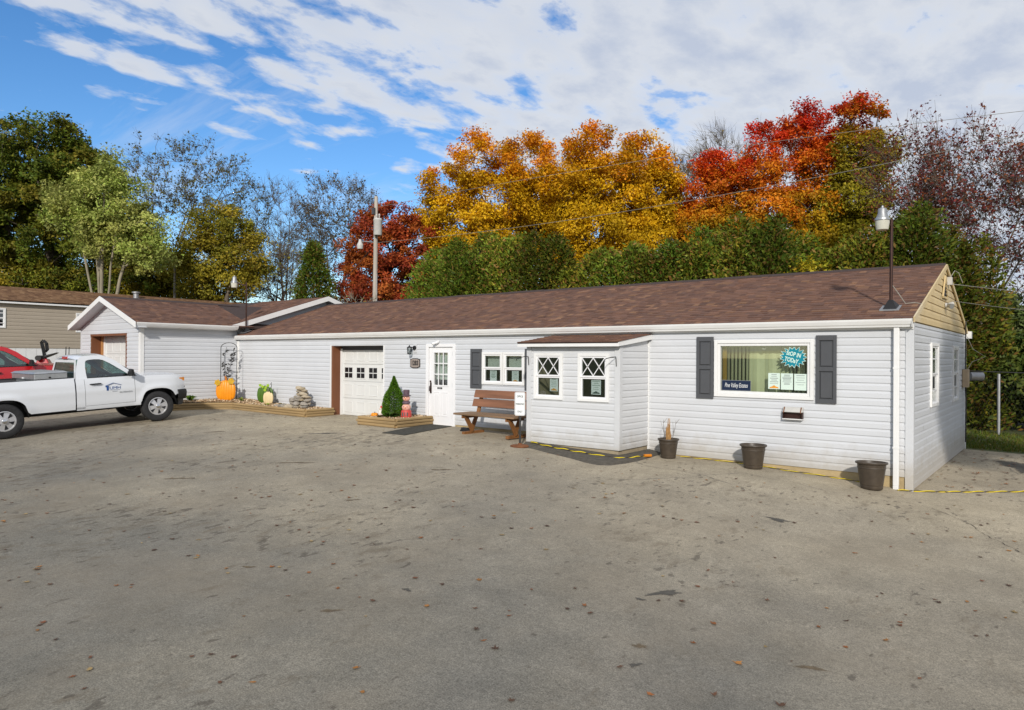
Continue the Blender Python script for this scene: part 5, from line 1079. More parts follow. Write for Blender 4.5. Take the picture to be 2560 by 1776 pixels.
for x, y, s_ in ((-0.62, -0.15, 0.12), (-0.5, -0.33, 0.15), (-0.25, -0.38, 0.13), (0.05, -0.4, 0.17), (-0.8, -0.25, 0.1), (0.3, -0.34, 0.12)): rock(rp, (x, y, 0.04), (s_, s_ * 0.75, s_ * 0.5), 200 + k); k += 1
# dwarf spruce
def np_needles(n, hgt, rad, seed, pal, size, lump=0.12, taper=1.0, jitter=0.12, prof=None, inner=0.3):
    g_ = np.random.default_rng(seed); z = g_.random(n) ** 1.15
    base = prof(z) if prof is not None else (1 - z) ** taper
    a = g_.random(n) * 2 * np.pi; ph = g_.random(6) * 6.28
    lm = 1 + lump * (np.sin(a * 3 + ph[0] + z * 5) + np.sin(a * 5 + ph[1] - z * 9) * 0.7 + np.sin(a * 7 + ph[2] + z * 15) * 0.6 + np.sin(z * 26 + a * 2 + ph[3]) * 0.5)
    rr_ = rad * base * lm * (1 - inner * g_.random(n) ** 2.2)
    pos = np.stack([rr_ * np.cos(a), rr_ * np.sin(a), z * hgt], 1) + g_.normal(0, jitter * size, (n, 3))
    outv = np.stack([np.cos(a), np.sin(a), g_.normal(0.55, 0.35, n)], 1) + g_.normal(0, 0.45, (n, 3)); outv /= np.linalg.norm(outv, axis=1)[:, None]
    sdv = np.cross(outv, g_.normal(0, 1, (n, 3))); sdv /= np.linalg.norm(sdv, axis=1)[:, None] + 1e-9
    l = size * g_.uniform(0.6, 1.3, n)[:, None]; w_ = l * g_.uniform(0.28, 0.5, n)[:, None]
    V = np.concatenate([pos - outv * l * 0.5, pos + sdv * w_ * 0.5, pos + outv * l * 0.5, pos - sdv * w_ * 0.5], 1).reshape(-1, 3)
    F = np.arange(4 * n).reshape(n, 4)
    pc = np.array(pal)[g_.integers(0, len(pal), n)] * g_.uniform(0.75, 1.3, n)[:, None]
    return V, F, pc
sp = thing('dwarf_spruce', 'small bright green conical spruce in the square bed', 'shrub', (-13.78, 12.35, 0.19))
spf = lambda z: np.where(z < 0.08, 0.75 + z * 3, np.where(z < 0.5, 1.0 - (z - 0.08) * 0.45, np.where(z < 0.78, 0.81 * (1 - (z - 0.5) / 0.28) + 0.30 * (z - 0.5) / 0.28, 0.30 * (1 - (z - 0.78) / 0.22) + 0.02)))
V, F, pc = np_needles(20000, 1.04, 0.30, 4, [(0.06, 0.14, 0.012), (0.09, 0.19, 0.018), (0.04, 0.10, 0.01), (0.12, 0.23, 0.02)], 0.04, 0.05, 1.0, 0.15, spf, 0.3)
np_obj('foliage', V, F, 'needle', sp, pc); MB().tube([(0, 0, 0), (0, 0, 0.8)], [0.025, 0.008], 6).build('trunk', 'bark_dark', sp)
# stacked snowman ornament
sn = thing('snowman_ornament', 'stacked pink-faced figure ornament with dark hat on a red base', 'ornament', (-13.2, 12.25, 0.19), R(32))
MB().lathe([(0.0, 0), (0.13, 0.0), (0.14, 0.03), (0.13, 0.18), (0.115, 0.2), (0.0, 0.2)], 18).build('base', 'red_paint', sn, smooth=True)
for k in (-0.06, 0.0, 0.06): MB().box(k - 0.012, k + 0.012, -0.142, -0.128, 0.06, 0.15).build('plank_mark', 'ink', sn)
for z_, s_ in ((0.27, 1.0), (0.50, 0.82)):
    h = MB().ball((0, 0, z_), 0.115 * s_, 0.10 * s_, 0.10 * s_, 18, 12).build('head', 'pink_paint', sn, smooth=True)
    for e in (-1, 1): MB().ball((e * 0.04 * s_, -0.093 * s_, z_ + 0.02), 0.011, 0.008, 0.013, 8, 6).build('eye', 'black', h)
    MB().tube([(0, -0.095 * s_, z_), (0, -0.15 * s_, z_ - 0.01)], [0.014, 0.002], 7).build('nose', 'orange_paint', h)
MB().lathe([(0.09, 0.36), (0.105, 0.375), (0.10, 0.40), (0.085, 0.42), (0.07, 0.43), (0.0, 0.43)], 18).build('scarf', 'purple_paint', sn, smooth=True)
MB().lathe([(0.0, 0.555), (0.12, 0.56), (0.125, 0.57), (0.085, 0.585), (0.075, 0.59), (0.082, 0.70), (0.07, 0.715), (0.0, 0.715)], 18).build('hat', 'purple_paint', sn, smooth=True)
gn = thing('bird_ornament', 'little white bird ornament with red cap in the square bed', 'ornament', (-14.17, 12.25, 0.19), R(20))
MB().lathe([(0.0, 0.0), (0.06, 0.0), (0.075, 0.06), (0.06, 0.13), (0.035, 0.17), (0.0, 0.18)], 14).build('body', 'white_resin', gn, smooth=True)
MB().ball((0.0, -0.01, 0.19), 0.042, 0.042, 0.042).build('head', 'white_resin', gn, smooth=True)
MB().lathe([(0.045, 0.205), (0.03, 0.24), (0.0, 0.275)], 12, (0.012, 0, 0)).build('cap', 'red_paint', gn, smooth=True)
MB().tube([(0, -0.045, 0.185), (0.0, -0.075, 0.18)], [0.012, 0.002], 6).build('beak', 'orange_paint', gn)
sq = thing('squash_ornament', 'small orange squash lying in the square bed', 'pumpkin decoration', (-14.1, 11.98, 0.19))
for k in range(6): MB().ball((0.045 * math.cos(k * 1.047), 0.045 * math.sin(k * 1.047), 0.05), 0.05, 0.05, 0.05, 10, 8).build('lobe', 'orange_paint', sq, smooth=True)
MB().tube([(0, 0, 0.08), (0.01, 0, 0.13)], [0.016, 0.01], 6).build('stalk', 'bark', sq)
def leafy(name, label, loc, n, rad, hgt, pal, seed, cat='plant', group=None):
    g_ = random.Random(seed); q = MB()
    for k in range(n):
        a = g_.uniform(0, 6.28); l = rad * g_.uniform(0.5, 1.1); h = hgt * g_.uniform(0.4, 1.1); w_ = l * 0.22; ca, sa = math.cos(a), math.sin(a); q.cc = tuple(c * g_.uniform(0.7, 1.3) for c in g_.choice(pal))
        m_ = (l * 0.5 * ca, l * 0.5 * sa, h)
        q.add([(0, 0, 0), (m_[0] - w_ * sa, m_[1] + w_ * ca, m_[2]), (l * ca, l * sa, h * 0.75), (m_[0] + w_ * sa, m_[1] - w_ * ca, m_[2])], [(0, 1, 2, 3)])
    o = q.build(name, 'leaf'); o.location = loc; tag(o, label, cat, group); return o
GR = [(0.10, 0.17, 0.02), (0.15, 0.22, 0.03), (0.06, 0.11, 0.015)]
leafy('bed_plant', 'leafy green plant in the corner bed by the pickup bumper', (-21.95, 11.1, 0.24), 40, 0.22, 0.22, GR, 1)
leafy('bed_plant', 'small lime plant in the corner bed beside the orange pumpkin', (-21.1, 12.35, 0.26), 22, 0.14, 0.12, [(0.2, 0.27, 0.04)], 2)
leafy('bed_plant', 'low lime plant in front of the cream pumpkin', (-19.55, 12.3, 0.2), 18, 0.17, 0.06, [(0.22, 0.27, 0.03)], 3)
leafy('bed_plant', 'low spiky green plant at the foot of the dwarf spruce', (-13.5, 12.0, 0.19), 40, 0.26, 0.14, [(0.04, 0.085, 0.012), (0.07, 0.12, 0.02)], 4)
leafy('bed_plant', 'brown withered leaves between the ornaments of the square bed', (-13.75, 11.95, 0.19), 12, 0.2, 0.06, [(0.09, 0.06, 0.03)], 5)
leafy('bed_plant', 'dry olive tuft beside the rock pile', (-18.75, 12.3, 0.2), 14, 0.14, 0.1, [(0.16, 0.14, 0.03)], 6)

# ------------------------------------------------------------------ utility pole and lines
up_ = thing('utility_pole', 'weathered wooden utility pole with transformer rising behind the roof', 'utility pole', gp(-25.46, 21.6))
MB().tube([(0, 0, -0.2), (0.0, 0, 4.5), (0.03, 0, 9.15)], [0.125, 0.11, 0.085], 14).build('pole', 'pole_wood', up_, smooth=True)
MB().lathe([(0.0, 0.0), (0.18, 0.0), (0.195, 0.03), (0.195, 0.66), (0.21, 0.68), (0.21, 0.73), (0.16, 0.78), (0.0, 0.80)], 20, (0.28, -0.10, 7.3)).build('transformer', 'grey_box', up_, smooth=True)
for a in (-0.08, 0.1): MB().lathe([(0.03, 0.0), (0.03, 0.06), (0.05, 0.08), (0.03, 0.1), (0.05, 0.12), (0.02, 0.18), (0.0, 0.18)], 8, (0.30 + a, -0.12, 8.1)).build('bushing', 'grey_box', up_)
MB().tube([(0.03, 0, 7.0), (-0.4, -0.35, 7.05), (-0.55, -0.45, 7.0)], 0.025, 6).build('lamp_arm', 'galv', up_)
MB().lathe([(0.0, 0.14), (0.06, 0.13), (0.08, 0.0), (0.15, -0.12), (0.15, -0.18), (0.13, -0.32), (0.0, -0.34)], 16, (-0.55, -0.45, 7.02)).build('lamp_head', 'grey_box', up_, smooth=True)
MB().tube([(0.16, -0.02, -0.1), (0.15, -0.02, 5.5)], 0.022, 6).build('conduit', 'galv', up_)
MB().box(-0.05, 0.1, -0.2, -0.1, 8.3, 8.6).build('cutout_fuse', 'dark_grey', up_)
def cable(label, a, b_, sag, r_=0.009, mat='wire', cat='cable', group='overhead lines', name='overhead_line'):
    a, b_ = Vector(a), Vector(b_); pts = [a.lerp(b_, i / 24) - Vector((0, 0, sag * 4 * (i / 24) * (1 - i / 24))) for i in range(25)]
    o = MB().tube(pts, r_, 5).build(name, mat); tag(o, label, cat, group); return o
cable('overhead line from the pole transformer passing behind the roof lamp', (-25.3, 21.6, 7.05), (4.0, 24.5, 8.6), 0.55)
cable('higher overhead line crossing the orange maples', (-25.4, 21.6, 8.7), (2.0, 26.0, 9.0), -0.35, 0.008)
cable('slanting guy wire running down from the utility pole', (-25.46, 21.6, 7.0), (-30.2, 20.9, 3.2), 0.05, 0.012, 'dark_wire')
cable('pale service cable tied to the gable peak', (-1.95, 16.9, 3.32), (5.5, 27.0, 2.95), 0.10, 0.006, 'pale_wire')
cable('lower pale service cable behind the gable', (-1.96, 17.4, 3.0), (5.5, 26.0, 2.75), 0.22, 0.006, 'pale_wire')
svc = thing('service_mast', 'small white insulator bracket at the gable peak', 'bracket', (-1.98, 16.9, 3.36))
MB().box(-0.03, 0.05, -0.06, 0.06, -0.06, 0.10).build('bracket', 'grey_box', svc); MB().tube([(0.02, 0, 0.1), (0.08, 0.12, 0.24), (0.14, 0.2, 0.2), (0.2, 0.3, 0.0)], 0.007, 5).build('drip_loop', 'pale_wire', svc)
yl = thing('yard_light_pole', 'slim white yard light pole behind the mobile home', 'light pole', gp(-41.5, 21.6))
MB().tube([(0, 0, 0), (0, 0, 6.0)], 0.08, 10).build('pole', 'white_trim', yl, smooth=True); MB().tube([(0, 0, 5.9), (-0.3, -0.25, 6.05)], 0.05, 8).build('arm', 'white_trim', yl); MB().lathe([(0.0, 0.1), (0.14, 0.06), (0.15, -0.02), (0.0, -0.04)], 12, (-0.35, -0.3, 6.05)).build('head', 'white_trim', yl)
q = MB(); q.tube([gp(-42.2, 20.3), gp(-42.2, 20.3, 6.2)], [0.09, 0.07], 8); tag(q.build('wooden_post', 'pole_wood'), 'plain wooden post behind the mobile home next to the white light pole', 'post')
# fence on the right
fe = thing('chain_link_fence', 'old chain-link fence with slim steel posts in front of the dark shrubs', 'fence', (0, 25.0, 0), world=True)
for x in (-1.68, 1.2, 4.0): MB().tube([gp(x, 25.0, -0.05), gp(x, 25.0, 1.75)], 0.045, 8).build('post', 'galv', fe, smooth=True)
MB().tube([gp(-6, 25.0, 1.72), gp(5, 25.0, 1.72)], 0.014, 6).build('rail', 'dark_wire', fe)
mesh_ = MB()
for k in range(70):
    x = -3.2 + 0.1 * k
    mesh_.bar(gp(x, 25.02, 0.02), gp(x + 0.85, 25.02, 1.7), 0.002, 0.002); mesh_.bar(gp(x + 0.85, 25.025, 0.02), gp(x, 25.025, 1.7), 0.002, 0.002)
mesh_.build('wire_mesh', 'dark_wire', fe, kind='stuff')
# ------------------------------------------------------------------ pickups
WB = 3.40
def arch(x, rear, r=0.475, zc=0.40):
    dx = abs(x - (0.0 if rear else WB))
    return zc + (max(0.0, r ** 2.6 - dx ** 2.6)) ** (1 / 2.6) if dx < r else None
def yprof(z): return float(np.interp(z, [0.38, 0.46, 0.60, 0.80, 0.93, 1.02, 1.15, 1.26, 1.36], [0.93, 0.965, 0.990, 1.0, 1.012, 1.003, 0.992, 0.968, 0.945]))
def ybody(x, z):
    y = yprof(z)
    for xc in (0.0, WB):
        d = math.hypot(x - xc, z - 0.40); y += 0.028 * math.exp(-((d - 0.50) / 0.10) ** 2)
    if x > 3.62: y *= 1 - 0.30 * ((x - 3.62) / 1.0) ** 2
    if x < -1.05: y *= 1 - 0.12 * ((-1.05 - x) / 0.4) ** 2
    return y
def skin(mb, x0, x1, zb, zt, levels=14, step=0.055, sides=(-1, 1), ret=0.03):
    n = max(2, int(math.ceil((x1 - x0) / step)) + 1)
    for sd_ in sides:
        base = len(mb.v)
        for i in range(n):
            x = x0 + (x1 - x0) * i / (n - 1); lo, hi = zb(x), zt(x)
            col = [(x, sd_ * (ybody(x, lo) - ret), lo + 0.002)] + [(x, sd_ * ybody(x, lo + (hi - lo) * k / levels), lo + (hi - lo) * k / levels) for k in range(levels + 1)] + [(x, sd_ * (ybody(x, hi) - ret), hi + 0.004)]
            mb.v += col
        m_ = levels + 3
        for i in range(n - 1):
            for k in range(m_ - 1):
                f = [base + i * m_ + k, base + (i + 1) * m_ + k, base + (i + 1) * m_ + k + 1, base + i * m_ + k + 1]
                mb.f.append(f if sd_ < 0 else f[::-1]); mb.c.append(None)
def wheel(parent, x, y, side, r=0.395, steer=0.0, rim='rim_steel'):
    e = bpy.data.objects.new('wheel', None); C.objects.link(e); e.parent = parent; e.location = (x, y, r); e.rotation_euler = (0, 0, steer)
    s = side; w_ = 0.125
    tp = [(0.225, -w_ * 0.85), (0.26, -w_ * 1.0), (0.345, -w_ * 1.02), (0.382, -w_ * 0.86), (r, -w_ * 0.62), (r + 0.001, 0), (r, w_ * 0.62), (0.382, w_ * 0.86), (0.345, w_ * 1.02), (0.26, w_), (0.225, w_ * 0.85)]
    MB().lathe(tp, 40, axis='y').build('tyre', 'rubber', e, smooth=True)
    q = MB(); q.lathe([(0.232, s * 0.115), (0.215, s * 0.118), (0.205, s * 0.095), (0.20, s * 0.07)], 40, axis='y')
    q.lathe([(0.232, s * 0.115), (0.232, -s * 0.11)], 40, axis='y')
    for k in range(6):
        a = k * math.pi / 3 + 0.2
        for da, r0, r1, y0, y1 in ((0.0, 0.075, 0.21, 0.105, 0.085),):
            ca, sa = math.cos(a), math.sin(a); w0, w1 = 0.038, 0.062
            pts = []
            for rr_, ww, yy in ((r0, w0, y0), (r1, w1, y1)):
                for sgn in (-1, 1): pts.append((rr_ * ca - sgn * ww * sa, s * yy, rr_ * sa + sgn * ww * ca))
            pts += [(p[0], p[1] - s * 0.03, p[2]) for p in pts]
            q.add(pts, [(0, 1, 3, 2), (4, 6, 7, 5), (0, 2, 6, 4), (1, 5, 7, 3), (0, 4, 5, 1)])
    q.lathe([(0.10, s * 0.09), (0.085, s * 0.115), (0.05, s * 0.12)], 20, axis='y')
    q.build('rim', rim, e, smooth=True)
    MB().lathe([(0.055, s * 0.115), (0.05, s * 0.14), (0.03, s * 0.15), (0.0, s * 0.152)], 16, axis='y').build('hub_cap', 'chrome', e, smooth=True)
    MB().lathe([(0.0, s * 0.05), (0.20, s * 0.05)], 24, axis='y').build('brake_disc', 'dark_grey', e)
def ring(mb, outer, inner, fn):
    n = len(outer); mb.add([fn(*p) for p in outer] + [fn(*p) for p in inner], [(i, (i + 1) % n, n + (i + 1) % n, n + i) for i in range(n)])
def pickup(name, label, loc, heading, pitch, paint, scale=1.0, decals=False, tbox=False, steer=0.0, dark_rail=True):
    t_ = thing(name, label, 'pickup truck', loc, heading); t_.rotation_euler = (0, -pitch, heading); t_.scale = (scale,) * 3
    XT, XN = -1.28, 4.22
    # bed
    zb = lambda x: arch(x, True) or (0.47 if x > 0 else 0.52)
    b_ = MB(); skin(b_, XT, 1.235, zb, lambda x: 1.345, sides=(1,)); b_.build('bed_side', paint, t_, smooth=True)
    b_ = MB(); skin(b_, XT, 1.235, zb, lambda x: 1.345, sides=(-1,)); bed = b_.build('bed_side', paint, t_, smooth=True)
    q = MB(); q.box(XT + 0.03, 1.22, -0.80, 0.80, 0.80, 0.84)
    for s in (-1, 1): q.box(XT + 0.03, 1.22, s * 0.80, s * 0.84, 0.80, 1.33) if s > 0 else q.box(XT + 0.03, 1.22, -0.84, -0.80, 0.80, 1.33)
    q.box(1.17, 1.21, -0.80, 0.80, 0.84, 1.33); q.build('bed_liner', 'dark_grey', bed)
    for s in (-1, 1):
        y0, y1 = sorted((s * 0.80, s * 0.925)); MB().box(XT + 0.02, 1.225, y0, y1, 1.335, 1.362).build('bed_rail', 'black', bed, bevel=0.008)
    q = MB(); q.box(XT - 0.03, XT + 0.03, -0.93, 0.93, 0.62, 1.345); q.build('tailgate', paint, t_, bevel=0.015)
    for s in (-1, 1):
        y0, y1 = sorted((s * 0.80, s * 0.95)); MB().box(XT - 0.05, XT + 0.05, y0, y1, 0.85, 1.3).build('tail_light', 'red_plastic', t_)
    MB().box(XT - 0.16, XT - 0.02, -0.95, 0.95, 0.48, 0.64).build('rear_bumper', 'chrome', t_, bevel=0.02)
    # cab lower body and doors
    b_ = MB(); skin(b_, 1.262, 1.472, lambda x: 0.47, lambda x: 1.30); b_.box(1.262, 1.30, -0.9, 0.9, 0.5, 1.30); b_.build('cab_corner', paint, t_, smooth=True)
    for s, nm in ((-1, 'door'), (1, 'door')):
        b_ = MB(); skin(b_, 1.480, 2.765, lambda x: 0.55, lambda x: 1.30 - 0.012 * (x - 1.48), sides=(s,)); d = b_.build('door', paint, t_, smooth=True)
        h = MB(); h.tube([(1.60, s * 1.0, 1.135), (1.62, s * 1.035, 1.137), (1.80, s * 1.04, 1.143), (1.86, s * 1.03, 1.143), (1.88, s * 1.0, 1.142)], [0.012, 0.018, 0.02, 0.018, 0.012], 8); h.build('handle', 'black', d, smooth=True)
        if s < 0 and decals:
            FD = Fr((0.16, -1.0, 0), (1, 0, 0), (0, -1, 0))
            text('UMH', FD, 2.075, 0.012, 0.985, 0.125, 'blue_print', d, sx=1.08)
            l = MB(); l.bar(FD.p(1.83, 0.019, 1.065), FD.p(2.03, 0.012, 1.135), 0.012, 0.012, upv=(0, -1, 0)); l.bar(FD.p(2.03, 0.012, 1.135), FD.p(2.24, 0.017, 1.065), 0.010, 0.010, upv=(0, -1, 0)); l.build('emblem_roof', 'blue_print', d)
            l = MB(); l.fbox(FD, 1.852, 1.905, 0.012, 0.018, 0.92, 1.06); l.fbox(FD, 1.825, 1.852, 0.012, 0.018, 1.03, 1.06); l.build('emblem_column', 'blue_print', d)
            l = MB(); l.fbox(FD, 1.94, 2.20, 0.012, 0.0165, 0.925, 0.934); l.fbox(FD, 2.0, 2.13, 0.012, 0.0165, 0.885, 0.893); l.build('emblem_line', 'grey_print', d)
            text('SILVERADO', FD, 2.36, 0.012, 0.845, 0.05, 'chrome_print', d, sx=1.35, bold=0.001)
    for s in (-1, 1): b_ = MB(); skin(b_, 1.262, 2.91, lambda x: 0.44, lambda x: 0.542, levels=3, sides=(s,)); b_.build('rocker', paint, t_, smooth=True)
    # front fenders, hood, nose
    zf = lambda x: arch(x, False) or (0.47 if x < WB else 0.66)
    ztop = lambda x: float(np.interp(x, [2.77, 3.1, 3.6, 3.95, 4.1, 4.22], [1.285, 1.29, 1.275, 1.25, 1.225, 1.165]))
    for s in (-1, 1): b_ = MB(); skin(b_, 2.773, XN, zf, ztop, sides=(s,)); b_.build('front_fender', paint, t_, smooth=True)
    q = MB(); n = 26; m_ = 12
    for i in range(n):
        x = 2.86 + (XN - 2.86) * i / (n - 1)
        for k in range(m_ + 1):
            f = -1 + 2 * k / m_; yw = ybody(x, ztop(x)) - 0.02
            bul = 0.06 * (1 - abs(f) ** 2.6)
            nose = -0.10 * max(0, (x - 4.0) / 0.22) ** 2 * (1 - 0.3 * abs(f))
            q.v.append((x + 0.08 * (1 - f * f) * max(0, (x - 3.7) / 0.52), f * yw, ztop(x) + 0.004 + bul * (1 - max(0, (x - 3.9) / 0.45)) + nose * 0.3))
    for i in range(n - 1):
        for k in range(m_): q.f.append([i * (m_ + 1) + k, (i + 1) * (m_ + 1) + k, (i + 1) * (m_ + 1) + k + 1, i * (m_ + 1) + k + 1]); q.c.append(None)
    q.build('hood', paint, t_, smooth=True)
    MB().box(2.80, 2.99, -0.86, 0.86, 1.26, 1.30).build('cowl', 'black', t_, bevel=0.01)
    q = MB(); q.hexa([(4.02, -0.84, 0.60), (4.24, -0.62, 0.60), (4.24, 0.62, 0.60), (4.02, 0.84, 0.60), (4.02, -0.84, 1.16), (4.25, -0.62, 1.16), (4.25, 0.62, 1.16), (4.02, 0.84, 1.16)]); q.build('grille', 'black', t_)
    for z_ in (0.80, 0.93): MB().box(4.255, 4.30, -0.6, 0.6, z_, z_ + 0.05).build('grille_bar', 'chrome', t_, bevel=0.01)
    for s in (-1, 1):
        hl = MB(); pts = [(4.03, s * 0.938), (4.235, s * 0.885), (4.30, s * 0.64), (4.22, s * 0.62), (4.0, s * 0.85)]
        hl.prism(pts, lambda a, b2, d: Vector((a, b2, d)), 0.82, 1.17); h_ = hl.build('headlight', 'chrome', t_, bevel=0.012)
        MB().prism([(a + (0.006 if i < 3 else 0), b2 + s * (0.006 if i < 3 else 0)) for i, (a, b2) in enumerate(pts)], lambda a, b2, d: Vector((a, b2, d)), 1.04, 1.15).build('indicator', 'amber', h_)
        MB().prism([(a + (0.006 if i < 3 else 0), b2 + s * (0.006 if i < 3 else 0)) for i, (a, b2) in enumerate(pts)], lambda a, b2, d: Vector((a, b2, d)), 0.83, 0.87).build('bezel', 'black', h_)
    bp_ = MB(); prof = [(-0.985, 3.93), (-0.96, 4.16), (-0.88, 4.30), (-0.6, 4.385), (0.6, 4.385), (0.88, 4.30), (0.96, 4.16), (0.985, 3.93)]
    n = len(prof)
    for z_, k in ((0.50, -0.03), (0.53, 0.0), (0.70, 0.02), (0.775, 0.0), (0.785, -0.05)):
        for y_, x_ in prof: bp_.v.append((x_ + k, y_ * (1 + k * 0.3), z_))
    for l in range(4):
        for i in range(n - 1): bp_.f.append([l * n + i, l * n + i + 1, (l + 1) * n + i + 1, (l + 1) * n + i]); bp_.c.append(None)
    bp_.f.append([4 * n + i for i in range(n)]); bp_.c.append(None)
    bp_.build('front_bumper', 'black', t_, smooth=True)
    MB().hexa([(4.02, -0.80, 0.34), (4.24, -0.72, 0.34), (4.24, 0.72, 0.34), (4.02, 0.80, 0.34), (4.0, -0.84, 0.52), (4.28, -0.75, 0.52), (4.28, 0.75, 0.52), (4.0, 0.84, 0.52)]).build('air_dam', 'dark_grey', t_, bevel=0.02)
    # greenhouse
    yg = lambda z: 0.955 - max(0, z - 1.28) * 0.33
    OUT = [(1.275, 1.285), (1.30, 1.45), (1.34, 1.62), (1.40, 1.78), (1.46, 1.845), (1.58, 1.872), (1.80, 1.882), (2.00, 1.872), (2.14, 1.835), (2.36, 1.715), (2.62, 1.50), (2.98, 1.275), (2.70, 1.28), (2.40, 1.285), (2.0, 1.287), (1.6, 1.287)]
    INN = [(1.555, 1.335), (1.55, 1.45), (1.555, 1.60), (1.575, 1.72), (1.605, 1.757), (1.68, 1.775), (1.82, 1.78), (1.94, 1.774), (2.03, 1.752), (2.20, 1.66), (2.42, 1.51), (2.655, 1.345), (2.6, 1.325), (2.36, 1.327), (2.0, 1.33), (1.68, 1.333)]
    for s in (-1, 1):
        g_ = MB(); ring(g_, OUT, INN, lambda x, z: (x, s * yg(z), z)); ring(g_, INN, INN, lambda x, z: (x, s * yg(z), z))
        n = len(INN); g_.add([(x, s * yg(z), z) for x, z in INN] + [(x, s * (yg(z) - 0.03), z) for x, z in INN], [(i, (i + 1) % n, n + (i + 1) % n, n + i) for i in range(n)])
        g_.build('cab_side', paint, t_, smooth=False)
        gl = MB(); gl.add([(x, s * (yg(z) - 0.018), z) for x, z in INN], [list(range(n))]); gl.build('side_window', 'car_glass', t_)
        bs = MB(); bs.tube([(1.56, s * (yg(1.33) + 0.004), 1.325), (2.0, s * (yg(1.325) + 0.004), 1.322), (2.66, s * (yg(1.32) + 0.004), 1.318)], 0.011, 6); bs.build('window_seal', 'black', t_)
        mr = MB(); mr.prism([(2.60, 1.315), (2.86, 1.305), (2.66, 1.42), (2.62, 1.44)], lambda a, b2, d: Vector((a, s * d, b2)), 0.93, 0.965); mr.tube([(2.68, s * 0.95, 1.36), (2.66, s * 1.06, 1.37)], [0.035, 0.03], 8)
        mr.hexa([(2.60, s * 1.03, 1.30), (2.72, s * 1.03, 1.30), (2.69, s * 1.24, 1.31), (2.59, s * 1.24, 1.31), (2.60, s * 1.03, 1.50), (2.68, s * 1.03, 1.50), (2.66, s * 1.24, 1.49), (2.59, s * 1.24, 1.49)]); mr.build('mirror', 'black', t_, bevel=0.018)
    rf = MB(); xs_ = [(1.40, 1.78), (1.46, 1.845), (1.58, 1.872), (1.80, 1.882), (2.00, 1.872), (2.14, 1.835)]; m_ = 10
    for x, z in xs_:
        for k in range(m_ + 1):
            f = -1 + 2 * k / m_; rf.v.append((x - (0.05 * (1 - f * f) if x < 1.5 else -0.06 * (1 - f * f) if x > 1.9 else 0), f * yg(z), z + 0.045 * (1 - f * f)))
    for i in range(len(xs_) - 1):
        for k in range(m_): rf.f.append([i * (m_ + 1) + k, (i + 1) * (m_ + 1) + k, (i + 1) * (m_ + 1) + k + 1, i * (m_ + 1) + k + 1]); rf.c.append(None)
    rf.build('roof', paint, t_, smooth=True)
    # rear window and windscreen
    ro = [(-1, 1.285), (-1, 1.78), (1, 1.78), (1, 1.285)]; xr = lambda z: float(np.interp(z, [1.285, 1.45, 1.62, 1.78], [1.272, 1.29, 1.325, 1.36]))
    g_ = MB(); O_ = [(xr(z), s * yg(z), z) for s, z in ro]; I_ = [(xr(z), s * (yg(z) - 0.12), z) for s, z in ((-1, 1.35), (-1, 1.72), (1, 1.72), (1, 1.35))]
    g_.add(O_ + I_, [(i, (i + 1) % 4, 4 + (i + 1) % 4, 4 + i) for i in range(4)]); g_.add([(1.36, -yg(1.78), 1.78), (1.36, yg(1.78), 1.78), (1.40, yg(1.78), 1.80), (1.40, -yg(1.78), 1.80)], [(0, 1, 2, 3)]); g_.build('cab_back', paint, t_)
    g_ = MB(); g_.add([(p[0] + 0.012, p[1], p[2]) for p in I_], [(0, 1, 2, 3)]); g_.build('rear_window', 'car_glass', t_)
    q = MB(); q.hexa([(1.33, -0.16, 1.80), (1.42, -0.16, 1.80), (1.42, 0.16, 1.80), (1.33, 0.16, 1.80), (1.34, -0.16, 1.865), (1.44, -0.16, 1.865), (1.44, 0.16, 1.865), (1.34, 0.16, 1.865)]); q.build('brake_light', 'red_plastic', t_, bevel=0.01)
    g_ = MB(); wsb = [(2.95, 1.285), (2.16, 1.825)]
    O_ = [(2.975, -yg(1.28), 1.278), (2.975, yg(1.28), 1.278), (2.14, yg(1.835), 1.837), (2.14, -yg(1.835), 1.837)]; I_ = [(2.935, -yg(1.28) + 0.085, 1.305), (2.935, yg(1.28) - 0.085, 1.305), (2.19, yg(1.835) - 0.07, 1.81), (2.19, -yg(1.835) + 0.07, 1.81)]
    g_.add(O_ + I_, [(i, (i + 1) % 4, 4 + (i + 1) % 4, 4 + i) for i in range(4)]); g_.build('windscreen_frame', paint, t_)
    g_ = MB(); n = 8; vs = []
    for k in range(n + 1):
        f = k / n; c_ = 0.05 * (1 - (2 * f - 1) ** 2)
        vs += [tuple(Vector(I_[0]).lerp(Vector(I_[1]), f) + Vector((c_, 0, 0))), tuple(Vector(I_[3]).lerp(Vector(I_[2]), f) + Vector((c_, 0, 0.0)))]
    g_.add(vs, [(2 * k, 2 * k + 2, 2 * k + 3, 2 * k + 1) for k in range(n)]); g_.build('windscreen', 'car_glass', t_, smooth=True)
    # inside of the cab
    q = MB(); q.box(1.42, 1.62, -0.78, 0.78, 0.75, 1.50); q.box(1.5, 2.05, -0.78, 0.78, 0.6, 0.95); q.box(1.48, 1.58, -0.6, -0.3, 1.5, 1.66); q.box(1.48, 1.58, 0.3, 0.6, 1.5, 1.66); q.build('seat', 'seat_grey', t_, bevel=0.03)
    q = MB(); q.box(2.5, 2.85, -0.86, 0.86, 0.9, 1.26); q.build('dashboard', 'dark_interior', t_, bevel=0.03)
    MB().tube([(2.38 + 0.06 * math.sin(a), 0.4 + 0.18 * math.cos(a), 1.24 + 0.17 * math.sin(a)) for a in [2 * math.pi * i / 20 for i in range(21)]], 0.014, 6).build('steering_wheel', 'black', t_)
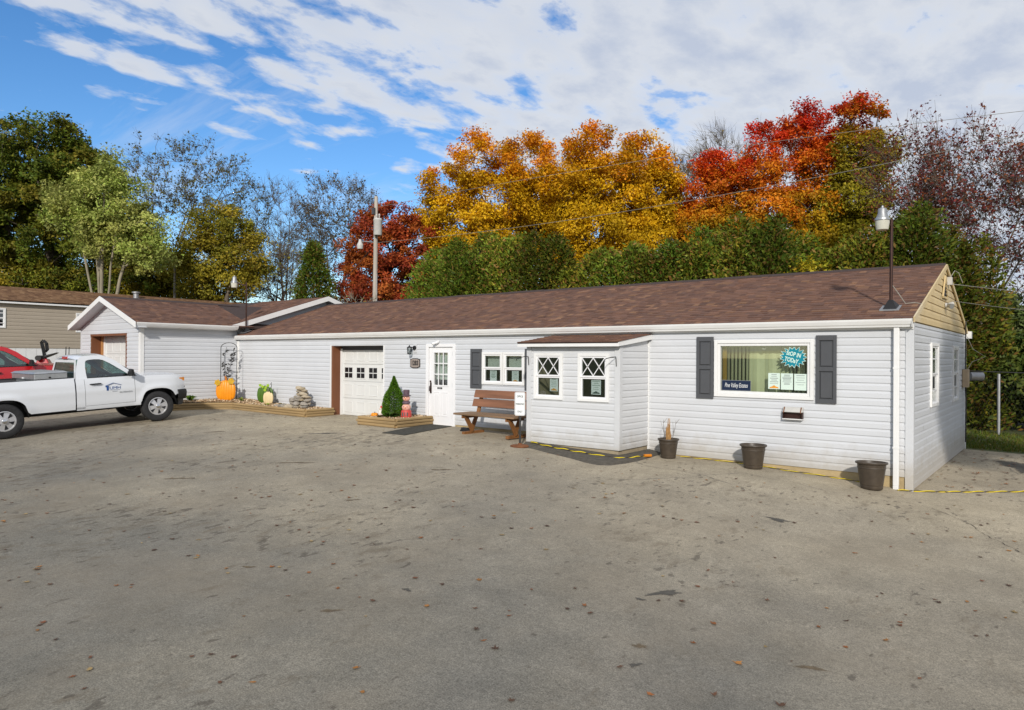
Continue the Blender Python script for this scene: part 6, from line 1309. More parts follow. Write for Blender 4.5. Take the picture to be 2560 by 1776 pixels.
    q = MB(); q.box(XT + 0.1, 1.25, -0.62, 0.62, 0.42, 0.79); q.box(1.25, 2.85, -0.90, 0.90, 0.46, 0.60); q.box(2.85, 4.0, -0.58, 0.58, 0.42, 1.12); q.box(1.31, 2.8, -0.925, -0.86, 0.60, 1.24); q.box(1.31, 2.8, 0.86, 0.925, 0.60, 1.24); q.box(0.55, 1.2, -0.9, 0.9, 0.5, 0.79); q.box(-1.2, -0.55, -0.9, 0.9, 0.55, 0.79); q.box(2.78, 2.9, -0.9, 0.9, 0.5, 1.2)
    q.build('chassis', 'black', t_)
    for s in (-1, 1):
        for xc in (0.0, WB):
            q = MB(); pts = [(xc + 0.49 * math.cos(a), 0.40 + 0.49 * math.sin(a)) for a in [math.pi * i / 14 for i in range(15)]]
            y0, y1 = s * 0.60, s * 0.96
            vs = [(a, y0, b2) for a, b2 in pts] + [(a, y1, b2) for a, b2 in pts]; q.add(vs, [(i, i + 1, 15 + i + 1, 15 + i) for i in range(14)]); q.add([(a, y0, b2) for a, b2 in pts], [list(range(15))]); q.build('wheel_well', 'black', t_)
    MB().tube([(-0.5, 0, 0.38), (3.9, 0, 0.38)], 0.05, 6).build('drive_shaft', 'black', t_)
    if tbox:
        tb = MB(); tb.box(0.62, 1.14, -0.91, 0.91, 1.362, 1.50); tb.box(0.66, 1.10, -0.78, 0.78, 1.0, 1.362); tb = tb.build('tool_box', 'aluminium', t_, bevel=0.012)
        MB().hexa([(0.60, -0.93, 1.50), (1.16, -0.93, 1.50), (1.16, 0.93, 1.50), (0.60, 0.93, 1.50), (0.66, -0.88, 1.54), (1.10, -0.88, 1.54), (1.10, 0.88, 1.54), (0.66, 0.88, 1.54)]).build('lid', 'aluminium', tb, bevel=0.006)
        MB().box(0.609, 0.619, -0.10, 0.02, 1.375, 1.41).build('latch', 'sign_white', tb); MB().tube([(0.86, -0.92, 1.40), (0.86, -0.93, 1.40)], 0.02, 8).build('lock', 'black', tb)
    mx = lambda x: float(np.interp(x, [-1.6, 0.55, 1.235, 1.27, 2.77, 2.98, 3.1, 3.87, 4.45], [-1.6, 0.55, 1.455, 1.49, 2.83, 3.02, 3.1, 3.87, 4.30]))
    mz = lambda z: float(np.interp(z, [0.0, 0.40, 0.44, 0.55, 0.875, 1.36, 1.95], [0.0, 0.42, 0.475, 0.575, 0.875, 1.29, 1.88]))
    def remap(o):
        for ch in o.children:
            if ch.type == 'MESH':
                for v_ in ch.data.vertices: v_.co.x = mx(v_.co.x); v_.co.z = mz(v_.co.z)
            remap(ch)
    remap(t_)
    for xc, st in ((0.0, 0.0), (WB, steer)):
        for s in (-1, 1): wheel(t_, xc, s * 0.865, s, steer=st)
    return t_
hd_ = R(87.7); hv = Vector((math.cos(hd_), math.sin(hd_), 0)); rv = Vector((hv.y, -hv.x, 0))
rootp = Vector((-19.39, 5.39, 0)) - rv * 0.865
pickup('pickup_truck', 'white single-cab pickup with blue door emblem and silver tool box', (rootp.x, rootp.y, gz(rootp.x, rootp.y) + 0.005), hd_, math.atan2(gz(-19.25, 8.83) - gz(-19.39, 5.39), 3.44), 'white_car', 1.012, True, True, steer=R(-7))
pickup('pickup_truck', 'red pickup parked behind the white pickup in front of the garage wing', (-26.4, 4.75, gz(-26.4, 4.75) + 0.005), R(88.5), math.atan2(gz(-26.7, 8.0) - gz(-26.7, 4.55), 3.45), 'red_car', 1.12, False, False)
# stand-on mower beyond the red truck
mw_ = thing('stand_on_mower', 'black stand-on mower with looped control handles behind the red pickup', 'mower', gp(-30.9, 9.9, 0.08), R(60))
MB().box(-0.5, 0.5, -0.45, 0.45, 0.32, 0.62).build('deck', 'black', mw_, bevel=0.04)
MB().hexa([(-0.3, -0.3, 0.62), (0.25, -0.3, 0.62), (0.25, 0.3, 0.62), (-0.3, 0.3, 0.62), (-0.2, -0.22, 0.95), (0.1, -0.22, 0.95), (0.1, 0.22, 0.95), (-0.2, 0.22, 0.95)]).build('engine_cover', 'red_car', mw_, bevel=0.03)
MB().tube([(-0.15, -0.42, 0.98), (-0.15, 0.42, 0.98)], 0.10, 14).build('cushion', 'black', mw_, smooth=True)
for s in (-0.16, 0.12):
    MB().tube([(0.0, s, 0.95), (-0.05, s, 1.25), (-0.12, s, 1.58), (-0.05, s - 0.05, 1.66), (0.05, s - 0.06, 1.55), (0.08, s - 0.05, 1.3), (0.0, s, 1.22)], 0.032, 8).build('control_handle', 'black', mw_, smooth=True)
MB().hexa([(0.0, -0.2, 0.98), (0.3, -0.2, 1.12), (0.3, 0.3, 1.12), (0.0, 0.3, 0.98), (0.0, -0.2, 1.08), (0.42, -0.2, 1.2), (0.42, 0.3, 1.2), (0.0, 0.3, 1.08)]).build('console', 'black', mw_, bevel=0.03)
for x, y, r_ in ((-0.45, -0.5, 0.27), (-0.45, 0.5, 0.27), (0.62, -0.4, 0.16), (0.62, 0.4, 0.16)): MB().lathe([(0.0, -0.08), (r_ * 0.6, -0.08), (r_ * 0.95, -0.08), (r_, -0.04), (r_, 0.04), (r_ * 0.95, 0.08), (r_ * 0.6, 0.08), (0.0, 0.08)], 18, (x, y, r_), 'y').build('wheel', 'rubber', mw_, smooth=True)
for y in (-0.2, 0.35): MB().tube([(0.7, y, 0.5), (0.72, y, 1.3), (0.72, y + 0.02, 1.42)], 0.015, 6).build('rod', 'black', mw_)
# ------------------------------------------------------------------ vegetation
LEAF_N, LEAF_S = 3.0, 0.68
def edges_mesh(A, B, ra, rb, sides):
    """tapered prisms for many edges at once"""
    d = B - A; L = np.linalg.norm(d, axis=1)[:, None] + 1e-9; d = d / L
    ref = np.where(np.abs(d[:, 2:3]) < 0.9, np.array([[0, 0, 1.0]]), np.array([[1.0, 0, 0]]))
    x = np.cross(d, ref); x /= np.linalg.norm(x, axis=1)[:, None]; y = np.cross(x, d)
    n = len(A); k = sides; ang = 2 * np.pi * np.arange(k) / k
    ring_ = x[:, None, :] * np.cos(ang)[None, :, None] + y[:, None, :] * np.sin(ang)[None, :, None]
    Va = A[:, None, :] + ring_ * ra[:, None, None]; Vb = B[:, None, :] + ring_ * rb[:, None, None]
    V = np.concatenate([Va, Vb], 1).reshape(-1, 3)
    i = np.arange(k); f = np.stack([i, (i + 1) % k, k + (i + 1) % k, k + i], 1)
    F = (f[None] + (np.arange(n) * 2 * k)[:, None, None]).reshape(-1, 4)
    return V, F
def make_tree(name, label, cat, base, lobes, seed, ncl, nleaf, lsize, colf, bark='bark', stems=1, trunk_r=0.22, twigs=0, twig_len=0.7, csig=0.45, group=None, zfork=0.3, shell=0.5, leafmat_='leaf', tip=0.012, flat=0.75, lean=0.0, upw=1.3, jit=0.05, rexp=0.52, vase=False):
    g_ = np.random.default_rng(seed); base = np.array(base, float)
    t_ = thing(name, label, cat, tuple(base), 0, group)
    lob = np.array(lobes, float)               # dx dy z r rz   (z above world datum)
    lob[:, 2] -= base[2]
    H = (lob[:, 2] + lob[:, 4]).max(); zlo = (lob[:, 2] - lob[:, 4]).min(); zlo = max(zlo, 0.8)
    cen = np.array([lob[:, 0].mean(), lob[:, 1].mean(), lob[:, 2].mean()])
    wts = lob[:, 3] ** 2 * lob[:, 4]; wts /= wts.sum()
    li = g_.choice(len(lob), ncl, p=wts)
    dirs = g_.normal(0, 1, (ncl, 3)); dirs /= np.linalg.norm(dirs, axis=1)[:, None]
    rr_ = (shell + (1 - shell) * g_.random(ncl)) ** 0.6 * g_.uniform(0.8, 1.22, ncl)
    rad = np.stack([lob[li, 3], lob[li, 3], lob[li, 4]], 1)
    cl = lob[li, :3] + dirs * rad * rr_[:, None]
    cl[:, 2] = np.maximum(cl[:, 2], 0.5)
    # skeleton
    P_ = [np.zeros(3)]; par = [-1]
    for s in range(stems):
        a = g_.random() * 6.28; tgt = np.array([cen[0] * 0.8, cen[1] * 0.8, H * 0.72])
        if stems > 1: tgt = tgt * np.array([1, 1, 0.9 + 0.1 * g_.random()]) + np.array([math.cos(a), math.sin(a), 0]) * lob[:, 3].max() * (0.55 + lean)
        if vase: q_ = lob[s % len(lob)]; tgt = q_[:3] + g_.normal(0, 0.35, 3) * np.array([q_[3], q_[3], 0]) + np.array([0, 0, q_[4] * g_.uniform(0.2, 0.95)])
        prev = 0; n_ = 12; wob = g_.normal(0, 0.12, (n_, 2)).cumsum(0) * 0.35
        for i in range(1, n_ + 1):
            f = i / n_; p = tgt * np.array([f ** 1.25, f ** 1.25, f]) + np.array([wob[i - 1, 0], wob[i - 1, 1], 0]) * (0.6 if i < n_ else 0.8)
            P_.append(p); par.append(prev); prev = len(P_) - 1
    order = np.argsort(np.linalg.norm(cl[:, :2] - cen[:2], axis=1) + 0.4 * np.abs(cl[:, 2] - cen[2]))
    arr = np.zeros((len(P_) + ncl * 4, 3)); arr[:len(P_)] = np.array(P_); nP = len(P_); ends = np.zeros(ncl, int)
    zmin = zlo * zfork
    for j in order:
        c = cl[j]; q = arr[:nP]; dv = c - q; d = np.linalg.norm(dv, axis=1)
        cost = d + upw * np.maximum(0, q[:, 2] - c[2] + 0.45 * np.linalg.norm(dv[:, :2], axis=1)) + 4.0 * (q[:, 2] < zmin)
        k = int(np.argmin(cost)); L = d[k]; m_ = int(min(4, max(1, L / 0.7))); prev = k; a0 = arr[k].copy()
        for i in range(1, m_ + 1):
            f = i / m_; p = a0 + (c - a0) * f + np.array([0, 0, 0.10 * L * math.sin(math.pi * f)]) + (g_.normal(0, jit * L, 3) if i < m_ else 0)
            arr[nP] = p; par.append(prev); prev = nP; nP += 1
        ends[j] = prev
    par = np.array(par); cnt = np.ones(nP)
    for i in range(nP - 1, 0, -1): cnt[par[i]] += cnt[i]
    rad_ = np.maximum(tip, trunk_r * (cnt / cnt[0]) ** rexp * (stems ** -0.25 if stems > 1 else 1))
    ch = np.arange(1, nP); A = arr[par[ch]]; B = arr[ch]; rb = rad_[ch]; ra = np.minimum(rad_[par[ch]], rb * 1.7)
    thick = rb > 0.05
    Vs, Fs, off = [], [], 0
    for msk, k in ((thick, 7), (~thick, 4)):
        if msk.sum():
            V, F = edges_mesh(A[msk], B[msk], ra[msk], rb[msk], k); Vs.append(V); Fs.append(F + off); off += len(V)
    if twigs:
        src = np.repeat(cl, twigs, 0); outv = src - cen; outv /= np.linalg.norm(outv, axis=1)[:, None] + 1e-9
        dd = outv * 0.7 + g_.normal(0, 0.55, src.shape) + np.array([0, 0, 0.45]); dd /= np.linalg.norm(dd, axis=1)[:, None]
        l = twig_len * g_.uniform(0.4, 1.2, len(src))[:, None]
        V, F = edges_mesh(src, src + dd * l, np.full(len(src), tip * 0.85), np.full(len(src), tip * 0.35), 3); Vs.append(V); Fs.append(F + off); off += len(V)
        tips = src + dd * l * g_.uniform(0.3, 1.0, len(src))[:, None]
    np_obj('trunk', np.concatenate(Vs), np.concatenate(Fs), bark, t_, smooth=True)
    if nleaf:
        n = int(nleaf * (1.0 if twigs else LEAF_N)); ci = g_.integers(0, ncl, n); lsize = lsize * (0.9 if twigs else LEAF_S); csig = csig * 0.78
        if twigs: pos = tips[g_.integers(0, len(tips), n)] + g_.normal(0, 0.12, (n, 3))
        else:
            pos = cl[ci] + np.clip(g_.normal(0, 1, (n, 3)), -1.7, 1.7) * csig * g_.uniform(0.6, 1.25, ncl)[ci][:, None] * np.array([1, 1, flat])
        nrm = g_.normal(0, 0.75, (n, 3)) + np.array([0, 0, 0.7]) + 0.5 * (pos - cen) / (np.linalg.norm(pos - cen, axis=1)[:, None] + 1e-9); nrm /= np.linalg.norm(nrm, axis=1)[:, None]
        tv = np.cross(nrm, g_.normal(0, 1, (n, 3))); tv /= np.linalg.norm(tv, axis=1)[:, None] + 1e-9; bv = np.cross(nrm, tv)
        l = lsize * g_.uniform(0.6, 1.35, n)[:, None]; w_ = l * g_.uniform(0.55, 0.85, n)[:, None]
        dro = nrm * l * 0.12
        V = np.concatenate([pos - tv * l * 0.45 + bv * w_ * 0.55, pos + tv * l * 0.6 - dro, pos - tv * l * 0.45 - bv * w_ * 0.55], 1).reshape(-1, 3)
        F = np.arange(3 * n).reshape(n, 3)
        zr = np.clip((pos[:, 2] - zlo) / (H - zlo), 0, 1)
        col = colf(zr, g_, ci, cl, n)
        np_obj('crown', V, F, leafmat_, t_, col)
    return t_
def pal(cols, spread=0.34):
    cols = np.array(cols)
    def f(zr, g_, ci, cl, n):
        tone = g_.uniform(1 - spread, 1 + spread, len(cl))[ci]
        pick = cols[g_.integers(0, len(cols), len(cl))][ci] * 0.6 + cols[g_.integers(0, len(cols), n)] * 0.4
        return np.clip(1.45 * pick * (tone * g_.uniform(0.8, 1.2, n))[:, None], 0, 0.9)
    return f
def grad(stops, spread=0.22, jit=0.12):
    zs = np.array([s[0] for s in stops]); cs = np.array([s[1] for s in stops])
    def f(zr, g_, ci, cl, n):
        h = np.clip(zr + g_.normal(0, jit, len(cl))[ci] + g_.normal(0, 0.05, n), 0, 1)
        c = np.stack([np.interp(h, zs, cs[:, k]) for k in range(3)], 1)
        return np.clip(1.25 * c * (g_.uniform(1 - spread, 1 + spread, len(cl))[ci] * g_.uniform(0.8, 1.2, n))[:, None], 0, 0.95)
    return f
KG = pal([(0.075, 0.105, 0.014), (0.055, 0.085, 0.012), (0.115, 0.125, 0.014), (0.15, 0.12, 0.014)])
KL = pal([(0.25, 0.29, 0.07), (0.32, 0.33, 0.10), (0.19, 0.25, 0.045), (0.28, 0.27, 0.07)])
KO = pal([(0.21, 0.17, 0.016), (0.165, 0.15, 0.016), (0.25, 0.18, 0.02), (0.13, 0.135, 0.017)])
KS = pal([(0.08, 0.085, 0.03), (0.11, 0.10, 0.03), (0.06, 0.065, 0.025)])
KR = pal([(0.25, 0.042, 0.016), (0.19, 0.03, 0.016), (0.31, 0.065, 0.018), (0.28, 0.09, 0.016)])
KY = grad([(0.0, (0.46, 0.27, 0.008)), (0.45, (0.50, 0.31, 0.010)), (0.75, (0.50, 0.27, 0.008)), (1.0, (0.52, 0.19, 0.008))], spread=0.35)
KRT = grad([(0.0, (0.20, 0.18, 0.012)), (0.25, (0.34, 0.22, 0.010)), (0.5, (0.50, 0.19, 0.010)), (0.72, (0.52, 0.11, 0.012)), (1.0, (0.46, 0.028, 0.012))], jit=0.09)
KRT2 = grad([(0.0, (0.24, 0.20, 0.012)), (0.45, (0.20, 0.18, 0.014)), (0.72, (0.26, 0.18, 0.012)), (0.88, (0.44, 0.13, 0.012)), (1.0, (0.44, 0.035, 0.012))], jit=0.07)
KP = pal([(0.10, 0.022, 0.026), (0.14, 0.03, 0.022), (0.075, 0.018, 0.022), (0.20, 0.07, 0.02)])
def L(*a): return list(a)
make_tree('maple_tree', 'big dark green maple behind the far end of the mobile home', 'tree', gp(-49.4, 16.9), L((-1.1, -1.0, 14.0, 2.7, 2.4), (-3.4, -2.8, 12.0, 3.1, 3.1), (0.7, 0.5, 12.6, 2.4, 2.5), (-1.7, -1.4, 10.0, 3.6, 2.6), (1.2, 0.9, 9.8, 2.5, 2.4), (-4.8, -3.8, 14.2, 2.0, 1.7), (-0.6, -0.5, 15.4, 1.6, 1.1), (-5.0, -4, 9.5, 2.6, 2.4), (0.2, 0, 8.0, 2.6, 1.6)), 11, 330, 30000, 0.27, KG, 'bark', 1, 0.42, csig=0.5)
make_tree('silver_maple_tree', 'pale olive-green tree with light forked trunk behind the mobile home', 'tree', gp(-41.1, 15.8), L((-0.2, -0.2, 11.3, 1.1, 1.4), (0.4, 0.3, 9.8, 1.7, 1.7), (-0.6, -0.5, 9.1, 1.6, 1.5), (1.4, 1.1, 8.4, 1.4, 1.5), (0.8, 0.6, 7.8, 2.0, 1.1), (-1.3, -1.0, 10.1, 1.0, 1.2), (2.2, 1.7, 7.2, 1.2, 0.9)), 12, 230, 13000, 0.20, KL, 'bark_pale', 6, 0.30, csig=0.38, zfork=0.6, shell=0.62, vase=True)
make_tree('sparse_tree', 'tall nearly leafless tree with few dark leaves behind the olive trees', 'tree', gp(-51.5, 22.8), L((1.7, 1.3, 14.5, 3.5, 2.5), (3.9, 3.0, 13.4, 2.6, 2.3), (-0.2, -0.2, 13.0, 2.1, 2.4), (2.4, 1.9, 11.2, 3.2, 1.9), (5.6, 4.4, 12.3, 1.8, 1.9)), 13, 430, 5200, 0.17, KS, 'bark', 7, 0.3, twigs=8, twig_len=0.8, tip=0.0105, upw=2.4, jit=0.03, rexp=0.64, vase=True)
make_tree('olive_tree', 'golden olive bushy tree beside the white light pole', 'tree', gp(-40.2, 22.0), L((0.3, 0.2, 9.2, 1.9, 1.5), (-0.9, -0.7, 7.6, 1.9, 1.4), (1.0, 0.8, 7.8, 1.6, 1.4), (-0.2, -0.2, 10.2, 1.3, 0.9), (0.0, 0.0, 6.0, 2.2, 1.2)), 14, 200, 11000, 0.20, KO, 'bark', 2, 0.2, csig=0.45)
make_tree('olive_tree', 'low olive thicket tree behind the roof vent pipe', 'tree', gp(-47.0, 21.4), L((-0.2, -0.2, 7.5, 2.3, 1.6), (1.6, 1.2, 6.7, 1.8, 1.2), (-1.6, -1.3, 6.6, 1.8, 1.2), (0, 0, 5.3, 2.8, 1.2)), 15, 180, 10000, 0.21, KO, 'bark', 2, 0.2, csig=0.5)
make_tree('olive_tree', 'yellow-green thicket tree below the big dark maple', 'tree', gp(-53.5, 13.5), L((-0.2, -0.2, 6.8, 2.5, 1.6), (2.0, 1.6, 6.4, 2.2, 1.2), (-2.4, -1.9, 6.6, 2.4, 1.3), (-4.0, -3.0, 5.8, 2.2, 1.5)), 16, 180, 10000, 0.23, KO, 'bark', 2, 0.2, csig=0.5)
make_tree('olive_tree', 'dull green thicket tree below the pale olive-green tree', 'tree', gp(-50.0, 17.5), L((0.5, 0.3, 6.2, 2.6, 1.4), (-1.5, -1.2, 6.4, 2.2, 1.3), (3.0, 2.4, 6.2, 2.2, 1.1)), 18, 170, 9000, 0.23, KG, 'bark', 2, 0.2, csig=0.5)
make_tree('bare_tree', 'bare tree standing between the olive tree and the green cone conifer', 'tree', gp(-45.6, 30.1), L((-0.3, -0.3, 11.8, 2.0, 2.7), (-1.1, -0.9, 9.0, 2.2, 2.2), (1.0, 0.8, 9.9, 1.7, 2.2)), 17, 430, 500, 0.16, KS, 'bark', 6, 0.26, twigs=8, twig_len=0.9, tip=0.0105, upw=2.4, jit=0.03, rexp=0.64, vase=True)
make_tree('bare_tree', 'bare tree with brownish twig tips behind the dark red maple', 'tree', gp(-44.4, 33.6), L((0.2, 0.1, 13.1, 2.8, 2.3), (-0.8, -0.7, 11.2, 2.2, 2.2), (1.6, 1.2, 13.2, 1.5, 1.8), (0.6, 0.4, 9.8, 2.6, 1.8)), 19, 520, 3400, 0.17, pal([(0.10, 0.075, 0.035), (0.07, 0.065, 0.03)]), 'bark', 7, 0.28, twigs=8, twig_len=0.8, tip=0.0105, upw=2.4, jit=0.03, rexp=0.64, vase=True)
make_tree('bare_tree', 'low spreading bare tree behind the wing lamp', 'tree', gp(-40.3, 25.3), L((0.3, 0.2, 7.0, 1.5, 1.8), (1.3, 1.0, 7.2, 1.3, 1.5), (-0.7, -0.5, 6.4, 1.1, 1.3), (2.2, 1.7, 5.6, 1.2, 1.2)), 20, 340, 800, 0.15, KO, 'bark', 3, 0.2, twigs=9, twig_len=0.7, tip=0.01, upw=2.4, jit=0.03, rexp=0.64)
make_tree('red_maple_tree', 'round dark red maple beside the utility pole', 'tree', gp(-29.3, 25.4), L((0.35, 0.2, 8.9, 1.5, 1.1), (-0.25, -0.2, 7.6, 2.0, 1.5), (0.2, 0.1, 5.9, 2.5, 1.6), (1.2, 0.8, 7.6, 1.15, 1.5), (0.0, 0.0, 4.3, 2.7, 1.4)), 21, 300, 24000, 0.18, KR, 'bark_dark', 1, 0.2, csig=0.3)
yl_ = 'gold-leaved maple '
make_tree('gold_maple_tree', yl_ + 'squeezed between the dark red maple and the taller gold crowns', 'tree', gp(-29.6, 31.0), L((-0.5, -0.4, 9.2, 1.0, 1.2), (-0.1, -0.1, 7.4, 1.3, 1.6), (-0.4, -0.3, 5.9, 1.2, 1.2), (0.5, 0.4, 4.5, 1.4, 1.2)), 22, 150, 10000, 0.19, KY, 'bark', 2, 0.16, csig=0.35)
make_tree('gold_maple_tree', yl_ + 'next to the dark red maple with a stepped crown', 'tree', gp(-26.6, 30.0), L((0.0, 0.0, 12.9, 1.7, 1.6), (-1.1, -0.9, 11.1, 1.7, 1.7), (0.9, 0.7, 11.0, 2.1, 2.1), (-0.8, -0.6, 9.0, 2.4, 1.7), (0.6, 0.4, 7.7, 2.4, 1.7), (-0.5, -0.4, 6.2, 2.3, 1.4)), 23, 300, 26000, 0.19, KY, 'bark', 2, 0.24, csig=0.42)
make_tree('gold_maple_tree', yl_ + 'in the middle of the gold row with a flat top', 'tree', gp(-25.8, 34.4), L((-0.3, -0.2, 13.4, 1.7, 1.9), (0.5, 0.4, 11.2, 2.4, 2.1), (-0.8, -0.6, 9.5, 2.2, 1.9), (1.2, 0.9, 8.6, 2.0, 1.8)), 24, 240, 19000, 0.20, KY, 'bark', 2, 0.24, csig=0.45)
make_tree('gold_maple_tree', yl_ + 'with the highest gold crown', 'tree', gp(-20.9, 33.2), L((-0.2, -0.2, 13.2, 1.4, 1.5), (-0.9, -0.7, 11.0, 2.0, 1.8), (0.8, 0.6, 11.3, 2.0, 1.8), (0.0, 0.0, 8.8, 2.3, 1.8), (-0.8, -0.7, 6.9, 1.8, 1.2), (1.5, 1.2, 8.0, 1.6, 1.4)), 25, 280, 24000, 0.19, KY, 'bark', 2, 0.24, csig=0.42)
make_tree('gold_maple_tree', yl_ + 'at the gap before the red-topped maples', 'tree', gp(-19.5, 36.9), L((-0.2, -0.2, 13.1, 1.5, 1.7), (0.5, 0.4, 11.3, 1.5, 1.8), (-0.6, -0.5, 10.3, 1.8, 1.8), (0.6, 0.4, 8.8, 1.6, 1.9)), 26, 210, 16000, 0.20, KY, 'bark', 2, 0.22, csig=0.42)
rl_ = 'red-topped orange maple '
make_tree('orange_maple_tree', rl_ + 'next to the bare saplings with the lowest crown of its row', 'tree', gp(-15.6, 38.7), L((-0.2, -0.2, 12.6, 1.1, 1.2), (-0.5, -0.4, 10.9, 1.7, 1.6), (-0.7, -0.5, 8.9, 1.8, 1.6), (-0.4, -0.3, 7.2, 1.7, 1.2)), 27, 190, 15000, 0.19, KRT, 'bark', 1, 0.2, csig=0.38)
make_tree('orange_maple_tree', rl_ + 'with narrow pointed crown', 'tree', gp(-13.0, 38.3), L((-0.2, -0.2, 13.4, 1.0, 1.2), (-0.2, -0.2, 11.6, 1.5, 1.4), (0.0, 0.0, 9.7, 1.9, 1.5), (-0.6, -0.5, 8.0, 1.9, 1.3), (0.5, 0.4, 6.8, 1.7, 1.2)), 28, 210, 17000, 0.19, KRT, 'bark', 1, 0.2, csig=0.36)
make_tree('orange_maple_tree', rl_ + 'with broad scarlet head and open trunk', 'tree', gp(-10.9, 39.9), L((-0.3, -0.2, 14.0, 1.4, 1.3), (0.1, 0.0, 12.4, 1.3, 1.2), (0.0, 0.0, 9.8, 1.6, 1.2), (0.0, 0.0, 7.8, 2.1, 1.3)), 29, 190, 15000, 0.19, KRT, 'bark_dark', 1, 0.2, csig=0.36)
make_tree('orange_maple_tree', 'olive-orange maple with red tip beside the burgundy tree', 'tree', gp(-8.8, 40.3), L((0.0, 0.0, 14.4, 1.2, 1.2), (0.0, 0.0, 12.5, 1.6, 1.5), (-0.2, -0.2, 10.3, 1.7, 1.5), (0.0, 0.0, 8.2, 1.7, 1.3)), 30, 200, 16000, 0.19, KRT2, 'bark_dark', 1, 0.2, csig=0.36)
make_tree('burgundy_tree', 'many-stemmed tree with thin burgundy leaves behind the gable end', 'tree', gp(-4.0, 34.6), L((-1.2, -0.9, 9.2, 1.7, 2.2), (0.5, 0.4, 9.0, 2.1, 2.2), (2.2, 1.7, 8.2, 2.0, 2.3), (3.4, 2.7, 8.8, 1.9, 2.0), (-0.4, -0.3, 7.8, 1.6, 1.5), (2.6, 2.1, 6.0, 1.4, 1.4), (4.3, 3.4, 7.2, 1.6, 2.0), (4.6, 3.6, 5.2, 1.4, 1.2)), 31, 680, 19000, 0.13, KP, 'bark', 22, 0.34, twigs=7, twig_len=1.15, tip=0.01, lean=0.2, upw=2.4, jit=0.03, rexp=0.64, vase=True)
make_tree('bare_sapling', 'clump of bare twigs rising behind the orange maples', 'tree', gp(-18.2, 44.3), L((0.2, 0.1, 14.6, 2.1, 1.9), (-0.9, -0.8, 12.8, 1.6, 1.9), (3.6, 2.6, 15.2, 2.2, 1.6)), 32, 260, 150, 0.15, KO, 'bark', 10, 0.2, twigs=8, twig_len=1.2, tip=0.011, upw=2.4, jit=0.03, rexp=0.64, vase=True)
make_tree('bare_sapling', 'bare brown sapling in the gap between gold and orange maples', 'tree', gp(-19.0, 40.2), L((0.0, 0.0, 11.8, 1.2, 2.3), (-0.2, -0.2, 9.8, 1.3, 2.2), (0.3, 0.2, 7.5, 1.4, 1.6)), 33, 220, 900, 0.16, pal([(0.2, 0.14, 0.03), (0.14, 0.1, 0.03)]), 'bark', 8, 0.18, twigs=8, twig_len=1.0, tip=0.011, upw=2.4, jit=0.03, rexp=0.64, vase=True)
# arborvitae screen
AP = lambda z: np.where(z < 0.1, 0.82 + z * 1.8, np.sqrt(np.clip(1 - np.clip((z - 0.1) / 0.9, 0, 1) ** 2.6, 0, 1)))
AP2 = lambda z: np.where(z < 0.06, 0.85 + z * 2.5, (1 - np.clip((z - 0.06) / 0.94, 0, 1)) ** 0.62)
GP = [(0.10, 0.15, 0.016), (0.07, 0.12, 0.014), (0.135, 0.18, 0.018), (0.17, 0.175, 0.02), (0.08, 0.125, 0.014), (0.17, 0.11, 0.03)]
def arbor(i, x, y, ztop, r_, label, prof=AP, pal_=GP, n=19000, size=0.165):
    b0 = gp(x, y); t_ = thing('arborvitae', label, 'conifer', b0, 0, 'arborvitae screen behind the office')
    h = ztop - b0[2]
    r0 = random.Random(900 + i); Vs, Fs, Cs, off = [], [], [], 0; tone = r0.uniform(0.6, 1.45); warm_ = r0.uniform(0.85, 1.3)
    ks = 5 if prof is AP else 1
    for j in range(ks):
        a_ = j * 2 * math.pi / ks + r0.random(); ro = 0.0 if ks == 1 else (r_ * 0.2 if j == 0 else r_ * r0.uniform(0.5, 0.85)); hj = h * (1.0 if j == 0 else r0.uniform(0.82, 1.0)); rj = r_ * (1.12 if ks == 1 else 0.95 if j == 0 else 0.88)
        V, F, pc = np_needles(int(n * 0.30 * (hj / 6.5) * (r_ / 1.25) * (3.0 if ks == 1 else 1.0)), hj, rj, 300 + 10 * i + j, pal_, size, 0.18, 1.0, 0.6, AP2 if ks == 1 else AP, 0.5)
        V = V + np.array([ro * math.cos(a_), ro * math.sin(a_), 0.0]); Vs.append(V); Fs.append(F + off); off += len(V); Cs.append(pc * tone * r0.uniform(0.85, 1.15) * np.array([warm_, 1.0, 1.0]))
    np_obj('crown', np.concatenate(Vs), np.concatenate(Fs), 'needle', t_, np.concatenate(Cs))
    MB().tube([(0, 0, -0.1), (0.05, 0, h * 0.5), (0, 0, h * 0.9)], [0.13, 0.09, 0.02], 7).build('trunk', 'bark', t_)
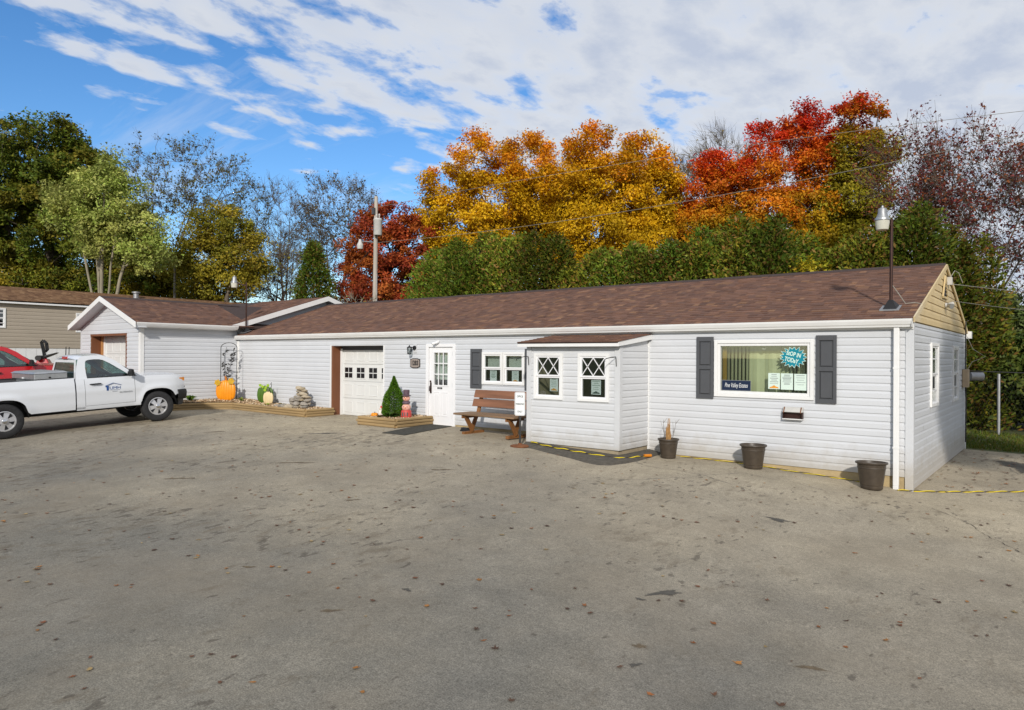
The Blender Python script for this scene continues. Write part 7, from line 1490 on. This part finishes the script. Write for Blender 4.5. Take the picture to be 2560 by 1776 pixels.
hed = [(-21.8, 22.8, 6.7, 1.5, 'below the gold maple at the dark red maple side of the screen'), (-20.2, 23.0, 7.1, 1.6, 'broad and blunt, below the stepped gold maple'), (-18.6, 23.4, 6.9, 1.4, 'second after the broad blunt one in the screen'),
       (-16.8, 23.4, 6.7, 1.35, 'with lighter pointed head below the highest gold maple'), (-14.9, 23.8, 5.9, 1.4, 'low one beside the lighter pointed head'), (-13.4, 23.9, 6.0, 1.45, 'below the gap before the red-topped maples'),
       (-12.0, 24.1, 6.1, 1.3, 'below the lowest red-topped maple'), (-10.9, 24.4, 6.4, 1.3, 'below the pointed red-topped maple'), (-9.6, 24.6, 6.8, 1.4, 'taller one below the broad scarlet maple head'), (-8.4, 24.9, 6.7, 1.35, 'twin of the taller one, darker'),
       (-7.4, 25.2, 6.0, 1.1, 'beside the small yellow shrub'), (-5.9, 25.3, 5.4, 1.1, 'lowest one between the yellow shrub and the roof lamp'), (-5.0, 25.5, 6.2, 1.2, 'just beside the roof lamp pole'), (-4.0, 25.7, 6.7, 1.35, 'tallest, directly behind the roof lamp'),
       (-3.15, 26.2, 5.9, 0.8, 'behind the gable peak'), (-2.35, 26.6, 5.6, 0.62, 'last of the screen past the gable end')]
for i, (x, y, z_, r_, lab) in enumerate(hed): arbor(i, x, y, z_ + 0.05, r_, 'green arborvitae ' + lab)
arbor(40, -29.4, 21.0, 7.3, 1.45, 'lone green cone conifer between the bare trees and the red maple', AP2)
leaf_y = pal([(0.30, 0.25, 0.015), (0.22, 0.22, 0.02), (0.34, 0.2, 0.02)])
make_tree('yellow_shrub', 'small yellow-green shrub wedged in the arborvitae screen', 'shrub', gp(-6.55, 24.2), L((0, 0, 3.6, 0.8, 0.9), (0.3, 0, 2.6, 0.8, 0.9), (-0.2, 0, 4.3, 0.5, 0.6)), 50, 90, 3600, 0.16, leaf_y, 'bark', 3, 0.06, csig=0.3)
make_tree('orange_shrub', 'little orange-leaved maple at the foot of the gold trees beside the red maple', 'shrub', gp(-23.2, 24.0), L((0, 0, 4.0, 0.8, 1.0), (-0.3, -0.2, 3.0, 0.8, 0.9)), 51, 80, 3600, 0.16, pal([(0.55, 0.2, 0.01), (0.5, 0.15, 0.01)]), 'bark', 2, 0.06, csig=0.28)
make_tree('bare_shrub', 'pale bare-stemmed shrub in front of the utility pole foot', 'shrub', gp(-25.6, 20.9), L((-0.5, -0.2, 4.0, 0.6, 0.6), (0.4, 0.3, 4.1, 0.5, 0.5)), 52, 40, 60, 0.1, KO, 'bark_pale', 5, 0.05, twigs=3, twig_len=0.4, tip=0.012)
KD = pal([(0.022, 0.04, 0.008), (0.035, 0.055, 0.010), (0.05, 0.065, 0.012), (0.09, 0.10, 0.02)], 0.4)
dk = 'dark leafy shrub '
for i, (x, y, z_, r_, lab, kf) in enumerate([(-1.4, 27.5, 2.2, 1.6, 'behind the slim fence post', KD), (0.4, 27.2, 2.0, 1.6, 'beyond the fence past the end wall', KD), (1.9, 27.8, 2.2, 1.7, 'beyond the fence at the far end of the lawn', KD), (-2.9, 28.8, 2.4, 1.5, 'behind the rear corner of the office', KD), (0.9, 29.8, 3.4, 1.6, 'with paler leaves rising above the fence shrubs', pal([(0.13, 0.15, 0.04), (0.08, 0.11, 0.03)], 0.3)), (-1.6, 30.5, 3.6, 1.5, 'with grey-green top behind the gable cables', pal([(0.11, 0.13, 0.05), (0.07, 0.10, 0.03)], 0.3)), (3.6, 28.2, 2.4, 1.7, 'at the end of the fence', KD)]):
    make_tree('leafy_shrub', dk + lab, 'shrub', gp(x, y), L((0, 0, z_ * 0.5, r_, z_ * 0.55), (0.3, 0.2, z_ * 0.85, r_ * 0.7, z_ * 0.35), (-0.5, 0, z_ * 0.7, r_ * 0.7, z_ * 0.4)), 60 + i, 130, 8000, 0.2, kf, 'bark_dark', 3, 0.07, csig=0.32)
arbor(41, 0.9, 33.5, 4.0, 0.8, 'dark pointed spruce beyond the fence shrubs', AP2, [(0.02, 0.035, 0.012), (0.03, 0.05, 0.015)], 7000, 0.2)
make_tree('burgundy_tree', 'small reddish tree overhanging the fence corner', 'tree', gp(2.2, 30.5), L((-0.6, -0.4, 6.4, 1.3, 1.2), (0.6, 0.4, 5.2, 1.5, 1.3), (-0.2, -0.1, 7.8, 1.3, 1.2)), 70, 200, 2400, 0.17, KP, 'bark', 3, 0.14, twigs=9, twig_len=0.8, tip=0.01, upw=2.4, jit=0.03, rexp=0.64)

# lawn strip, grass and fallen leaves
g_ = np.random.default_rng(9); n = 16000
x = g_.uniform(-4.5, 6, n); y = 20.55 + 4.9 * g_.random(n) ** 1.3; z = np.array([gz(a, b_) for a, b_ in zip(x, y)]) - 0.03
a = g_.uniform(0, 6.28, n); h = g_.uniform(0.03, 0.11, n); ln = g_.uniform(-0.06, 0.06, (n, 2)); w_ = 0.012
V = np.stack([np.stack([x - w_ * np.cos(a), y - w_ * np.sin(a), z], 1), np.stack([x + w_ * np.cos(a), y + w_ * np.sin(a), z], 1), np.stack([x + ln[:, 0], y + ln[:, 1], z + h], 1)], 1).reshape(-1, 3)
cols = np.array([(0.09, 0.13, 0.015), (0.13, 0.16, 0.02), (0.16, 0.13, 0.03), (0.06, 0.10, 0.012)])[g_.integers(0, 4, n)]
o = np_obj('grass', V, np.arange(3 * n).reshape(n, 3), 'leaf', None, cols, 'stuff'); o['label'] = 'short rough grass beyond the pavement edge'; o['category'] = 'grass'
def litter(name, n, xr, yr, size, seed, colors, label, lift=0.006, dens=None):
    g_ = np.random.default_rng(seed); Vs = []; cs = []; Fs = []
    xs_, ys_ = g_.uniform(*xr, n), g_.uniform(*yr, n)
    lobe = np.array([(0, -1.0), (0.16, -0.42), (0.62, -0.55), (0.5, -0.12), (0.95, 0.2), (0.45, 0.3), (0.42, 0.75), (0.12, 0.55), (0, 1.0), (-0.12, 0.55), (-0.42, 0.75), (-0.45, 0.3), (-0.95, 0.2), (-0.5, -0.12), (-0.62, -0.55), (-0.16, -0.42)])
    for i in range(n):
        x, y = xs_[i], ys_[i]
        if y > 12.6 and x < -2.2: continue
        if -9.05 < x < -6.7 and y > 11.6: continue
        if -21.9 < x < -17 and y > 11.9 or (-14.4 < x < -12.9 and y > 11.6): continue
        s = size * g_.uniform(0.45, 1.2); a = g_.uniform(0, 6.28); ca, sa = math.cos(a), math.sin(a); z = gz(x, y) + lift; b0 = len(Vs); cu = g_.uniform(0.0, 0.5) * s; k1 = g_.uniform(0.5, 1.0)
        jt = g_.uniform(0.45, 1.25, 16); bend = g_.uniform(-0.5, 0.5)
        for li_, (u_, v_) in enumerate(lobe):
            u_, v_ = u_ * jt[li_] + bend * v_ * v_, v_ * (0.7 + 0.3 * jt[li_]); u_ *= s * k1; v_ *= s; Vs.append((x + u_ * ca - v_ * sa, y + u_ * sa + v_ * ca, z + cu * ((u_ / s) ** 2 + 0.5 * (v_ / s) ** 2)))
        Fs.append(list(range(b0, b0 + 16))); cs.append(np.array(colors[g_.integers(0, len(colors))]) * g_.uniform(0.7, 1.3))
    me = MB(); me.v = Vs; me.f = Fs; me.c = [tuple(c) for c in cs]
    o = me.build(name, 'ground_litter', kind='stuff'); o['label'] = label; o['category'] = 'leaves'; return o
LC = [(0.24, 0.085, 0.022), (0.15, 0.055, 0.022), (0.30, 0.13, 0.03), (0.11, 0.05, 0.025), (0.09, 0.05, 0.03), (0.32, 0.22, 0.09), (0.07, 0.035, 0.02)]
litter('fallen_leaves', 1500, (-24, 7), (1.5, 13.2), 0.042, 5, LC, 'brown and orange fallen leaves scattered over the parking lot')
litter('fallen_leaves', 700, (-2.0, 5), (13.2, 22.5), 0.055, 6, LC, 'dry fallen leaves gathered along the pavement edge by the lawn', 0.012)

# tree beside the lot, out of the picture on the sun side, whose shade falls on the end wall
make_tree('maple_tree', 'maple beside the lot whose shade falls on the end wall', 'tree', gp(4.2, 10.0), L((-0.7, 0.0, 5.3, 1.4, 0.9), (-0.6, 1.2, 5.7, 1.2, 0.9), (-0.7, -0.7, 4.7, 1.0, 0.7), (0.6, 0.2, 6.2, 1.5, 1.0), (-0.5, 1.8, 4.8, 1.0, 0.8)), 80, 150, 9500, 0.22, KG, 'bark', 1, 0.16, csig=0.4)
